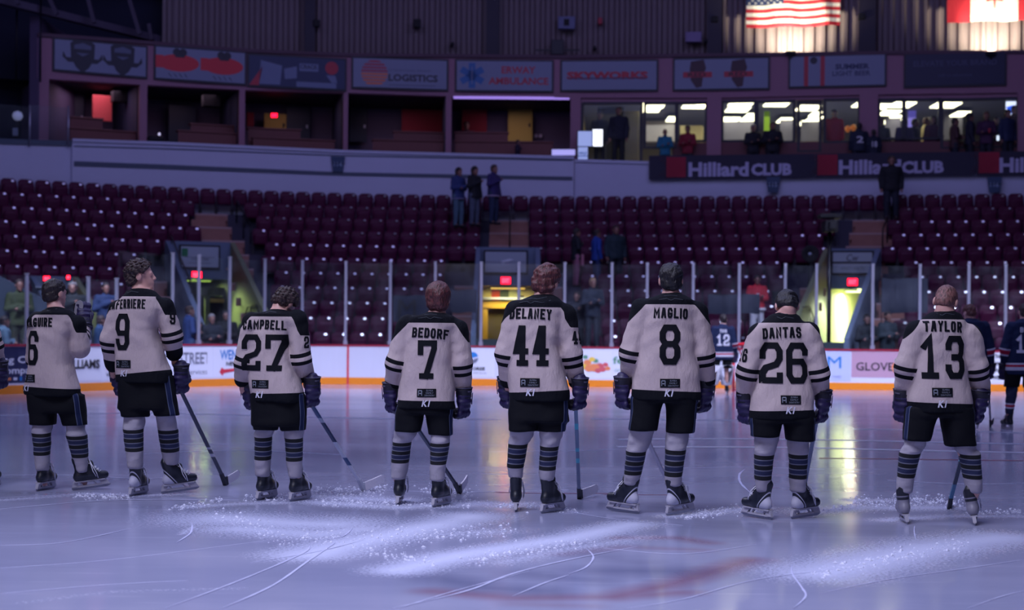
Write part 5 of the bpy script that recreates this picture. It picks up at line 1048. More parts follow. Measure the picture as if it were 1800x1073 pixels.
def glyphs(s, h, w, gap, t, across=2):
    """stroke lettering in 2-D: list of quads (points (u, v)), centred on the origin"""
    ws = [w * (.34 if c == 'I' else (1.2 if c == 'M' else 1)) for c in s]; tot = sum(ws) + gap * (len(s) - 1); x0 = -tot / 2; quads = []
    for c, cw in zip(s, ws):
        for line in GL[c]:
            iw, ih = cw - t, h - t; P = [np.array([x0 + t / 2 + x * iw, -h / 2 + t / 2 + y * ih]) for x, y in line]
            if c == 'I': P = [np.array([x0 + cw / 2, p[1]]) for p in P]
            d0 = (P[1] - P[0]) / np.linalg.norm(P[1] - P[0]); d1 = (P[-1] - P[-2]) / np.linalg.norm(P[-1] - P[-2]); P[0] = P[0] - d0 * t / 2; P[-1] = P[-1] + d1 * t / 2
            N = []
            for i in range(len(P)):
                a = P[i] - P[i - 1] if i else P[1] - P[0]; b = P[i + 1] - P[i] if i < len(P) - 1 else P[-1] - P[-2]
                a = a / np.linalg.norm(a); b = b / np.linalg.norm(b); na = np.array([-a[1], a[0]]); nb = np.array([-b[1], b[0]]); m = na + nb; L = np.linalg.norm(m)
                m = na if L < .2 else m / L; N.append(m * min(1 / max(m @ na, .45), 2.0) * t / 2)
            for i in range(len(P) - 1):
                n = max(1, int(np.linalg.norm(P[i + 1] - P[i]) / .018))
                for k in range(n):
                    f0, f1 = k / n, (k + 1) / n; p0 = P[i] + (P[i + 1] - P[i]) * f0; p1 = P[i] + (P[i + 1] - P[i]) * f1; n0 = N[i] + (N[i + 1] - N[i]) * f0; n1 = N[i] + (N[i + 1] - N[i]) * f1
                    for a in range(across):
                        u0, u1 = -1 + 2 * a / across, -1 + 2 * (a + 1) / across; quads.append([p0 + n0 * u0, p1 + n1 * u0, p1 + n1 * u1, p0 + n0 * u1])
        x0 += cw + gap
    return quads
class Wrap:
    """lays flat artwork on a cloth mesh by casting rays along dirn"""
    def __init__(s, me, C, R, dirn):
        s.t = BVHTree.FromPolygons([q.co.copy() for q in me.vertices], [tuple(p.vertices) for p in me.polygons]); s.C, s.R, s.D = Vector(C), Vector(R), Vector(dirn)
    def at(s, u, v, lift):
        o = s.C + s.R * u + Vector((0, 0, v)) - s.D * 1.2; h = s.t.ray_cast(o, s.D)[0]
        return None if h is None else h - s.D * lift
    def quads(s, qs, cu, cv, lift=.004, rot_=0.0, arc=0.0, slant=0.0, mb=None, mi=0):
        mb = mb or MB(); c, sn = math.cos(rot_), math.sin(rot_)
        for q in qs:
            P = []
            for p in q:
                x, y = p[0] + slant * p[1], p[1] - arc * p[0] * p[0]; P.append(s.at(cu + x * c - y * sn, cv + x * sn + y * c, lift))
            if all(p is not None for p in P) and max((P[0] - P[2]).length, (P[1] - P[3]).length if len(P) > 3 else 0) < .12: mb.add(P, [tuple(range(len(P)))], mi)
        return mb
def gridq(w_, h_, n, m): return [[(-w_ / 2 + w_ * i / n, -h_ / 2 + h_ * j / m), (-w_ / 2 + w_ * (i + 1) / n, -h_ / 2 + h_ * j / m), (-w_ / 2 + w_ * (i + 1) / n, -h_ / 2 + h_ * (j + 1) / m), (-w_ / 2 + w_ * i / n, -h_ / 2 + h_ * (j + 1) / m)] for i in range(n) for j in range(m)]
def textq(s, h, w_, bold=.0, shear=0.0):
    mb = text_mb(s, h, w_, bold, shear=shear); return [[(mb.v[i][0], mb.v[i][2]) for i in f] for f in mb.f]

# ================================================================ CLOTH MATERIALS WITH PATTERN
def jersey_material(name, base, dark, stripes, trim=None):
    g = NG(name); yoke, hem, arm, at, cuff = g.attr('yoke'), g.attr('hem'), g.attr('arm'), g.attr('armt'), g.attr('cuffdark')
    n = g.noise(5, 3); c = g.mix(g.ramp(n, .3, .7), lin([x * .95 for x in base]), lin(base))
    on = g.gt(arm, -.004)
    for lo, hi, col in stripes: c = g.mix(g.mul(on, g.band(at, lo, hi)), c, lin(col))
    for lo, hi, col in (trim or []): c = g.mix(g.mul(g.lt(arm, .004), g.band(hem, lo, hi)), c, lin(col))
    c = g.mix(g.mul(g.lt(hem, 0), g.lt(arm, .004)), c, lin(dark)); c = g.mix(g.gt(yoke, 0), c, lin(dark)); c = g.mix(g.mul(on, g.lt(at, cuff)), c, lin(dark))
    g.l(c, g.b.inputs['Base Color']); g.b.inputs['Roughness'].default_value = .85; g.b.inputs['Specular IOR Level'].default_value = .2
    h = g.math('ADD', g.mul(g.noise(9, 3, g.mapping((1.4, 1, .6), (.4, .2, .5)), .6), 1.0), g.mul(g.noise(220, 1), .12)); g.bump(h, .6, .03); return g.m
D1 = (7, 10, 19)
M_JW = jersey_material('jersey_white', (188, 172, 172), D1, [(.125, .158, D1), (.19, .223, D1)])
M_JN = jersey_material('jersey_navy', (30, 40, 72), (30, 40, 72), [(.10, .22, (206, 206, 220)), (.125, .195, (176, 34, 66))], [(-.2, .0, (206, 206, 220)), (.0, .05, (206, 206, 220)), (.05, .085, (176, 34, 66)), (.085, .11, (206, 206, 220))])
def jersey_navy_fix():
    pass
def sock_material(name, base, bands):
    g = NG(name); t = g.attr('band'); n = g.noise(6, 3); c = g.mix(g.ramp(n, .3, .7), lin([x * .94 for x in base]), lin(base))
    for lo, hi, col in bands: c = g.mix(g.band(t, lo, hi), c, lin(col))
    g.l(c, g.b.inputs['Base Color']); g.b.inputs['Roughness'].default_value = .85
    g.bump(g.math('ADD', g.mul(g.noise(14, 3, g.mapping((1, 1, 2.2))), .8), g.mul(g.noise(260, 1), .1)), .4, .015); return g.m
BL, GR = (30, 38, 72), (112, 114, 130)
M_SOCK = sock_material('sock_striped', (158, 153, 166), [(0, 1, GR), (.0, .165, D1), (.205, .37, BL), (.41, .585, D1), (.625, .79, BL), (.83, 1.0, D1)])
M_SOCKN = sock_material('sock_navy', (28, 38, 68), [(.5, .95, (206, 206, 220)), (.62, .83, (176, 34, 66))])
def shorts_material():
    g = NG('shorts'); s = g.attr('seam'); c = g.mix(g.band(s, -.026, .026), lin((7, 9, 17)), lin((84, 92, 116))); c = g.mix(g.band(s, -.019, .019), c, lin((26, 36, 70)))
    g.l(c, g.b.inputs['Base Color']); g.b.inputs['Roughness'].default_value = .8; g.b.inputs['Specular IOR Level'].default_value = .2; g.bump(g.noise(11, 3), .35, .02); return g.m
M_SHORT = shorts_material()
def glove_material():
    g = NG('glove'); p = g.attr('palm'); c = g.mix(g.gt(p, .0), lin((34, 25, 70)), lin((40, 33, 42))); g.l(c, g.b.inputs['Base Color']); g.b.inputs['Roughness'].default_value = .5; g.bump(g.noise(60, 2), .2, .005); return g.m
M_GLOVE = glove_material(); M_CUFF = M('glove_cuff', (20, 19, 38), .6, bump=.2); M_CUFFW = M('glove_piping', (66, 64, 88), .6); M_LET = M('letter_dark', (7, 10, 19), .8, spec=.2); M_LETW = M('letter_white', (205, 204, 218), .7); M_LETG = M('letter_grey', (120, 126, 140), .7); M_EMB = M('yoke_emblem', (30, 38, 50), .7)
def boot_material(name, a, b):
    g = NG(name); s = g.attr('sil'); c = g.mix(g.gt(s, 0), lin(a), lin(b)); c = g.mix(g.band(s, -.030, -.020), c, lin(b)); g.l(c, g.b.inputs['Base Color']); g.b.inputs['Roughness'].default_value = .38; g.bump(g.noise(40, 2), .15, .004); return g.m
M_BOOT1 = boot_material('boot_black', (24, 28, 40), (34, 38, 52)); M_BOOT2 = boot_material('boot_silver', (26, 30, 44), (178, 178, 196)); M_BOOT3 = boot_material('boot_grey', (24, 27, 38), (122, 120, 136))
M_HOLD = M('holder_white', (160, 158, 172), .4); M_STEEL = M('runner_steel', (150, 152, 165), .2, .9); M_LACE = M('lace_white', (205, 205, 218), .8); M_TONGUE = M('boot_tongue', (20, 23, 33), .6)
def skin(name, c):
    g = NG(name); g.l(g.mix(g.ramp(g.noise(18, 3), .3, .7), lin([x * .93 for x in c]), lin(c)), g.b.inputs['Base Color']); g.b.inputs['Roughness'].default_value = .5; g.b.inputs['Subsurface Weight'].default_value = .08; g.b.inputs['Subsurface Radius'].default_value = (.01, .004, .002); return g.m
M_SKIN = skin('skin_light', (206, 158, 148)); M_SKIN2 = skin('skin_tan', (176, 126, 112))
def hair_mat(name, c):
    g = NG(name); g.l(g.mix(g.ramp(g.noise(70, 3, g.mapping((1, 1, .35))), .3, .7), lin([x * .6 for x in c]), lin([min(255, x * 1.25) for x in c])), g.b.inputs['Base Color']); g.b.inputs['Roughness'].default_value = .5; g.bump(g.noise(90, 3, g.mapping((1, 1, .3))), .8, .012); return g.m
HAIR = {n: hair_mat('hair_' + n, c) for n, c in dict(brown=(50, 34, 35), dark=(34, 25, 29), black=(20, 17, 24), auburn=(82, 42, 44), red=(92, 52, 48), buzz=(118, 80, 76), blond=(150, 120, 90), grey=(120, 116, 120)).items()}

# ================================================================ BODIES
def stack(P, rows, yaw=0.0, p=2.5):
    """rows: (z, cx, cy, a, b), any order: a tube of rounded sections turned by yaw"""
    r = np.array(sorted(rows)); z = P[:, 2]; cx, cy, a, b = [np.interp(z, r[:, 0], r[:, k]) for k in range(1, 5)]
    dx, dy = P[:, 0] - cx, P[:, 1] - cy; u = dx * math.cos(yaw) - dy * math.sin(yaw); v = dx * math.sin(yaw) + dy * math.cos(yaw)
    e = ((np.abs(u) / a) ** p + (np.abs(v) / b) ** p) ** (1 / p); d = (e - 1) * np.minimum(a, b)
    return np.maximum(d, np.maximum(r[0, 0] - z, z - r[-1, 0]))
_wd = np.random.RandomState(11).randn(7, 3); _wd /= np.linalg.norm(_wd, axis=1)[:, None]; _wf = np.array([.7, .9, 1.0, 1.25, 1.5, 1.9, 2.4]); _wa = np.array([.5, .5, .5, .4, .35, .3, .25])
def wob(P, amp, f, seed=0.0):
    r = 0
    for k in range(7): r = r + _wa[k] * np.sin(f * _wf[k] * (P @ _wd[k]) + seed * (1.7 + k * .9) + k + 1.1 * np.sin(f * .37 * (P @ _wd[(k + 3) % 7]) + seed))
    return amp * r
def head_sdf(P, c, Rm, s=1.0):
    q = (P - np.asarray(c)) @ Rm / s
    d = ell(q, (0, -.012, .035), (.076, .097, .088)); d = smin(d, ell(q, (0, .030, -.045), (.058, .068, .078)), .03); d = smin(d, cone(q, (0, .070, -.098), (0, .066, -.104), .026, .026), .025)
    d = smin(d, cone(q, (-.034, .078, .022), (.034, .078, .022), .014, .014), .018)
    for sx in (-1, 1): d = smax(d, -(np.linalg.norm(q - np.array([sx * .033, .102, .008]), axis=1) - .016), .012)
    for sx in (-1, 1): d = smin(d, np.linalg.norm(q - np.array([sx * .032, .080, .008]), axis=1) - .0125, .004)
    d = smin(d, cone(q, (0, .090, .012), (0, .109, -.021), .010, .0125), .012); d = smin(d, cone(q, (-.012, .100, -.026), (.012, .100, -.026), .010, .010), .008)
    d = smin(d, cone(q, (-.018, .092, -.052), (.018, .092, -.052), .0095, .0095), .006); d = smin(d, cone(q, (-.016, .089, -.066), (.016, .089, -.066), .010, .010), .006)
    for sx in (-1, 1): d = smin(d, ell(q, (sx * .079, -.012, -.002), (.012, .026, .034)), .008)
    return d * s
def hair_sdf(P, c, Rm, style, s=1.0):
    q = (P - np.asarray(c)) @ Rm / s; x, y, z = q.T
    g = {'short': .012, 'curly': .020, 'bowl': .022, 'messy': .020, 'buzz': .005, 'long': .018}[style]
    d = ell(q, (0, -.014, .037), (.076 + g, .097 + g, .088 + g)); d = smin(d, ell(q, (0, -.055, -.030), (.060 + g * .8, .050 + g * .6, .055)), .03)
    if style in ('bowl', 'messy'): d = smin(d, ell(q, (0, -.045, -.050), (.070, .055, .052)), .03)
    if style == 'long': d = smin(d, ell(q, (0, -.065, -.12), (.085, .045, .14)), .04)
    amp, f = {'short': (.004, 95), 'curly': (.010, 150), 'bowl': (.003, 80), 'messy': (.0055, 85), 'buzz': (.0012, 120), 'long': (.004, 60)}[style]
    d = d + wob(q, amp, f, 1.7)
    k = {'bowl': .030, 'messy': .015, 'long': .02}.get(style, .008); cut = (y - .9 * z - k) / 1.345 if style != 'bowl' else (y - .62 * z - .026) / 1.18
    d = smax(d, cut, .008); d = np.maximum(d, {'bowl': -.098, 'messy': -.100, 'long': -.30}.get(style, -.078) - z + .25 * np.abs(x))
    if style not in ('bowl', 'long'):
        for sx in (-1, 1): d = smax(d, -(np.linalg.norm(q - np.array([sx * .094, .006, -.004]), axis=1) - .036), .006)
    return d * s
def rot3(yaw, pitch=0.0, roll=0.0):           # columns: right, forward, up of the turned head
    return np.array(Matrix.Rotation(-yaw, 3, 'Z') @ Matrix.Rotation(-pitch, 3, 'X') @ Matrix.Rotation(roll, 3, 'Y'))
def hand_frame(w, d, out): 
    d = Vector(d).normalized(); out = Vector(out); out = (out - d * out.dot(d)).normalized(); f = out.cross(d).normalized(); return np.array(w), np.stack([np.array(out), np.array(f), -np.array(d)], 1)
def glove_mesh(w, d, out, fwd, scale=1.0):
    w = np.array(w); d = Vector(d).normalized(); out = Vector(out); out = (out - d * out.dot(d)).normalized(); f = Vector(fwd); f = (f - d * f.dot(d) - out * f.dot(out)).normalized()
    Rm = np.stack([np.array(out), np.array(f), -np.array(d)], 1)
    def fn(P):
        q = (P - w) @ Rm / scale
        d_ = ell(q, (.004, 0, -.068), (.040, .062, .068)); d_ = np.minimum(d_, smin(d_, cone(q, (0, 0, .01), (0, 0, -.05), .056, .050), .02))
        for k, yy in enumerate((-.042, -.015, .013, .040)):
            L = (.040, .050, .052, .046)[k]; a = (.006, yy * .95, -.105); b = (.004, yy * 1.05, -.125 - L * .75); c = (-.040, yy * 1.05, -.148 - L * .62); e = (-.070, yy, -.118 - L * .25)
            g = smin(cone(q, a, b, .0175, .0172), cone(q, b, c, .0172, .016), .008); g = smin(g, cone(q, c, e, .016, .0145), .008); d_ = smin(d_, g, .006)
        d_ = smin(d_, smin(cone(q, (.0, .050, -.045), (-.028, .074, -.095), .020, .0185), cone(q, (-.028, .074, -.095), (-.062, .058, -.125), .0185, .016), .01), .010)
        roll = .0035 * np.cos(q[:, 2] * 150) * (q[:, 0] > 0); return (d_ + roll) * scale
    lo, hi = w - .26 * scale, w + .26 * scale; v, q = grow(fn, lo, hi, .0075 * scale); l = (v - w) @ Rm / scale; palm = -.012 - l[:, 0] + .0 * l[:, 1]
    me = raw_mesh('glove', v, q, [M_GLOVE], True, {'palm': palm})
    cuff = MB(); prof = [(.048, -.045), (.055, -.03), (.058, .01), (.063, .034), (.059, .036), (.045, .01)]; cuff.lathe(prof, (0, 0, 0), 18, 0)
    pip = MB(); n = 18; pip.tube([(.0635 * math.cos(2 * math.pi * k / n), .0635 * math.sin(2 * math.pi * k / n), .035) for k in range(n + 1)], .0022, 5); pip.box((.058, 0, .012), (.006, .04, .010)); pip.beam((.056, .03, .0), (.046, .034, -.085), .004, .006)
    M4 = Matrix(((Rm[0, 0] * scale, Rm[0, 1] * scale, Rm[0, 2] * scale, w[0]), (Rm[1, 0] * scale, Rm[1, 1] * scale, Rm[1, 2] * scale, w[1]), (Rm[2, 0] * scale, Rm[2, 1] * scale, Rm[2, 2] * scale, w[2]), (0, 0, 0, 1)))
    fist = w + Rm @ np.array([-.036, 0, -.150]) * scale
    return me, cuff.xform(M4), pip.xform(M4), Vector(fist)
_sk = {}
def skate_parts(kind):
    if kind in _sk: return _sk[kind]
    def fn(P):
        q = P * np.array([1.12, 1, 1]); d = cone(q, (0, -.058, .108), (0, .05, .112), .043, .043); d = smin(d, cone(q, (0, .05, .110), (0, .160, .102), .043, .036), .02); d = smin(d, cone(q, (0, -.030, .13), (0, -.042, .268), .046, .055), .03); d = smin(d, cone(q, (0, .07, .13), (0, .0, .20), .036, .040), .03)
        d = smax(d, .071 - P[:, 2], .006); d = smax(d, P[:, 2] - (.250 + .25 * (-P[:, 1] - .03)), .008)
        return smin(d, ell(P, (0, -.078, .262), (.030, .016, .040)), .02)
    v, q = grow(fn, (-.08, -.14, .05), (.08, .22, .34), .008); sil = (.160 - v[:, 2]) - 1.2 * (v[:, 1] + .075)
    if kind == 'black': sil = .088 - v[:, 2]
    if kind == 'grey': sil = .175 - v[:, 2]
    boot = raw_mesh('skate', v, q, [{'black': M_BOOT1, 'silver': M_BOOT2, 'grey': M_BOOT3}[kind]], True, {'sil': sil})
    ton = raw_mesh('tongue', *grow(lambda P: smin(ell(P, (0, .026, .250), (.034, .014, .042)), ell(P, (0, .06, .19), (.026, .02, .05)), .02), (-.06, -.02, .12), (.06, .12, .34), .009), [M_TONGUE])
    h = MB(); h.box((0, .03, .068), (.050, .26, .010))
    def pr(pts, t, m=h, mi=0):
        n = len(pts); v_ = [(-t / 2, y, z) for y, z in pts] + [(t / 2, y, z) for y, z in pts]; m.add(v_, [tuple(range(n - 1, -1, -1)), tuple(range(n, 2 * n))] + [(i, (i + 1) % n, (i + 1) % n + n, i + n) for i in range(n)], mi)
    pr([(-.105, .066), (-.117, .024), (-.080, .024), (-.058, .066)], .026); pr([(.105, .066), (.130, .024), (.195, .024), (.175, .066)], .026); pr([(-.06, .066), (-.035, .03), (-.022, .03), (-.044, .066)], .016); pr([(.05, .066), (.085, .03), (.098, .03), (.066, .066)], .016); pr([(-.118, .018), (.200, .018), (.196, .032), (-.115, .032)], .018); pr([(-.03, .066), (-.03, .058), (.07, .058), (.07, .066)], .030)
    hm = h.mesh('blade_holder', [M_HOLD]); b = MB(); pr([(-.120, .008), (-.112, .0), (.175, .0), (.200, .010), (.205, .020), (-.122, .020)], .0045, b); bm = b.mesh('blade', [M_STEEL])
    l = MB(); R = random.Random(5)
    for k in range(6):
        y0, z0 = .022 + .019 * k, .238 - .020 * k; w0 = .030 - .001 * k; l.tube([(-w0, y0 - .004, z0 - .004), (0, y0 + .016, z0 + .004), (w0, y0 + .008, z0 - .012)], .0035, 5); l.tube([(w0, y0 - .004, z0 - .004), (0, y0 + .018, z0 + .004), (-w0, y0 + .008, z0 - .012)], .0035, 5)
    l.tube([(.0, .045, .245), (.045, .06, .20), (.055, .09, .13), (.050, .10, .085)], .0035, 5); l.tube([(.0, .045, .245), (.05, .05, .215), (.062, .06, .15), (.056, .085, .10)], .0035, 5); l.tube([(.0, .045, .245), (-.05, .06, .20), (-.058, .08, .13)], .0035, 5)
    lm = l.mesh('laces', [M_LACE], True); _sk[kind] = (boot, ton, hm, bm, lm); return _sk[kind]
def mk(parent, name, me, label=None):
    o = bpy.data.objects.new(name, me); COL.objects.link(o); o.parent = parent
    if label: o['label'] = label
    return o

def player(num, name, label, Yd, x0, head, neck, S, E, Cf, torso, hemL, hemR, yoke_y, shorts, crotch, socks, skates, gloves, numc, namec, numgeo, namegeo, yaw=0.0, lean=0.0, hair=('short', 'brown'), hyaw=0.0, hpitch=0.0, hroll=0.0, cuffdark=0.0, arm_r=(.088, .080, .066), skate='black', patch=None, logo=None, sleeve=None, right_fore=None, number_slant=0.0, elbow_dy=(0, 0), cuff_dy=(.10, .10), bulk=1.0, navy=False, skin_m=None, legs_h=None, glove_dir=None):
    o0 = Vector((W(x0, 860, Yd).x, Yd, 0)); s = F / Yd
    def P(px, py, dy=0.0): return np.array(W(px, py, Yd + dy) - o0)
    root_name = 'person'; yw = math.radians(yaw); R = Vector((math.cos(yw), -math.sin(yw), 0)); Fw = Vector((math.sin(yw), math.cos(yw), 0))
    if isinstance(elbow_dy, (int, float)): elbow_dy = (elbow_dy,) * 2
    Sh = [P(*S[0]), P(*S[1])]; El = [P(*E[0], elbow_dy[0]), P(*E[1], elbow_dy[1])]; Cu = [P(*Cf[0], cuff_dy[0]), P(*Cf[1], cuff_dy[1])]
    hc = P(head[0], head[1], head[2]) - rot3(math.radians(hyaw), math.radians(hpitch), math.radians(hroll))[:, 2] * .036 * head[3]; nb = P(neck[0], neck[1], -.01 + lean * .5)
    # ---- jersey
    tw = sorted(torso); sy_ = min(S[0][1], S[1][1]); k_ = .5 * (arm_r[0] * 1.7) * s
    torso = [(neck[1] + 1, neck[0] - .075 * s, neck[0] + .075 * s), (neck[1] + 4, neck[0] - .11 * s, neck[0] + .11 * s), (max(neck[1] + 7, sy_ - k_), S[0][0] + .02 * s, S[1][0] - .02 * s), (sy_, S[0][0] - .01 * s, S[1][0] + .01 * s)] + [t for t in tw if t[0] > sy_ + 8]
    zl, zr = P(*hemL)[2], P(*hemR)[2]; xl, xr = P(*hemL)[0], P(*hemR)[0]; zh = min(zl, zr) - .062; rows = []
    for (py, a, b) in torso:
        A, B = P(a, py), P(b, py); z = A[2]; half = (B[0] - A[0]) / 2; f = np.clip((z - zh) / max(nb[2] - zh, .1), 0, 1); dep = (.165 - .03 * f) * bulk if half > .12 else max(half * .9, .07)
        hw = math.sqrt(max(half ** 2 - (dep * math.sin(yw)) ** 2, (.6 * half) ** 2)) / math.cos(yw); rows.append((z, (A[0] + B[0]) / 2, lean * max(0, z - zh), hw, dep))
    lo = sorted(rows)[0]; rows.append((zh, lo[1], lo[2], lo[3] * 1.0, lo[4]))
    def tors(Q): return stack(Q, rows, yw, 2.6)
    def arms(Q):
        d = None
        for k in (0, 1):
            a = smin(cone(Q, Sh[k], El[k], arm_r[0], arm_r[1]), cone(Q, El[k], Cu[k], arm_r[1], arm_r[2]), .03); d = a if d is None else np.minimum(d, a)
        return d
    C0_ = P(numc[0], numc[1])
    def jf(Q):
        t = tors(Q); a = arms(Q) + wob(Q, .0035, 38, num) ; d = smin(t + wob(Q, .0034, 17, num * .7) + .0022 * np.sin(38 * (Q[:, 2] * .8 + Q[:, 0] * .6 * np.sign(Q[:, 0] - C0_[0])) + 3 * np.sin(9 * Q[:, 2])), a, .024)
        d = smin(d, cone(Q, nb + np.array([0, -.0, -.14]), nb + np.array([0, -.008, -.066]), .105, .076), .035); return d
    allp = np.array(Sh + El + Cu + [np.array([r[1] - r[3], r[2] - r[4], r[0]]) for r in rows] + [np.array([r[1] + r[3], r[2] + r[4], r[0]]) for r in rows] + [nb + np.array([0, 0, .05])])
    lo_, hi_ = allp.min(0) - .13, allp.max(0) + .13; lo_[2] = zh - .03
    v, q = grow(jf, lo_, hi_, .0115)
    sg = v[:, :2] - np.stack([np.interp(v[:, 2], *zip(*sorted((r[0], r[1]) for r in rows))), np.interp(v[:, 2], *zip(*sorted((r[0], r[2]) for r in rows)))], 1); u = sg[:, 0] * R.x + sg[:, 1] * R.y
    zy = P(x0, yoke_y)[2]; drop = np.minimum(.15, np.maximum(0, np.abs(u) - (.185 - .0025 * abs(yaw))) * (1.15 + .03 * abs(yaw))); at = np.full(len(v), 9.0); best = np.full(len(v), 9.0)
    for k in (0, 1):
        e, c, sh = El[k], Cu[k], Sh[k]; L = np.linalg.norm(c - e); t2 = (v - c) @ ((e - c) / L); t1 = L + (v - e) @ ((sh - e) / np.linalg.norm(sh - e)); dd = np.minimum(cone(v, sh, e, .08, .08), cone(v, e, c, .08, .08))
        tot = L + np.linalg.norm(sh - e); sl = np.linalg.norm(sh - c); tt = ((v - c) @ ((sh - c) / sl)) * tot / sl if sl > .8 * tot else np.where(t2 < L, t2, np.maximum(L, t1)); m = dd < best; at[m] = tt[m]; best = np.minimum(best, dd)
    att = {'yoke': (v[:, 2] - zy + drop) if not navy else np.full(len(v), -1.0), 'hem': v[:, 2] - (zl + (zr - zl) * (v[:, 0] - xl) / (xr - xl)), 'arm': tors(v) - arms(v), 'armt': at, 'cuffdark': np.full(len(v), cuffdark)}
    jme = raw_mesh('jersey', v, q, [M_JN if navy else M_JW], True, att)
    # ---- body
    Rh = rot3(math.radians(hyaw), math.radians(hpitch), math.radians(hroll)); hs = head[3]
    kn = []; an = []; fdy = []
    for k in (0, 1):
        bx, by, sy2 = skates[k][:3]; fdy.append(HC * F / (by - hor(bx)) - Yd - .04 * math.cos(math.radians(sy2)))
    for k in (0, 1):
        sk = socks[k]; kn.append(P((sk[0][1] + sk[0][2]) / 2, sk[0][0], fdy[k] * .3)); an.append(P((sk[-1][1] + sk[-1][2]) / 2, sk[-1][0], fdy[k]))
    hipz = P(x0, crotch[1])[2] + .06; hx = [(kn[0][0] * .4 + rows[-1][1] * .6 - .05), (kn[1][0] * .4 + rows[-1][1] * .6 + .05)]; hip = [np.array([hx[0], 0, hipz]), np.array([hx[1], 0, hipz])]
    foot = [an[k] + np.array([0, .06, -.12]) for k in (0, 1)]
    tr = [(z, cx, cy, a * .8, b * .8) for (z, cx, cy, a, b) in rows]
    def bf(Q):
        d = head_sdf(Q, hc, Rh, hs); jaw = hc + Rh @ np.array([0, -.022, -.055]) * hs; d = smin(d, cone(Q, jaw, nb + np.array([0, 0, -.06]), .056 * hs, .066), .02)
        d = smin(d, stack(Q, tr, yw), .04)
        for k in (0, 1):
            d = smin(d, cone(Q, Sh[k], El[k], .055, .045), .03); d = smin(d, cone(Q, El[k], Cu[k], .045, .033), .02); hd = Cu[k] + np.array([0, .02, -.09]); d = smin(d, cone(Q, Cu[k], hd, .033, .03), .02)
            d = smin(d, cone(Q, hip[k], kn[k], .085, .058), .05); d = smin(d, cone(Q, kn[k], an[k], .055, .040), .03); d = smin(d, cone(Q, an[k], foot[k], .038, .03), .02)
        return d
    xs = refine(lo_[0] - .1, hc[0] - .16, hc[0] + .16, hi_[0] + .1, .0075, .024); ys = refine(-.45, hc[1] - .18, hc[1] + .18, .5, .0075, .024); zs = refine(.02, hc[2] - .16, hc[2] + .17, hc[2] + .2, .0075, .024)
    v, q = grow(bf, None, None, None, zs, xs, ys); body = link(root_name, raw_mesh('person', v, q, [skin_m or M_SKIN], True), None, o0); tag(body, label, 'person', 'players standing in line on the ice' if not navy else None)
    hv = grow(lambda Q: hair_sdf(Q, hc, Rh, hair[0], hs), hc - np.array([.16, .18, .34 if hair[0] == 'long' else .18]), hc + .19, .007); mk(body, 'hair', raw_mesh('hair', hv[0], hv[1], [HAIR[hair[1]]]))
    j = mk(body, 'jersey', jme)
    # ---- lettering on the back
    C0 = P(numc[0], numc[1]); wr = Wrap(jme, C0, R, Fw)
    def uv(px, py): p = P(px, py); return ((p[0] - C0[0]) / max(R.x, .3), p[2] - C0[2])
    mat_l = M_LETW if navy else M_LET
    if num >= 0:
        sn = str(num); gh, gw, gg, gt = numgeo; ws = [gw * (.8 if c == '1' and len(sn) > 1 else 1) for c in sn]; xx = -(sum(ws) + gg * (len(sn) - 1)) / 2
        for c, cw in zip(sn, ws): mk(j, 'digit', wr.quads(glyphs(c, gh, cw, gg, gt, across=3), xx + cw / 2, 0, .005, slant=number_slant).mesh('digit', [mat_l])); xx += cw + gg
    if name: nu = uv(*namec[:2]); mk(j, 'name', wr.quads(glyphs(name, *namegeo), nu[0], nu[1], .0045, namec[2] if len(namec) > 2 else 0.0, .25).mesh('name', [mat_l]))
    if patch:
        pu = uv(*patch); mb = wr.quads(gridq(.150, .066, 10, 4), pu[0], pu[1], .0035)
        pm = mk(j, 'patch', mb.mesh('patch', [M_LET])); mb = MB()
        for k, (t, wd) in enumerate((('ELMIRA', .052), ('FAMILY', .058), ('DENTISTRY', .078))): wr.quads(textq(t, .0125, wd, .0), pu[0] + .025, pu[1] + .019 - .019 * k, .0055, mb=mb)
        tooth = [[(-.016, .018), (-.010, .022), (-.010, -.02), (-.015, -.022)], [(.010, .022), (.016, .018), (.015, -.022), (.010, -.02)], [(-.012, .022), (.012, .022), (.010, .014), (-.010, .014)], [(-.010, .0), (.010, .0), (.006, -.008), (-.006, -.008)]]
        wr.quads(tooth, pu[0] - .050, pu[1], .0055, mb=mb); mk(pm, 'lettering', mb.mesh('lettering', [M_LETG]))
    if logo:
        lu = uv(*logo); mk(j, 'emblem', wr.quads(textq('K1', .052, .07, .03, .25), lu[0], lu[1], .006).mesh('emblem', [M_LETW]))
        eu = uv(namec[0], yoke_y); st = []
        for a, b in (((-.15, .045), (-.09, .025)), ((-.09, .025), (-.03, .035)), ((-.03, .035), (0, .02)), ((0, .02), (.03, .035)), ((.03, .035), (.09, .025)), ((.09, .025), (.15, .045)), ((-.12, .07), (-.05, .055)), ((-.05, .055), (0, .06)), ((0, .06), (.05, .055)), ((.05, .055), (.12, .07))):
            d = np.array(b) - np.array(a); n = np.array([-d[1], d[0]]) / np.linalg.norm(d) * .0022; st.append([np.array(a) - n, np.array(b) - n, np.array(b) + n, np.array(a) + n])
        mk(j, 'yoke_emblem', wr.quads(st, eu[0], eu[1] + .01, .004).mesh('yoke_emblem', [M_EMB]))
    for (k, t, px, py, h, w_) in (sleeve or []):
        dirn = (Fw * .8 - R * (1 if k else -1) * .6).normalized(); side = Vector((-dirn.y, dirn.x, 0)) * -1; c = P(px, py); w2 = Wrap(jme, c, -side if side.dot(R * (1 if k else -1) * 0 + Fw) * (1 if k else -1) < 0 else side, dirn)
        mk(j, 'sleeve_number', w2.quads(glyphs(t, h, w_, .012, h * .17), 0, 0, .005).mesh('sleeve_number', [mat_l]))
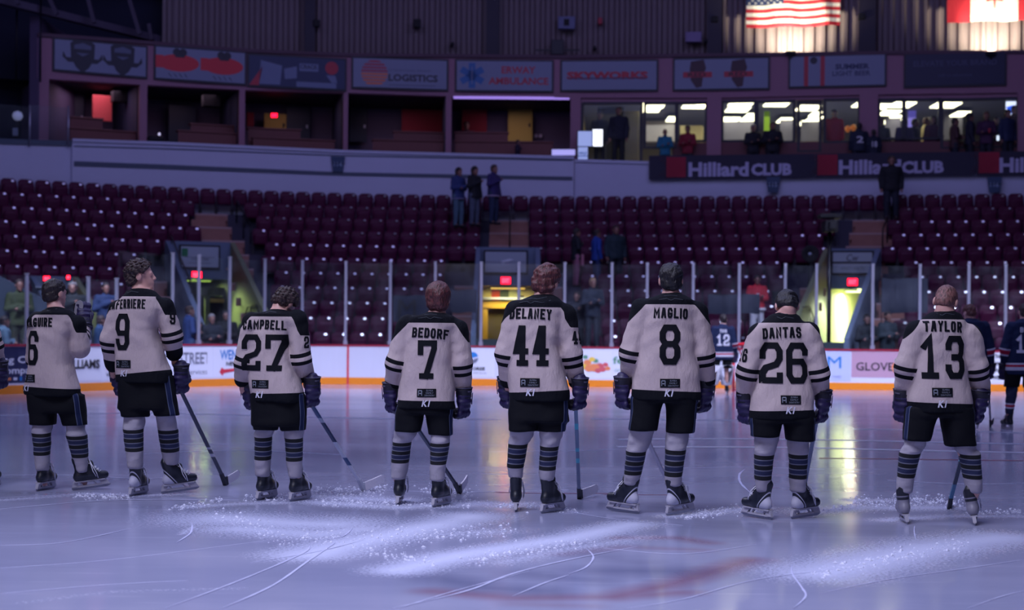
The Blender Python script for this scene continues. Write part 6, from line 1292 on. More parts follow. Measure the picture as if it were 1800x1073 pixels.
    # ---- shorts
    cz = P(*crotch)[2]; legrows = []
    for k in (0, 1):
        rr = []
        for (py, a, b) in shorts[k]:
            A, B = P(min(a, b), py), P(max(a, b), py); f = 1 if py == shorts[k][-1][0] else 0; half = (B[0] - A[0]) / 2; rr.append((A[2], (A[0] + B[0]) / 2, 0.0, half, min(.15, max(.105, half * 1.05))))
        legrows.append(rr)
    topz = zh + .09; wl, wr_ = P(hemL[0], hemL[1])[0], P(hemR[0], hemR[1])[0]; pel = [(topz, (wl + wr_) / 2, 0, (wr_ - wl) / 2 * .90, .135), (cz + .02, (shorts[0][0][1] + 0) * 0 + (P(shorts[0][0][1], crotch[1])[0] + P(shorts[1][0][2], crotch[1])[0]) / 2, 0, (P(shorts[1][0][2], crotch[1])[0] - P(shorts[0][0][1], crotch[1])[0]) / 2, .145), (cz, (P(shorts[0][0][1], crotch[1])[0] + P(shorts[1][0][2], crotch[1])[0]) / 2, 0, (P(shorts[1][0][2], crotch[1])[0] - P(shorts[0][0][1], crotch[1])[0]) / 2, .14)]
    def sf(Q):
        d = stack(Q, pel, yw * .6, 2.6)
        for k in (0, 1): d = smin(d, stack(Q, legrows[k], 0, 2.4), .018)
        return d + wob(Q, .0028, 26, num + 2)
    zb = min(r[0] for k in (0, 1) for r in legrows[k]); xa = min(r[1] - r[3] for k in (0, 1) for r in legrows[k]) - .05; xb = max(r[1] + r[3] for k in (0, 1) for r in legrows[k]) + .05
    v, q = grow(sf, (min(xa, wl - .05), -.22, zb - .03), (max(xb, wr_ + .05), .22, topz + .04), .0125); seam = np.full(len(v), 9.0)
    for k in (0, 1):
        r = np.array(sorted(legrows[k])); cx = np.interp(v[:, 2], r[:, 0], r[:, 1]); n = R * (1 if k else -1) - Fw * ((.55 if k else .30) + .6 * math.sin(yw) * (1 if k else -1)); n.normalize(); t = Vector((-n.y, n.x, 0)); dx, dy = v[:, 0] - cx, v[:, 1]; side = dx * n.x + dy * n.y; tt = dx * t.x + dy * t.y; ok = (side > .02) & ((v[:, 0] > (P(*crotch)[0])) == bool(k)); seam = np.where(ok, tt, seam)
    mk(body, 'shorts', raw_mesh('shorts', v, q, [M_SHORT], True, {'seam': seam if not navy else seam * 0 + 9}))
    # ---- socks, skates
    for k in (0, 1):
        sk = socks[k]; rr = []
        for i, (py, a, b) in enumerate(sk): dy = fdy[k] * (.3, .45, .9, 1.0)[i]; A, B = P(a, py, dy), P(b, py, dy); half = (B[0] - A[0]) / 2; rr.append((A[2], (A[0] + B[0]) / 2, dy - (.012 if i == 1 else 0.0), half, half * 1.12))
        zt = rr[0][0] + .10; rr.append((zt, rr[0][1] * .8 + .2 * hip[k][0], 0, rr[0][3] * 1.05, rr[0][4])); za = rr[3][0]; rr.append((za - .012, rr[3][1], rr[3][2], rr[3][3] * .86, rr[3][4] * .86))
        v, q = grow(lambda Q: stack(Q, rr, 0, 2.1) + wob(Q, .0022, 48, num + k) * (1 + 1.2 * (Q[:, 2] > rr[1][0])), (min(r[1] - r[3] for r in rr) - .03, min(r[2] for r in rr) - .14, min(r[0] for r in rr) - .02), (max(r[1] + r[3] for r in rr) + .03, max(r[2] for r in rr) + .14, zt + .02), .0095)
        z1, z0 = rr[1][0], rr[2][0]; mk(body, 'sock', raw_mesh('sock', v, q, [M_SOCKN if navy else M_SOCK], True, {'band': (z1 - v[:, 2] + .12 * (v[:, 1] - np.interp(v[:, 2], *zip(*sorted((r[0], r[2]) for r in rr))))) / (z1 - z0)}))
        bx, by, sy_, sp, lean_x = skates[k]; Yg = HC * F / (by - hor(bx)); ac = (sk[-1][1] + sk[-1][2]) / 2; g = W(ac + .040 * s * math.sin(math.radians(sy_)), by, Yg) - o0; boot, ton, hm, bm, lm = skate_parts(skate)
        so = mk(body, 'skate', boot); so.matrix_local = Matrix.Translation((g.x, g.y, 0)) @ Matrix.Rotation(-math.radians(sy_), 4, 'Z') @ Matrix.Rotation(math.radians(lean_x), 4, 'Y') @ Matrix.Translation((0, -.115, 0)) @ Matrix.Rotation(math.radians(sp), 4, 'X') @ Matrix.Translation((0, .115, 0))
        for nm, me in (('tongue', ton), ('blade_holder', hm), ('blade', bm), ('laces', lm)): mk(so, nm, me)
    # ---- gloves
    fists = []
    for k in (0, 1):
        if gloves[k] is None: fists.append(None); continue
        gx, gy, gdy = gloves[k][:3]; c = P(gx, gy, gdy); up = (El[k] - Cu[k]); up = Vector(up).normalized(); dn = Vector((0, .12, -1)).normalized() if len(gloves[k]) < 4 else Vector(gloves[k][3]).normalized()
        wst = Vector(c) - dn * .072; out = (R * (1 if k else -1) * .8 - Fw * .6) if len(gloves[k]) < 5 else Vector(gloves[k][4]); gm, cu, pi, fist = glove_mesh(wst, dn, out, Fw + R * (-.3 if k else .3), 1.12)
        go = mk(body, 'glove', gm); mk(go, 'cuff', cu.mesh('cuff', [M_CUFF], True)); mk(go, 'piping', pi.mesh('piping', [M_CUFFW], True)); fists.append(fist + o0)
    return body, fists

def stick(label, top, heel, toe, shaft=((40, 46, 62), (40, 46, 62)), accents=(), tape=(206, 202, 212), dark_heel=True, heel_Y=None, toe_dy=None, extend=.10):
    """top: a point in space; heel, toe: pixels of the blade's lower edge, the heel standing on the ice"""
    H = G(*heel) if heel_Y is None else W(heel[0], heel[1], heel_Y); T0 = W(toe[0], toe[1], H.y); dx = T0.x - H.x; dy = math.sqrt(max(.3 ** 2 - dx * dx, .0004)) if toe_dy is None else toe_dy; T = W(toe[0], toe[1], H.y + dy)
    top = Vector(top); d = (top - H).normalized(); o = thing('hockey_stick', label, 'hockey stick', H); rel = lambda p: p - H
    A = H + d * .05 + Vector((0, 0, .03)); B = top + d * extend; mb = MB(); n = 14
    mb.beam(rel(A), rel(B), .030, .021, 0); nm = 'stick_%d' % int(heel[0]); g = NG(nm); z = g.n('ShaderNodeTexCoord').outputs['Object']; sp = g.n('ShaderNodeSeparateXYZ'); g.l(z, sp.inputs[0]); c = g.mix(g.ramp(sp.outputs[2], .15, 1.0), lin(shaft[0]), lin(shaft[1]))
    for lo, hi, col in accents: c = g.mix(g.band(sp.outputs[2], lo, hi), c, lin(col))
    g.l(c, g.b.inputs['Base Color']); g.b.inputs['Roughness'].default_value = .35
    part('shaft', mb, g.m, o, bevel=.004); part('knob', MB().tube([rel(B - d * .05), rel(B)], .019, 8), M('tape_white', (200, 198, 208), .8), o, True)
    bl = MB(); v = []; N = 12; L = (T - H); side = Vector((L.y, -L.x, 0)).normalized()
    for i in range(N + 1):
        t = i / N; p = rel(H) + L * t + side * (-.03 * t * t); h = .074 * (1 if t < .8 else math.sqrt(max(0.02, 1 - ((t - .8) / .2) ** 2 * .96))); u = Vector((0, 0, 1)); lift = .074 * .5 - h * .5
        for sx in (-.006, .006): v += [p + side * sx + u * (lift * .6), p + side * sx + u * (lift * .6 + h)]
    f = []; mis = []
    for i in range(N):
        a = 4 * i
        for e in ((0, 4, 5, 1), (2, 3, 7, 6), (1, 5, 7, 3), (0, 2, 6, 4)): f.append(tuple(a + k for k in e))
    f += [(0, 1, 3, 2), (4 * N, 4 * N + 2, 4 * N + 3, 4 * N + 1)]; bl.add(v, f); part('blade', bl, M('blade_tape_%d_%d_%d' % tape, tape, .85, bump=.3, bscale=90), o)
    hs = MB(); hs.beam(rel(H + Vector((0, 0, .006))), rel(A + d * .06), .032, .026); hs.beam(rel(H) + Vector((0, 0, .037)), rel(H) + L * (.13 if dark_heel else .05) + Vector((0, 0, .037)), .016, .076); part('heel', hs, M('stick_dark', (30, 34, 46), .4) if dark_heel else M('stick_pale', (190, 194, 206), .4), o)
    return o
# ================================================================ THE LINE OF PLAYERS
NG_ = lambda w, t: (.30, w, .035, t)
LINE = {}
LINE[6] = player(6, 'MAGUIRE', 'player numbered 6 at the left end of the line, one arm raised to the chest', 13.06, 100, (97, 510, .05, 1.0), (100, 541), ((66, 566), (133, 572)), ((62, 630), (141, 612)), ((74, 668), (146, 575)),
    [(541, 82, 116), (549, 66, 132), (558, 55, 145), (590, 53, 129), (640, 53, 127), (660, 48, 134), (682, 42, 142)], (42, 679), (143, 684), 554,
    (((693, 48, 96), (720, 51, 99), (747, 53, 98.5)), ((693, 96, 148), (720, 101, 151), (748, 112, 154))), (99, 725), (((750, 59, 93), (760, 57.5, 90), (799, 60, 87.5), (825, 63, 86)), ((757, 118, 151), (764, 117, 153.5), (803, 127, 155), (828, 134, 155))),
    ((79, 862, 12, 0, 3), (143, 862, 68, 6, 0)), (None, (148, 556, .30, (-.15, .3, 1), (.6, -.75, .1))), (70, 612), (79, 567, .03), (.29, .135, .03, .042), (.078, .036, .008, .0155), yaw=17, lean=.0, hair=('short', 'dark'), hyaw=30, cuff_dy=(.3, .30), elbow_dy=(.16, .02), patch=(63, 665), logo=(58, 682))
LINE[9] = player(9, 'LAFERRIERE', 'player numbered 9 with face turned to the right, second in the line', 12.72, 255, (247.5, 479, .03, 1.03), (249, 508), ((210, 545), (288, 541)), ((194, 598), (303, 592)), ((199, 642), (307, 622)),
    [(508, 232, 268), (516, 215, 288), (526, 204, 296), (545, 201, 290), (580, 201, 276), (604, 203, 284), (640, 204, 295), (655, 205, 301)], (205, 659), (301, 650), 522,
    (((660, 208, 257), (700, 211, 262), (733, 214, 262)), ((660, 257, 304), (700, 264, 310), (731, 272, 315.5))), (263, 720), (((742, 218, 255), (753, 217, 252), (792, 221, 251.5), (822, 224, 251)), ((742, 276, 311), (754, 278, 314), (793, 283, 315), (815, 288, 314))),
    ((246, 871, 14, 0, 2), (304, 868, 64, 6, 0)), ((206, 668, .18), (319, 664, .10)), (229, 584), (234, 535, .03), (.30, .137, .03, .043), (.078, .029, .0075, .0125), yaw=15, hair=('curly', 'brown'), hyaw=82, hroll=0, hpitch=-4, cuffdark=.055, skate='silver', patch=(230, 640), logo=(232, 656), sleeve=[(1, '9', 301, 560, .10, .05)])
LINE[27] = player(27, 'CAMPBELL', 'player numbered 27 with curly brown hair and head bowed to the right', 12.38, 485, (505, 531, .10, .98), (489, 544), ((444, 568), (522, 563)), ((430, 638), (530, 632)), ((427, 668), (539, 660)),
    [(544, 464, 514), (552, 448, 524), (562, 438, 532), (580, 437, 516), (606, 437, 509), (642, 437, 515), (670, 438, 526), (690, 439, 534)], (439, 692), (534, 690), 557,
    (((693, 442, 490), (720, 444, 489), (756, 446, 488)), ((693, 490, 536), (720, 491, 538), (757, 494, 538))), (489, 748), (((757, 450, 483), (767, 448, 479), (807, 447, 477), (835, 448, 474)), ((760, 500, 534), (769, 501, 532.5), (809, 503, 532), (838, 508, 531))),
    ((464, 878, 22, 0, 2), (520, 880, 24, 0, 0)), ((437, 692, .15), (549, 687, .06)), (471, 620), (471, 571, -.01), (.29, .165, .035, .044), (.076, .036, .008, .015), yaw=9, lean=.06, hair=('curly', 'brown'), hyaw=30, hpitch=48, hroll=14, patch=(466, 675), logo=(465, 693), sleeve=[(1, '2', 534, 602, .095, .048)])
LINE[7] = player(7, 'BEDORF', 'player numbered 7 with a straight reddish-brown bowl haircut', 12.1, 750, (770, 519, .02, 1.04), (767, 549), ((716, 573), (804, 580)), ((696, 638), (812, 640)), ((690, 672), (815, 684)),
    [(548, 744, 790), (556, 726, 804), (568, 714, 814), (590, 713, 800), (620, 712, 797), (640, 710, 796), (670, 703, 799), (702, 699, 800.5)], (699, 703), (800.5, 705), 568,
    (((712, 698, 746), (735, 695, 744), (759, 693, 740)), ((712, 746, 796), (735, 749, 796), (765, 753, 796))), (745, 727), (((765, 693, 733), (776, 691, 724), (812, 688, 719), (840, 687, 714)), ((768, 757, 793), (777, 757, 791), (815, 756, 785), (843, 755, 782))),
    ((694, 886, 4, 0, 3), (765, 890, 24, 0, 0)), ((687, 697, .12), (815, 706, .08)), (754, 632), (759, 586, -.07), (.30, .15, .03, .044), (.078, .040, .009, .0155), yaw=2, hair=('bowl', 'auburn'), patch=(753, 690), logo=(752, 708))
LINE[44] = player(44, 'DELANEY', 'player numbered 44 with loose messy auburn hair in the middle of the line', 11.68, 945, (962, 490, .05, 1.08), (955, 518), ((907, 548), (993, 553)), ((888, 622), (1004, 622)), ((893, 668), (1014, 670)),
    [(516, 928, 984), (524, 912, 998), (536, 900, 1004), (560, 896, 990), (607, 894, 982), (640, 893, 988), (668, 893, 997), (688, 894, 1002)], (894, 690), (1002, 685), 541,
    (((695, 895, 946), (725, 894, 946), (758, 894, 944.5)), ((695, 946, 1000), (725, 946, 997), (759, 946.5, 994))), (946, 742), (((766, 897, 937), (779, 893, 928), (821, 891, 920.5), (838, 894, 919)), ((768, 948, 989), (783, 949, 982.5), (825, 947.5, 977), (842, 948, 974))),
    ((907, 898, 3, 0, 0), (954, 901, 36, 0, 0)), ((889, 688, .16), (1019, 690, .04)), (937, 608), (936, 552, -.02), (.305, .118, .035, .045), (.080, .038, .009, .016), yaw=8, lean=.02, hair=('messy', 'auburn'), hyaw=18, hpitch=14, hroll=10, patch=(936, 672), logo=(937, 689), sleeve=[(1, '44', 1008, 594, .10, .045)])
LINE[8] = player(8, 'MAGLIO', 'player numbered 8 with black hair and both ears showing', 11.6, 1172, (1179, 486, .02, 1.03), (1180, 516), ((1129, 544), (1223, 549)), ((1107, 622), (1238, 624)), ((1106, 660), (1242, 668)),
    [(515, 1153, 1209), (522, 1134, 1226), (532, 1124, 1236), (560, 1127, 1222), (596, 1126, 1221), (620, 1121, 1222), (655, 1114, 1228), (686, 1111, 1230)], (1111, 684), (1230, 689), 536,
    (((697, 1110, 1168), (720, 1108, 1162), (757, 1104, 1155)), ((697, 1168, 1226), (720, 1171, 1225), (761, 1171, 1220))), (1168, 707), (((768, 1106, 1146), (792, 1100.5, 1136), (833, 1096.5, 1127), (850, 1096, 1122)), ((768, 1171, 1211), (789, 1169.5, 1206), (836, 1168, 1199), (852, 1169, 1197))),
    ((1113, 902, -48, 2, 0), (1172, 905, 48, 3, 0)), ((1094, 688, .06), (1240, 694, .12)), (1174, 606), (1176, 551, -.03), (.30, .155, .03, .046), (.078, .038, .009, .0155), yaw=0, hair=('short', 'black'), skate='silver', patch=(1174, 673), logo=(1172, 690))
LINE[26] = player(26, 'DANTAS', 'player numbered 26 with dark hair and head bowed straight down', 11.35, 1375, (1383, 536, .10, 1.0), (1381, 550), ((1335, 589), (1420, 586)), ((1313, 655), (1439, 656)), ((1309, 690), (1443, 690)),
    [(549, 1352, 1412), (558, 1334, 1428), (570, 1326, 1436), (590, 1335, 1424), (640, 1335, 1417), (665, 1330, 1422), (695, 1323, 1430), (720, 1318.5, 1431.5)], (1318.5, 722), (1431.5, 720), 568,
    (((728, 1319, 1374), (745, 1319, 1374), (768, 1319, 1370)), ((728, 1374, 1431), (745, 1378, 1432), (775, 1380, 1432))), (1375, 743), (((776, 1326, 1368), (798, 1325, 1360), (842, 1326, 1356), (862, 1330, 1355)), ((778, 1385, 1421), (797, 1386, 1419.5), (840, 1387, 1417.5), (862, 1388, 1416))),
    ((1347, 912, -36, 2, 0), (1391, 911, 52, 2, 0)), ((1310, 714, .10), (1446, 712, .08)), (1374, 638), (1371, 585, .04), (.30, .165, .025, .045), (.080, .040, .009, .0155), yaw=0, lean=.08, hair=('short', 'black'), hyaw=6, hpitch=52, skate='silver', patch=(1384, 702), logo=(1383, 720), sleeve=[(0, '26', 1309, 625, .10, .045)])
LINE[13] = player(13, 'TAYLOR', 'player numbered 13 with cropped reddish hair standing wide at the right', 11.15, 1655, (1664, 526, .08, 1.0), (1663, 547), ((1612, 584), (1704, 591)), ((1593, 645), (1718, 645)), ((1589, 690), (1724, 690)),
    [(545, 1634, 1692), (554, 1616, 1708), (566, 1606, 1714), (590, 1611, 1698), (620, 1609, 1697), (650, 1605, 1698), (680, 1600, 1704), (706, 1597, 1708)], (1597, 706), (1708, 710), 562,
    (((716, 1592, 1650), (735, 1590, 1646), (775, 1586.5, 1634)), ((716, 1650, 1710), (735, 1653, 1711), (784, 1662, 1715.5))), (1649, 733), (((782, 1589, 1625), (795, 1580, 1617), (838, 1577, 1608), (864, 1576, 1603)), ((790, 1678, 1716), (797, 1685, 1721), (840, 1693, 1726), (864, 1699, 1726))),
    ((1583, 919, 4, 0, -6), (1722, 922, 18, 0, -11)), ((1586, 711, .10), (1722, 712, .06)), (1649, 628), (1650, 574, -.02), (.31, .15, .045, .046), (.078, .038, .009, .0155), yaw=-4, lean=.06, hair=('buzz', 'buzz'), hyaw=22, hpitch=34, hroll=8, skate='grey', patch=(1644, 689), logo=(1643, 709))
# a ninth player stands just outside the left edge; only a glove reaches into view
LINE[0] = player(-1, None, 'player cut off by the left edge, only a purple glove in view', 13.3, -58, (-58, 505, .03, 1.0), (-58, 536), ((-98, 566), (-20, 566)), ((-108, 612), (-11, 610)), ((-110, 645), (-6, 632)),
    [(536, -78, -38), (548, -96, -20), (560, -100, -14), (600, -98, -20), (640, -98, -18), (680, -104, -10)], (-104, 682), (-10, 682), 556,
    (((690, -103, -58), (715, -104, -60), (742, -106, -64)), ((690, -58, -10), (715, -55, -8), (742, -50, -6))), (-58, 720), (((752, -104, -72), (762, -103, -74), (800, -101, -74), (826, -99, -75)), ((752, -46, -12), (762, -45, -14), (800, -43, -15), (826, -41, -16))),
    ((-86, 858, 10, 0, 0), (-28, 858, 20, 0, 0)), ((-112, 668, .1), (1, 657, .08)), (-58, 600), (-58, 560), (.29, .135, .03, .042), (.078, .036, .008, .0155), hair=('short', 'brown'))
# ---------------------------------------------------------------- sticks
CY = (90, 190, 205)
stick('grey hockey stick held by player 9, its white blade flat to the right', LINE[9][1][1], (396, 854), (426, 839), ((64, 68, 84), (74, 78, 96)), [(.27, .30, (200, 200, 210)), (.34, .36, (190, 190, 200))])
stick('pale blue and white hockey stick slanting from the glove of player 27', LINE[27][1][1], (639, 864), (680, 848), ((208, 210, 220), (150, 168, 190)), [(.45, .62, (38, 54, 86)), (.24, .31, (52, 80, 122)), (.66, .8, (60, 84, 124))], tape=(232, 228, 236), dark_heel=False)
t7 = W(735, 757, 12.45); h7 = G(808, 869); d7 = (t7 - h7).normalized()
stick('dark hockey stick slanting behind the legs of player 7', h7 + d7 * 1.05, (808, 869), (828, 847), ((44, 50, 66), (62, 80, 110)))
stick('dark hockey stick with cyan marks hanging straight down from player 44', LINE[44][1][1], (1018, 878), (1056, 866), ((112, 124, 146), (130, 156, 182)), [(.33, .37, CY), (.43, .46, CY), (.62, .67, CY)])
t8 = W(1137, 772, 11.95); h8 = G(1186, 880); d8 = (t8 - h8).normalized()
stick('pale hockey stick crossing between the legs of player 8', h8 + d8 * .98, (1186, 880), (1215, 868), ((196, 192, 202), (200, 196, 206)))
stick('thin grey hockey stick behind the right leg of player 26, blade by the skate', LINE[26][1][1], (1408, 893), (1432, 878), ((120, 128, 150), (140, 150, 172)))
t13 = W(1700, 770, 11.5); h13 = G(1668, 896); d13 = (t13 - h13).normalized()
stick('dark hockey stick with a cyan mark leaning behind the right leg of player 13', h13 + d13 * .98, (1668, 896), (1680, 890), ((46, 56, 72), (60, 74, 92)), [(.05, .22, (70, 120, 150)), (.42, .50, CY)])
f6 = LINE[6][1][1]
if True:      # the stick player 6 holds upright against the chest
    b6 = W(139, 541, 13.34); H = b6; o = thing('hockey_stick', 'hockey stick held upright by player 6, rounded grey blade by the shoulder', 'hockey stick', b6)
    mb = MB(); v = []; pts = [(-.030, -.10), (.030, -.10), (.036, -.02), (.034, .03), (.022, .055), (.0, .065), (-.022, .055), (-.034, .03), (-.036, -.02)]
    for yy in (-.007, .007): v += [(x, yy, z) for x, z in pts]
    n = len(pts); mb.add(v, [tuple(range(n)), tuple(range(2 * n - 1, n - 1, -1))] + [((i + 1) % n, i, i + n, (i + 1) % n + n) for i in range(n)]); mb.xform(Matrix.Rotation(.15, 4, 'Y')); part('blade', mb, M('blade_tape_grey', (150, 148, 160), .8), o)
    part('shaft', MB().beam((-.01, 0, -.10), (-.16, .10, -.98), .030, .021), M('stick_dark', (30, 34, 46), .4), o); part('knob', MB().tube([(-.155, .097, -.95), (-.16, .10, -.99)], .019, 8), M('tape_white', (200, 198, 208), .8), o, True)
# ================================================================ THE OTHER TEAM ACROSS THE ICE, THE NET
def visitor(num, name, label, px, foot, numgeo, namegeo, yaw=0, hair=('short', 'dark'), hd=(0, 0), hp=0, white_legs=False, wide=1.0, hyaw=0):
    Y = HC * F / (foot - hor(px)); k = (F / Y) / 232.7
    X = lambda x: px + (x - 1172) * k
    y0 = 906
    Yp = lambda y: foot + (y - y0) * k
    T = lambda seq: [(Yp(a), X(b), X(c)) for a, b, c in seq]
    def sock(seq, c): 
        r = T(seq)
        if white_legs: r = [(a, (b + d) / 2 - (d - b) * 1.05, (b + d) / 2 + (d - b) * 1.05) for a, b, d in r]
        return r
    sh = T(((697, 1110, 1168), (720, 1108, 1162), (757, 1104, 1155))), T(((697, 1168, 1226), (720, 1171, 1225), (761, 1171, 1220)))
    b = player(num, name, label, Y, px, (X(1176 + hd[0]), Yp(486 + hd[1]), .04, 1.03), (X(1175), Yp(516)), ((X(1129), Yp(546)), (X(1221), Yp(548))), ((X(1107), Yp(622)), (X(1238), Yp(624))), ((X(1108), Yp(668)), (X(1240), Yp(668))),
        T([(515, 1153, 1205), (522, 1134, 1222), (532, 1124, 1232), (560, 1127, 1222), (596, 1124, 1223), (640, 1118, 1226), (686, 1111, 1232)]), (X(1111), Yp(698)), (X(1232), Yp(698)), Yp(530), sh, (X(1168), Yp(720)),
        (sock(((768, 1112, 1150), (792, 1110, 1146), (833, 1108, 1138), (850, 1109, 1134)), 0), sock(((768, 1176, 1214), (789, 1176, 1212), (836, 1178, 1208), (852, 1180, 1206)), 1)), ((X(1121), foot, -15, 0, 0), (X(1193), foot, 18, 0, 0)), ((X(1100), Yp(700), .1), (X(1244), Yp(700), .1)), (X(1172), Yp(606)), (X(1172), Yp(556), .0), numgeo, namegeo, yaw=yaw, hair=hair, hpitch=hp, hyaw=hyaw, navy=True, cuff_dy=(.08, .08))
    b[0]['group'] = 'visiting players in navy'
    return b
V12 = visitor(12, 'TINO', 'navy goalkeeper numbered 12 with big white leg pads by the net', 1270, 694, (.27, .15, .03, .045), (.08, .04, .01, .016), yaw=0, white_legs=True, hair=('short', 'dark'))
for c in V12[0].children:
    if c.name.startswith('sock'):
        c.data.materials.clear(); c.data.materials.append(M('pad_white', (206, 204, 214), .6, bump=.2))
V15 = visitor(15, 'BIHN', 'navy player numbered 15 cut by the right edge, red and white stripes', 1799, 755, (.27, .15, .03, .045), (.08, .045, .012, .016), hair=('short', 'brown'))
VB = visitor(-1, None, 'navy player mostly hidden behind player 13, red hair and stick', 1706, 755, (.27, .15, .03, .045), (.08, .04, .01, .016), hair=('short', 'red'), hd=(-10, 6), hp=20, hyaw=-20)
stick('hockey stick of the navy player standing behind player 13', VB[1][1], (1741, 751), (1750, 741), ((120, 124, 140), (130, 134, 150)), tape=(40, 42, 56), dark_heel=True)
# the net: red frame, white netting, mostly hidden behind player 26
net = thing('goal_net', 'red framed goal net beside the navy goalkeeper', 'goal', (0, 0, 0)); gp = G(1289, 689); net.location = gp
m_nr = M('net_red', (206, 30, 44), .4); wv = 1.83
def arc_(x): return [(x, 0, 0), (x, 0, 1.22)]
part('post', MB().tube([(0, 0, 0), (0, 0, 1.19)], .035, 8), m_nr, net, True); part('post', MB().tube([(wv, 0, 0), (wv, 0, 1.19)], .035, 8), m_nr, net, True); part('crossbar', MB().tube([(-.03, 0, 1.19), (wv + .03, 0, 1.19)], .035, 8), m_nr, net, True)
fr = MB(); fr.tube([(0, 0, 1.19), (.15, .5, 1.16), (.3, .62, .9), (.22, 1.0, .06)], .025, 6).tube([(wv, 0, 1.19), (wv - .15, .5, 1.16), (wv - .3, .62, .9), (wv - .22, 1.0, .06)], .025, 6).tube([(0, 0, .03), (.1, .8, .03), (.5, 1.05, .03), (wv - .5, 1.05, .03), (wv - .1, .8, .03), (wv, 0, .03)], .03, 6).tube([(.15, .5, 1.16), (wv - .15, .5, 1.16)], .025, 6); part('back_frame', fr, m_nr, net, True)
nt = MB()
for k in range(15):
    x = .08 + (wv - .16) * k / 14; nt.tube([(x, .5, 1.16), (x, .68, .8), (x, 1.02, .05)], .004, 4)
for k in range(10):
    t = k / 9; nt.tube([(.1, .5 + .52 * t, 1.16 - 1.1 * t), (wv - .1, .5 + .52 * t, 1.16 - 1.1 * t)], .004, 4)
for x in (0.05, wv - .05):
    for k in range(8): nt.tube([(x, .1 + .1 * k, .04), (x, .1 + .06 * k, 1.15 - .08 * k)], .004, 4); nt.tube([(x, .0, .14 * k + .05), (x, .9 - .05 * k, .14 * k + .05)], .004, 4)
part('netting', nt, M('netting', (205, 205, 215), .8), net)

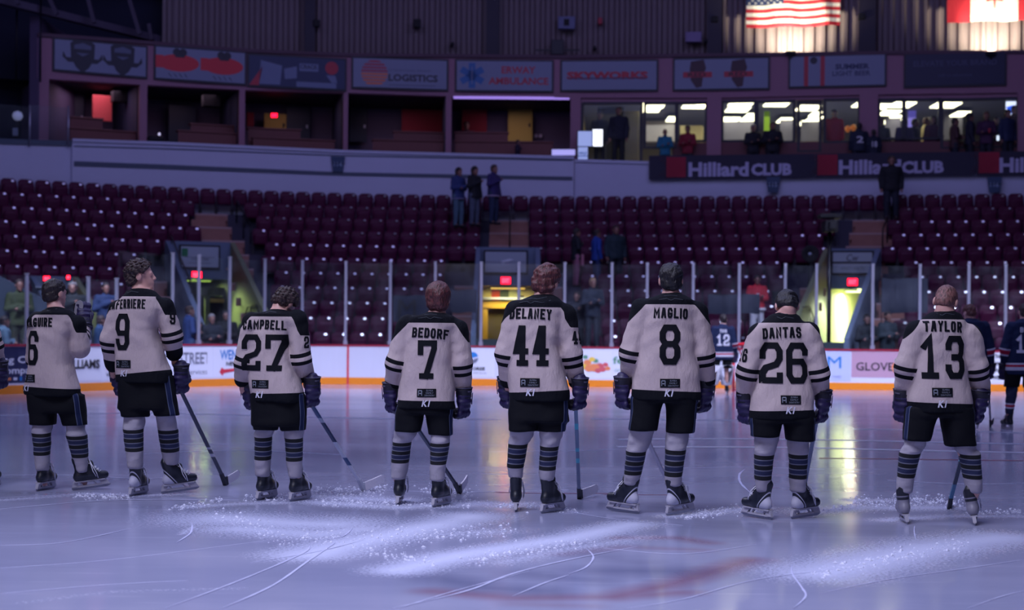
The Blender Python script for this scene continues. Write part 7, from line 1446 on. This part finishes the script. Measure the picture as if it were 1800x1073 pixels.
# ================================================================ PEOPLE IN THE STAND AND IN THE CLUB
_fan = {}
def fan_meshes(pose):
    if pose in _fan: return _fan[pose]
    Hc = np.array([0, .02, 1.62]); I = np.eye(3); sh = [np.array([sx * .185, 0, 1.40]) for sx in (-1, 1)]
    if pose == 'down': el = [np.array([sx * .235, -.02, 1.13]) for sx in (-1, 1)]; wr = [np.array([sx * .235, .05, .88]) for sx in (-1, 1)]
    elif pose == 'folded': el = [np.array([sx * .235, .02, 1.14]) for sx in (-1, 1)]; wr = [np.array([-sx * .06, .22, 1.16 + .03 * sx]) for sx in (-1, 1)]
    elif pose == 'heart': el = [np.array([-.235, -.02, 1.13]), np.array([.25, .02, 1.15])]; wr = [np.array([-.235, .05, .88]), np.array([-.05, .19, 1.30])]
    else: el = [np.array([sx * .235, .03, 1.14]) for sx in (-1, 1)]; wr = [np.array([sx * .12, .25, 1.02]) for sx in (-1, 1)]
    if pose == 'sit': hp = [np.array([sx * .10, 0, .92]) for sx in (-1, 1)]; kn = [np.array([sx * .13, .42, .93]) for sx in (-1, 1)]; an = [np.array([sx * .13, .45, .52]) for sx in (-1, 1)]
    else: hp = [np.array([sx * .095, 0, .90]) for sx in (-1, 1)]; kn = [np.array([sx * .10, .02, .50]) for sx in (-1, 1)]; an = [np.array([sx * .11, 0, .09]) for sx in (-1, 1)]
    def limbs(Q, rs, re, rw):
        d = None
        for k in (0, 1): a = smin(cone(Q, sh[k], el[k], rs, re), cone(Q, el[k], wr[k], re, rw), .02); d = a if d is None else np.minimum(d, a)
        return d
    def legs(Q, a, b, c):
        d = None
        for k in (0, 1): e = smin(cone(Q, hp[k], kn[k], a, b), cone(Q, kn[k], an[k], b, c), .03); d = e if d is None else smin(d, e, .02)
        return d
    TR = [(.88, 0, 0, .165, .115), (1.0, 0, 0, .155, .105), (1.18, 0, 0, .165, .11), (1.34, 0, 0, .19, .115), (1.42, 0, 0, .17, .10), (1.47, 0, 0, .09, .08)]
    def body(Q):
        d = head_sdf(Q, Hc, I); d = smin(d, cone(Q, (0, -.01, 1.55), (0, -.01, 1.42), .055, .062), .02); d = smin(d, stack(Q, [(z, x, y, a * .93, b * .93) for z, x, y, a, b in TR], 0), .03); d = smin(d, limbs(Q, .05, .04, .028), .03); d = smin(d, legs(Q, .08, .052, .035), .04)
        for k in (0, 1):
            u = wr[k] - el[k]; u = u / np.linalg.norm(u); h = wr[k] + u * .07; d = smin(d, ell(Q, wr[k] + u * .045, (.030, .034, .044)), .015); s_ = np.cross(u, [0, 0, 1]); s_ = s_ / max(np.linalg.norm(s_), .1) if np.linalg.norm(s_) > .1 else np.array([1., 0, 0])
            for f in range(4): o = s_ * (-.024 + .016 * f); d = smin(d, cone(Q, h + o * .9, h + o + u * (.055 + .012 * (f in (1, 2))) - np.array([0, 0, .006 * f]), .0095, .008), .006)
            d = smin(d, cone(Q, wr[k] + u * .02 + s_ * .03, wr[k] + u * .07 + s_ * .05, .011, .009), .008)
            d = smin(d, cone(Q, an[k], an[k] + np.array([0, .14, -.05]), .035, .03), .02)
        return d
    zb = .45 if pose == 'sit' else -.01
    xs = refine(-.36, -.12, .12, .36, .012, .018); ys = np.arange(-.2, .62, .016) if pose == 'sit' else np.arange(-.2, .42, .014); zs = refine(zb, 1.46, 1.74, 1.76, .010, .018)
    bm = raw_mesh('fan_body', *grow(body, None, None, None, zs, xs, ys), [M_SKIN])
    jk = raw_mesh('fan_jacket', *grow(lambda Q: np.maximum(smin(smin(stack(Q, [(.80, 0, 0, .19, .14)] + [(z, x, y, a + .03, b + .03) for z, x, y, a, b in TR], 0, 2.5), limbs(Q, .078, .066, .052), .03), cone(Q, (0, -.01, 1.42), (0, -.015, 1.49), .09, .075), .03) + wob(Q, .004, 24, 3), .80 - Q[:, 2] if pose != 'sit' else .84 - Q[:, 2]), (-.4, -.24, .74), (.4, .36, 1.56), .017), [M_SKIN])
    ps = raw_mesh('fan_trousers', *grow(lambda Q: smin(legs(Q, .105, .078, .062), stack(Q, [(.80, 0, 0, .175, .125), (1.0, 0, 0, .165, .12)], 0), .04) + wob(Q, .003, 26, 5), (-.3, -.2, zb), (.3, .62 if pose == 'sit' else .2, 1.02), .018), [M_SKIN])
    so = raw_mesh('fan_shoes', *grow(lambda Q: np.minimum(*[smax(smin(cone(Q, an[k] + np.array([0, -.02, -.045]), an[k] + np.array([0, .16, -.05]), .045, .038), cone(Q, an[k] + np.array([0, 0, .02]), an[k] + np.array([0, 0, -.04]), .045, .045), .02), an[k][2] - .09 - Q[:, 2], .005) for k in (0, 1)]), (-.22, -.12, zb), (.22, .7 if pose == 'sit' else .26, zb + .22), .014), [M_SKIN])
    _fan[pose] = (bm, jk, ps, so); return _fan[pose]
_fh = {}
def fan_hair(style):
    if style not in _fh:
        c = np.array([0, .02, 1.62])
        if style == 'cap': _fh[style] = raw_mesh('cap', *grow(lambda Q: np.maximum(smin(ell(Q - c, (0, -.012, .045), (.092, .112, .085)), ell(Q - c, (0, .12, .055), (.06, .075, .010)), .01), .035 - (Q - c)[:, 2]), c - .18, c + np.array([.18, .24, .2]), .010), [M_SKIN])
        else: _fh[style] = raw_mesh('hair', *grow(lambda Q: hair_sdf(Q, c, np.eye(3), style), c - np.array([.16, .2, .36]), c + .18, .010), [M_SKIN])
    return _fh[style]
def fan(label, px, py, fy, floor, top, pants, face=180.0, pose='down', hair='short', hc='dark', sk=None, group=None, hmin=1.5, hmax=1.9, grow_w=1.0, extra=None):
    """a spectator whose crown is seen at (px, py) on the wall y = fy(x), standing on the given floor height"""
    p = onto(px, py, fy); z = floor(p.x) if callable(floor) else floor; Hh = p.z - z; sc = min(max(Hh, hmin), hmax) / (1.745 if pose != 'sit' else 1.745); z = p.z - 1.745 * sc
    bm, jk, ps, so = fan_meshes(pose)
    if floor == 0.0: top = tuple(int(c * .62) for c in top); pants = tuple(int(c * .62) for c in pants)  # cloth behind the glass darkened, dimness put into its colour
    def put(name, me, par, mt, **kw):
        o = bpy.data.objects.new(name, me); COL.objects.link(o); o.parent = par; o.material_slots[0].link = 'OBJECT'; o.material_slots[0].material = mt; return o
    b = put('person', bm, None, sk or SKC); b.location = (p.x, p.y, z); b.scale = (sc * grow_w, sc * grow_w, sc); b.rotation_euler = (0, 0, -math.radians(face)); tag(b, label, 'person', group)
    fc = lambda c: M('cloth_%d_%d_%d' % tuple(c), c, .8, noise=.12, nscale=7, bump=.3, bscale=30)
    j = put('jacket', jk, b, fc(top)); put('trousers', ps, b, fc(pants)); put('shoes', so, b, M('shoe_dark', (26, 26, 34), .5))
    if hair == 'cap': put('cap', fan_hair('cap'), b, fc(hc))
    elif hair: put('hair', fan_hair(hair), b, HAIR[hc])
    if extra: extra(j, b)
    return b
SKC = skin('skin_crowd_dim', (134, 94, 86))  # darker copy of the skin tone, holding the dimness of the stand
SKD = skin('skin_brown', (120, 80, 70))
GS = 'spectators standing in the stand'
rowf = lambda i, o=-.05: (lambda x: row_y(i, x) + o)
TRD = lambda i: (lambda x: tread(i))
JN, DN = (40, 46, 86), (44, 60, 84)
def jk_band(col): 
    def f(j, b): 
        mb = MB(); n = 20; mb.tube([(.195 * math.cos(2 * math.pi * k / n), .15 * math.sin(2 * math.pi * k / n), .83) for k in range(n + 1)], .022, 6); part('hem', mb, M('hem_%d' % col[0], col, .8), j, True)
    return f
fan('woman in a blue denim jacket and long dark hair, left of three on the stairs', 806, 295, rowf(8), TRD(8), (38, 52, 104), (70, 96, 116), 135, 'folded', 'long', 'black', group=None, extra=jk_band((120, 116, 150)), grow_w=1.02)
fan('person with long black hair in a black top, middle of three on the stairs', 834, 293, rowf(8), TRD(8), (16, 20, 32), (70, 78, 100), 130, 'heart', 'long', 'black', grow_w=1.02)
fan('person in a purple hooded top with a pale hem, right of three on the stairs', 868, 290, rowf(8), TRD(8), (44, 34, 92), (26, 40, 72), 125, 'heart', 'short', 'brown', extra=jk_band((170, 150, 176)), grow_w=1.02)
fan('woman in a black top holding a pink cloth in the middle stand', 1013, 402, rowf(5), TRD(5), (18, 22, 36), (150, 96, 120), 80, 'heart', 'long', 'dark', hmin=1.45, extra=lambda j, b: part('cloth', MB().prism([(-.16, .12), (.14, .12), (.2, .2), (-.22, .2)], .62, .98), M('cloth_pink', (170, 110, 130), .8), j, bevel=.02))
fan('person in a bright blue coat in the middle stand, between two others', 1049, 404, rowf(5), TRD(5), (26, 62, 150), (30, 44, 90), 70, 'down', 'short', 'dark', hmin=1.45)
fan('broad man in a dark green coat, right of the bright blue coat', 1082, 397, rowf(5), TRD(5), (24, 44, 56), (26, 30, 46), 160, 'down', 'short', 'brown', hmin=1.45, grow_w=1.15)
fan('pale-headed man in a dim jacket behind the glass right of player 44', 1042, 489, lambda x: board_at(1042)[0].y + .9, 0.0, (58, 68, 98), (40, 50, 76), 170, 'folded', 'short', 'blond', hmax=1.95)
fan('faint person with a pale face behind the glass beside player 44', 1014, 513, lambda x: board_at(1014)[0].y + 1.5, 0.0, (44, 50, 76), (34, 40, 60), 190, 'heart', 'short', 'dark')
fan('large man in black standing high on the right stairs', 1567, 275, rowf(9), TRD(9), (14, 16, 30), (24, 28, 48), 185, 'down', 'short', 'brown', hmax=2.0, grow_w=1.15)
fan('made-up person in a red and white sports shirt behind the glass near the goalkeeper', 1331, 484, rowf(1), TRD(1), (190, 36, 56), (200, 200, 214), 180, 'folded', 'short', 'dark', extra=lambda j, b: (part('hem', MB().box((0, .0, .86), (.43, .33, .09)), M('hem_white', (210, 210, 222), .8), j, bevel=.04), part('emblem', MB().box((0, .15, 1.22), (.07, .01, .10)), M('hem_white', (210, 210, 222)), j)), hmin=1.6)  # figure added in place of a red and white reflection on the glass
fan('person in dark clothes behind the glass right of the right tunnel', 1524, 553, lambda x: board_at(1524)[0].y + .5, 0.0, (24, 36, 52), (20, 26, 40), 180, 'folded', 'short', 'dark', hmin=1.2)
fan('dim person in a blue-green coat behind the glass left of player 13', 1560, 548, lambda x: board_at(1560)[0].y + .7, 0.0, (34, 58, 76), (24, 32, 52), 160, 'folded', 'short', 'dark', hmin=1.3)
# by the left corner
lc = lambda px, o: (lambda x: board_at(px)[0].y + o)
fan('man in a light blue checked shirt behind the glass at the far left edge', 7, 556, lc(7, 1.0), 0.0, (150, 200, 240), (30, 38, 52), 60, 'folded', 'short', 'dark', extra=lambda j, b: part('sleeve_cover', MB().box((-.19, 0, 1.2), (.12, .2, .5)), M('vest_green', (24, 48, 46), .8), j, bevel=.04), hmin=1.6)
fan('person in a blue hooded top turned away behind the glass left of player 9', 186, 497, lc(186, 1.6), 0.0, (38, 72, 140), (40, 44, 66), 150, 'heart', 'short', 'dark', hmin=1.6)
fan('child in a pale blue top behind the glass left of player 9', 177, 555, lc(177, .75), 0.0, (58, 104, 170), (40, 50, 80), 60, 'folded', 'short', 'brown', hmin=1.2)
fan('dark haired man in a dark jacket behind the glass right of player 6', 128, 496, lc(128, 1.4), 0.0, (26, 40, 56), (24, 30, 44), 170, 'heart', 'short', 'grey', hmin=1.6, grow_w=1.15)
fan('person in an olive green coat behind the far left glass', 34, 491, lambda x: 37.6, 0.0, (74, 92, 52), (44, 60, 46), 150, 'folded', 'short', 'brown', hmin=1.6, hmax=2.1)
fan('man in a bright blue jacket behind the glass right of player 9', 333, 538, lc(333, .9), 0.0, (34, 78, 170), (70, 110, 170), 60, 'folded', 'short', 'brown', hmin=1.6)
fan('grey haired person in dark clothes behind the glass below the left tunnel', 372, 552, lc(372, .55), 0.0, (26, 34, 60), (34, 36, 56), 150, 'folded', 'short', 'grey', hmin=1.55)
fan('person in a black coat behind the glass between the left tunnel and player 27', 398, 546, lc(398, 1.0), 0.0, (20, 24, 38), (30, 32, 48), 180, 'folded', 'short', 'dark', hmin=1.55)
fan('person in a dark red coat behind the glass left of the grey haired person', 352, 566, lc(352, 1.6), 0.0, (130, 30, 54), (60, 30, 48), 180, 'folded', 'short', 'dark', hmin=1.4)
fan('person in a grey-green top standing at the lit wall beside player 27', 436, 550, lc(436, 1.2), 0.0, (66, 78, 74), (30, 36, 50), 200, 'folded', 'short', 'brown', hmin=1.4)
# in the club and on the balcony
CB = CZF + .02
cf = lambda d: (lambda x: SY(x) + d)
GC = None
fan('dark figure standing in the left club doorway', 1055, 196, cf(.8), CB, (26, 30, 44), (30, 34, 46), 190, 'down', 'short', 'dark', hmax=2.0)
fan('tall dark figure in the club doorway before the pale curtain', 1088, 188, cf(-.25), CB, (24, 26, 46), (16, 18, 30), 190, 'down', 'short', 'dark', hmax=2.05, grow_w=1.02)
fan('bald man in a teal shirt leaning on the balcony', 1169, 227, cf(-.14), CB, (34, 110, 140), (40, 44, 60), 180, 'folded', None, hmin=1.3, hmax=1.9)
fan('person in a dark red top on the balcony beside the teal shirt', 1209, 221, cf(-.14), CB, (128, 26, 48), (44, 50, 60), 195, 'folded', 'short', 'dark', hmin=1.3)
fan('person in a dark coat on the balcony, left of the dark pair', 1324, 219, cf(-.16), CB, (22, 24, 38), (24, 26, 40), 175, 'folded', 'short', 'grey', hmin=1.3, grow_w=1.05)
fan('broad person in a dark coat on the balcony, right of the dark pair', 1358, 215, cf(-.16), CB, (20, 22, 36), (22, 24, 38), 185, 'folded', 'short', 'dark', hmin=1.3, grow_w=1.15)
fan('person in a red hooded coat inside the club beside the glass door', 1467, 193, cf(.7), CB, (160, 24, 44), (40, 30, 44), 185, 'down', 'short', 'dark', hmax=1.95, grow_w=1.02)
def numberback(s): return lambda j, b: part('number', text_mb(s, .22, .2, .02, cz=1.18, y=0.0).xform(Matrix.Translation((0, -.155, 0))), M_LETW, j)
fan('spectator in a navy jersey with a pale number 2 on the balcony', 1510, 216, cf(-.16), CB, (26, 34, 58), (24, 28, 44), 0, 'down', 'short', 'dark', hmin=1.3, grow_w=1.15, extra=numberback('2'))
fan('smaller spectator in a navy jersey with a pale number on the balcony', 1536, 228, cf(-.18), CB, (22, 30, 54), (24, 28, 44), 0, 'down', 'short', 'dark', hmin=1.2, extra=numberback('18'))
fan('person with reddish hair in olive at the right club window', 1549, 209, cf(.6), CB, (70, 74, 66), (40, 42, 50), 190, 'down', 'short', 'red', hmin=1.4)
fan('person in a mauve-grey top at the right club window', 1590, 208, cf(.5), CB, (70, 60, 84), (40, 42, 60), 0, 'down', 'short', 'dark', hmin=1.4)
fan('slim dark figure before the violet strip in the club', 1608, 209, cf(1.4), CB, (20, 22, 40), (20, 22, 40), 120, 'down', 'short', 'black', hmin=1.4)
fan('person in a cream coat deep in the right club bay', 1628, 207, cf(2.0), CB, (200, 182, 130), (60, 56, 60), 110, 'folded', 'short', 'red', hmin=1.4)
fan('long haired person in a dark red top beside the cream coat', 1641, 204, cf(.6), CB, (66, 26, 48), (36, 40, 66), 200, 'down', 'long', 'dark', hmin=1.4)
fan('person in a brown patterned shirt on the balcony, left of the tall dark coat', 1678, 207, cf(-.2), CB, (70, 44, 50), (30, 36, 52), 95, 'folded', 'short', 'dark', hmin=1.3)
fan('long haired person in a tall dark coat on the balcony', 1704, 199, cf(-.14), CB, (26, 28, 50), (22, 26, 42), 90, 'down', 'long', 'black', hmin=1.3, grow_w=1.05)
fan('person in a plum top on the balcony holding a red cup', 1734, 197, cf(-.25), CB, (58, 26, 62), (28, 30, 46), 200, 'folded', 'short', 'red', hmin=1.3, extra=lambda j, b: part('cup', MB().lathe([(.03, 0), (.045, .12)], (-.1, .26, 1.1), 10), m_sr, j))
fan('dark figure holding a lit phone on the balcony', 1752, 206, cf(.8), CB, (22, 26, 42), (22, 24, 38), 190, 'folded', 'short', 'dark', hmin=1.3, extra=lambda j, b: part('phone', MB().box((0, .30, 1.08), (.07, .012, .15)), M('phone_lit', (235, 240, 255), emit=(225, 235, 255), es=1.5), j))
fan('broad person in a navy coat at the right end of the balcony', 1771, 193, cf(-.14), CB, (28, 38, 74), (22, 26, 44), 160, 'down', 'short', 'dark', hmin=1.3, grow_w=1.02)
fan('person in a brown coat behind the navy coat at the far right', 1783, 186, cf(.5), CB, (84, 62, 50), (30, 32, 44), 170, 'down', 'short', 'brown', hmin=1.3, hmax=2.0)
fan('dark figure cut by the right edge of the balcony', 1800, 204, cf(.9), CB, (20, 24, 40), (22, 24, 38), 180, 'folded', 'short', 'dark', hmin=1.3)
fan('small dark figure leaning on the balcony right of the stepped pinkish counter', 910, 246, lambda x: FY(x) + .75, lambda x: base_z(910) - .45, (40, 30, 56), (30, 28, 40), 100, 'heart', 'short', 'dark', hmin=1.1)
fan('dim person deep in the suite under the lavender light bar', 820, 214, cf(2.6), lambda x: min(base_z(795), base_z(1003)) - .44, (60, 30, 50), (36, 32, 50), 170, 'folded', 'short', 'dark', hmin=1.0, hmax=2.4)
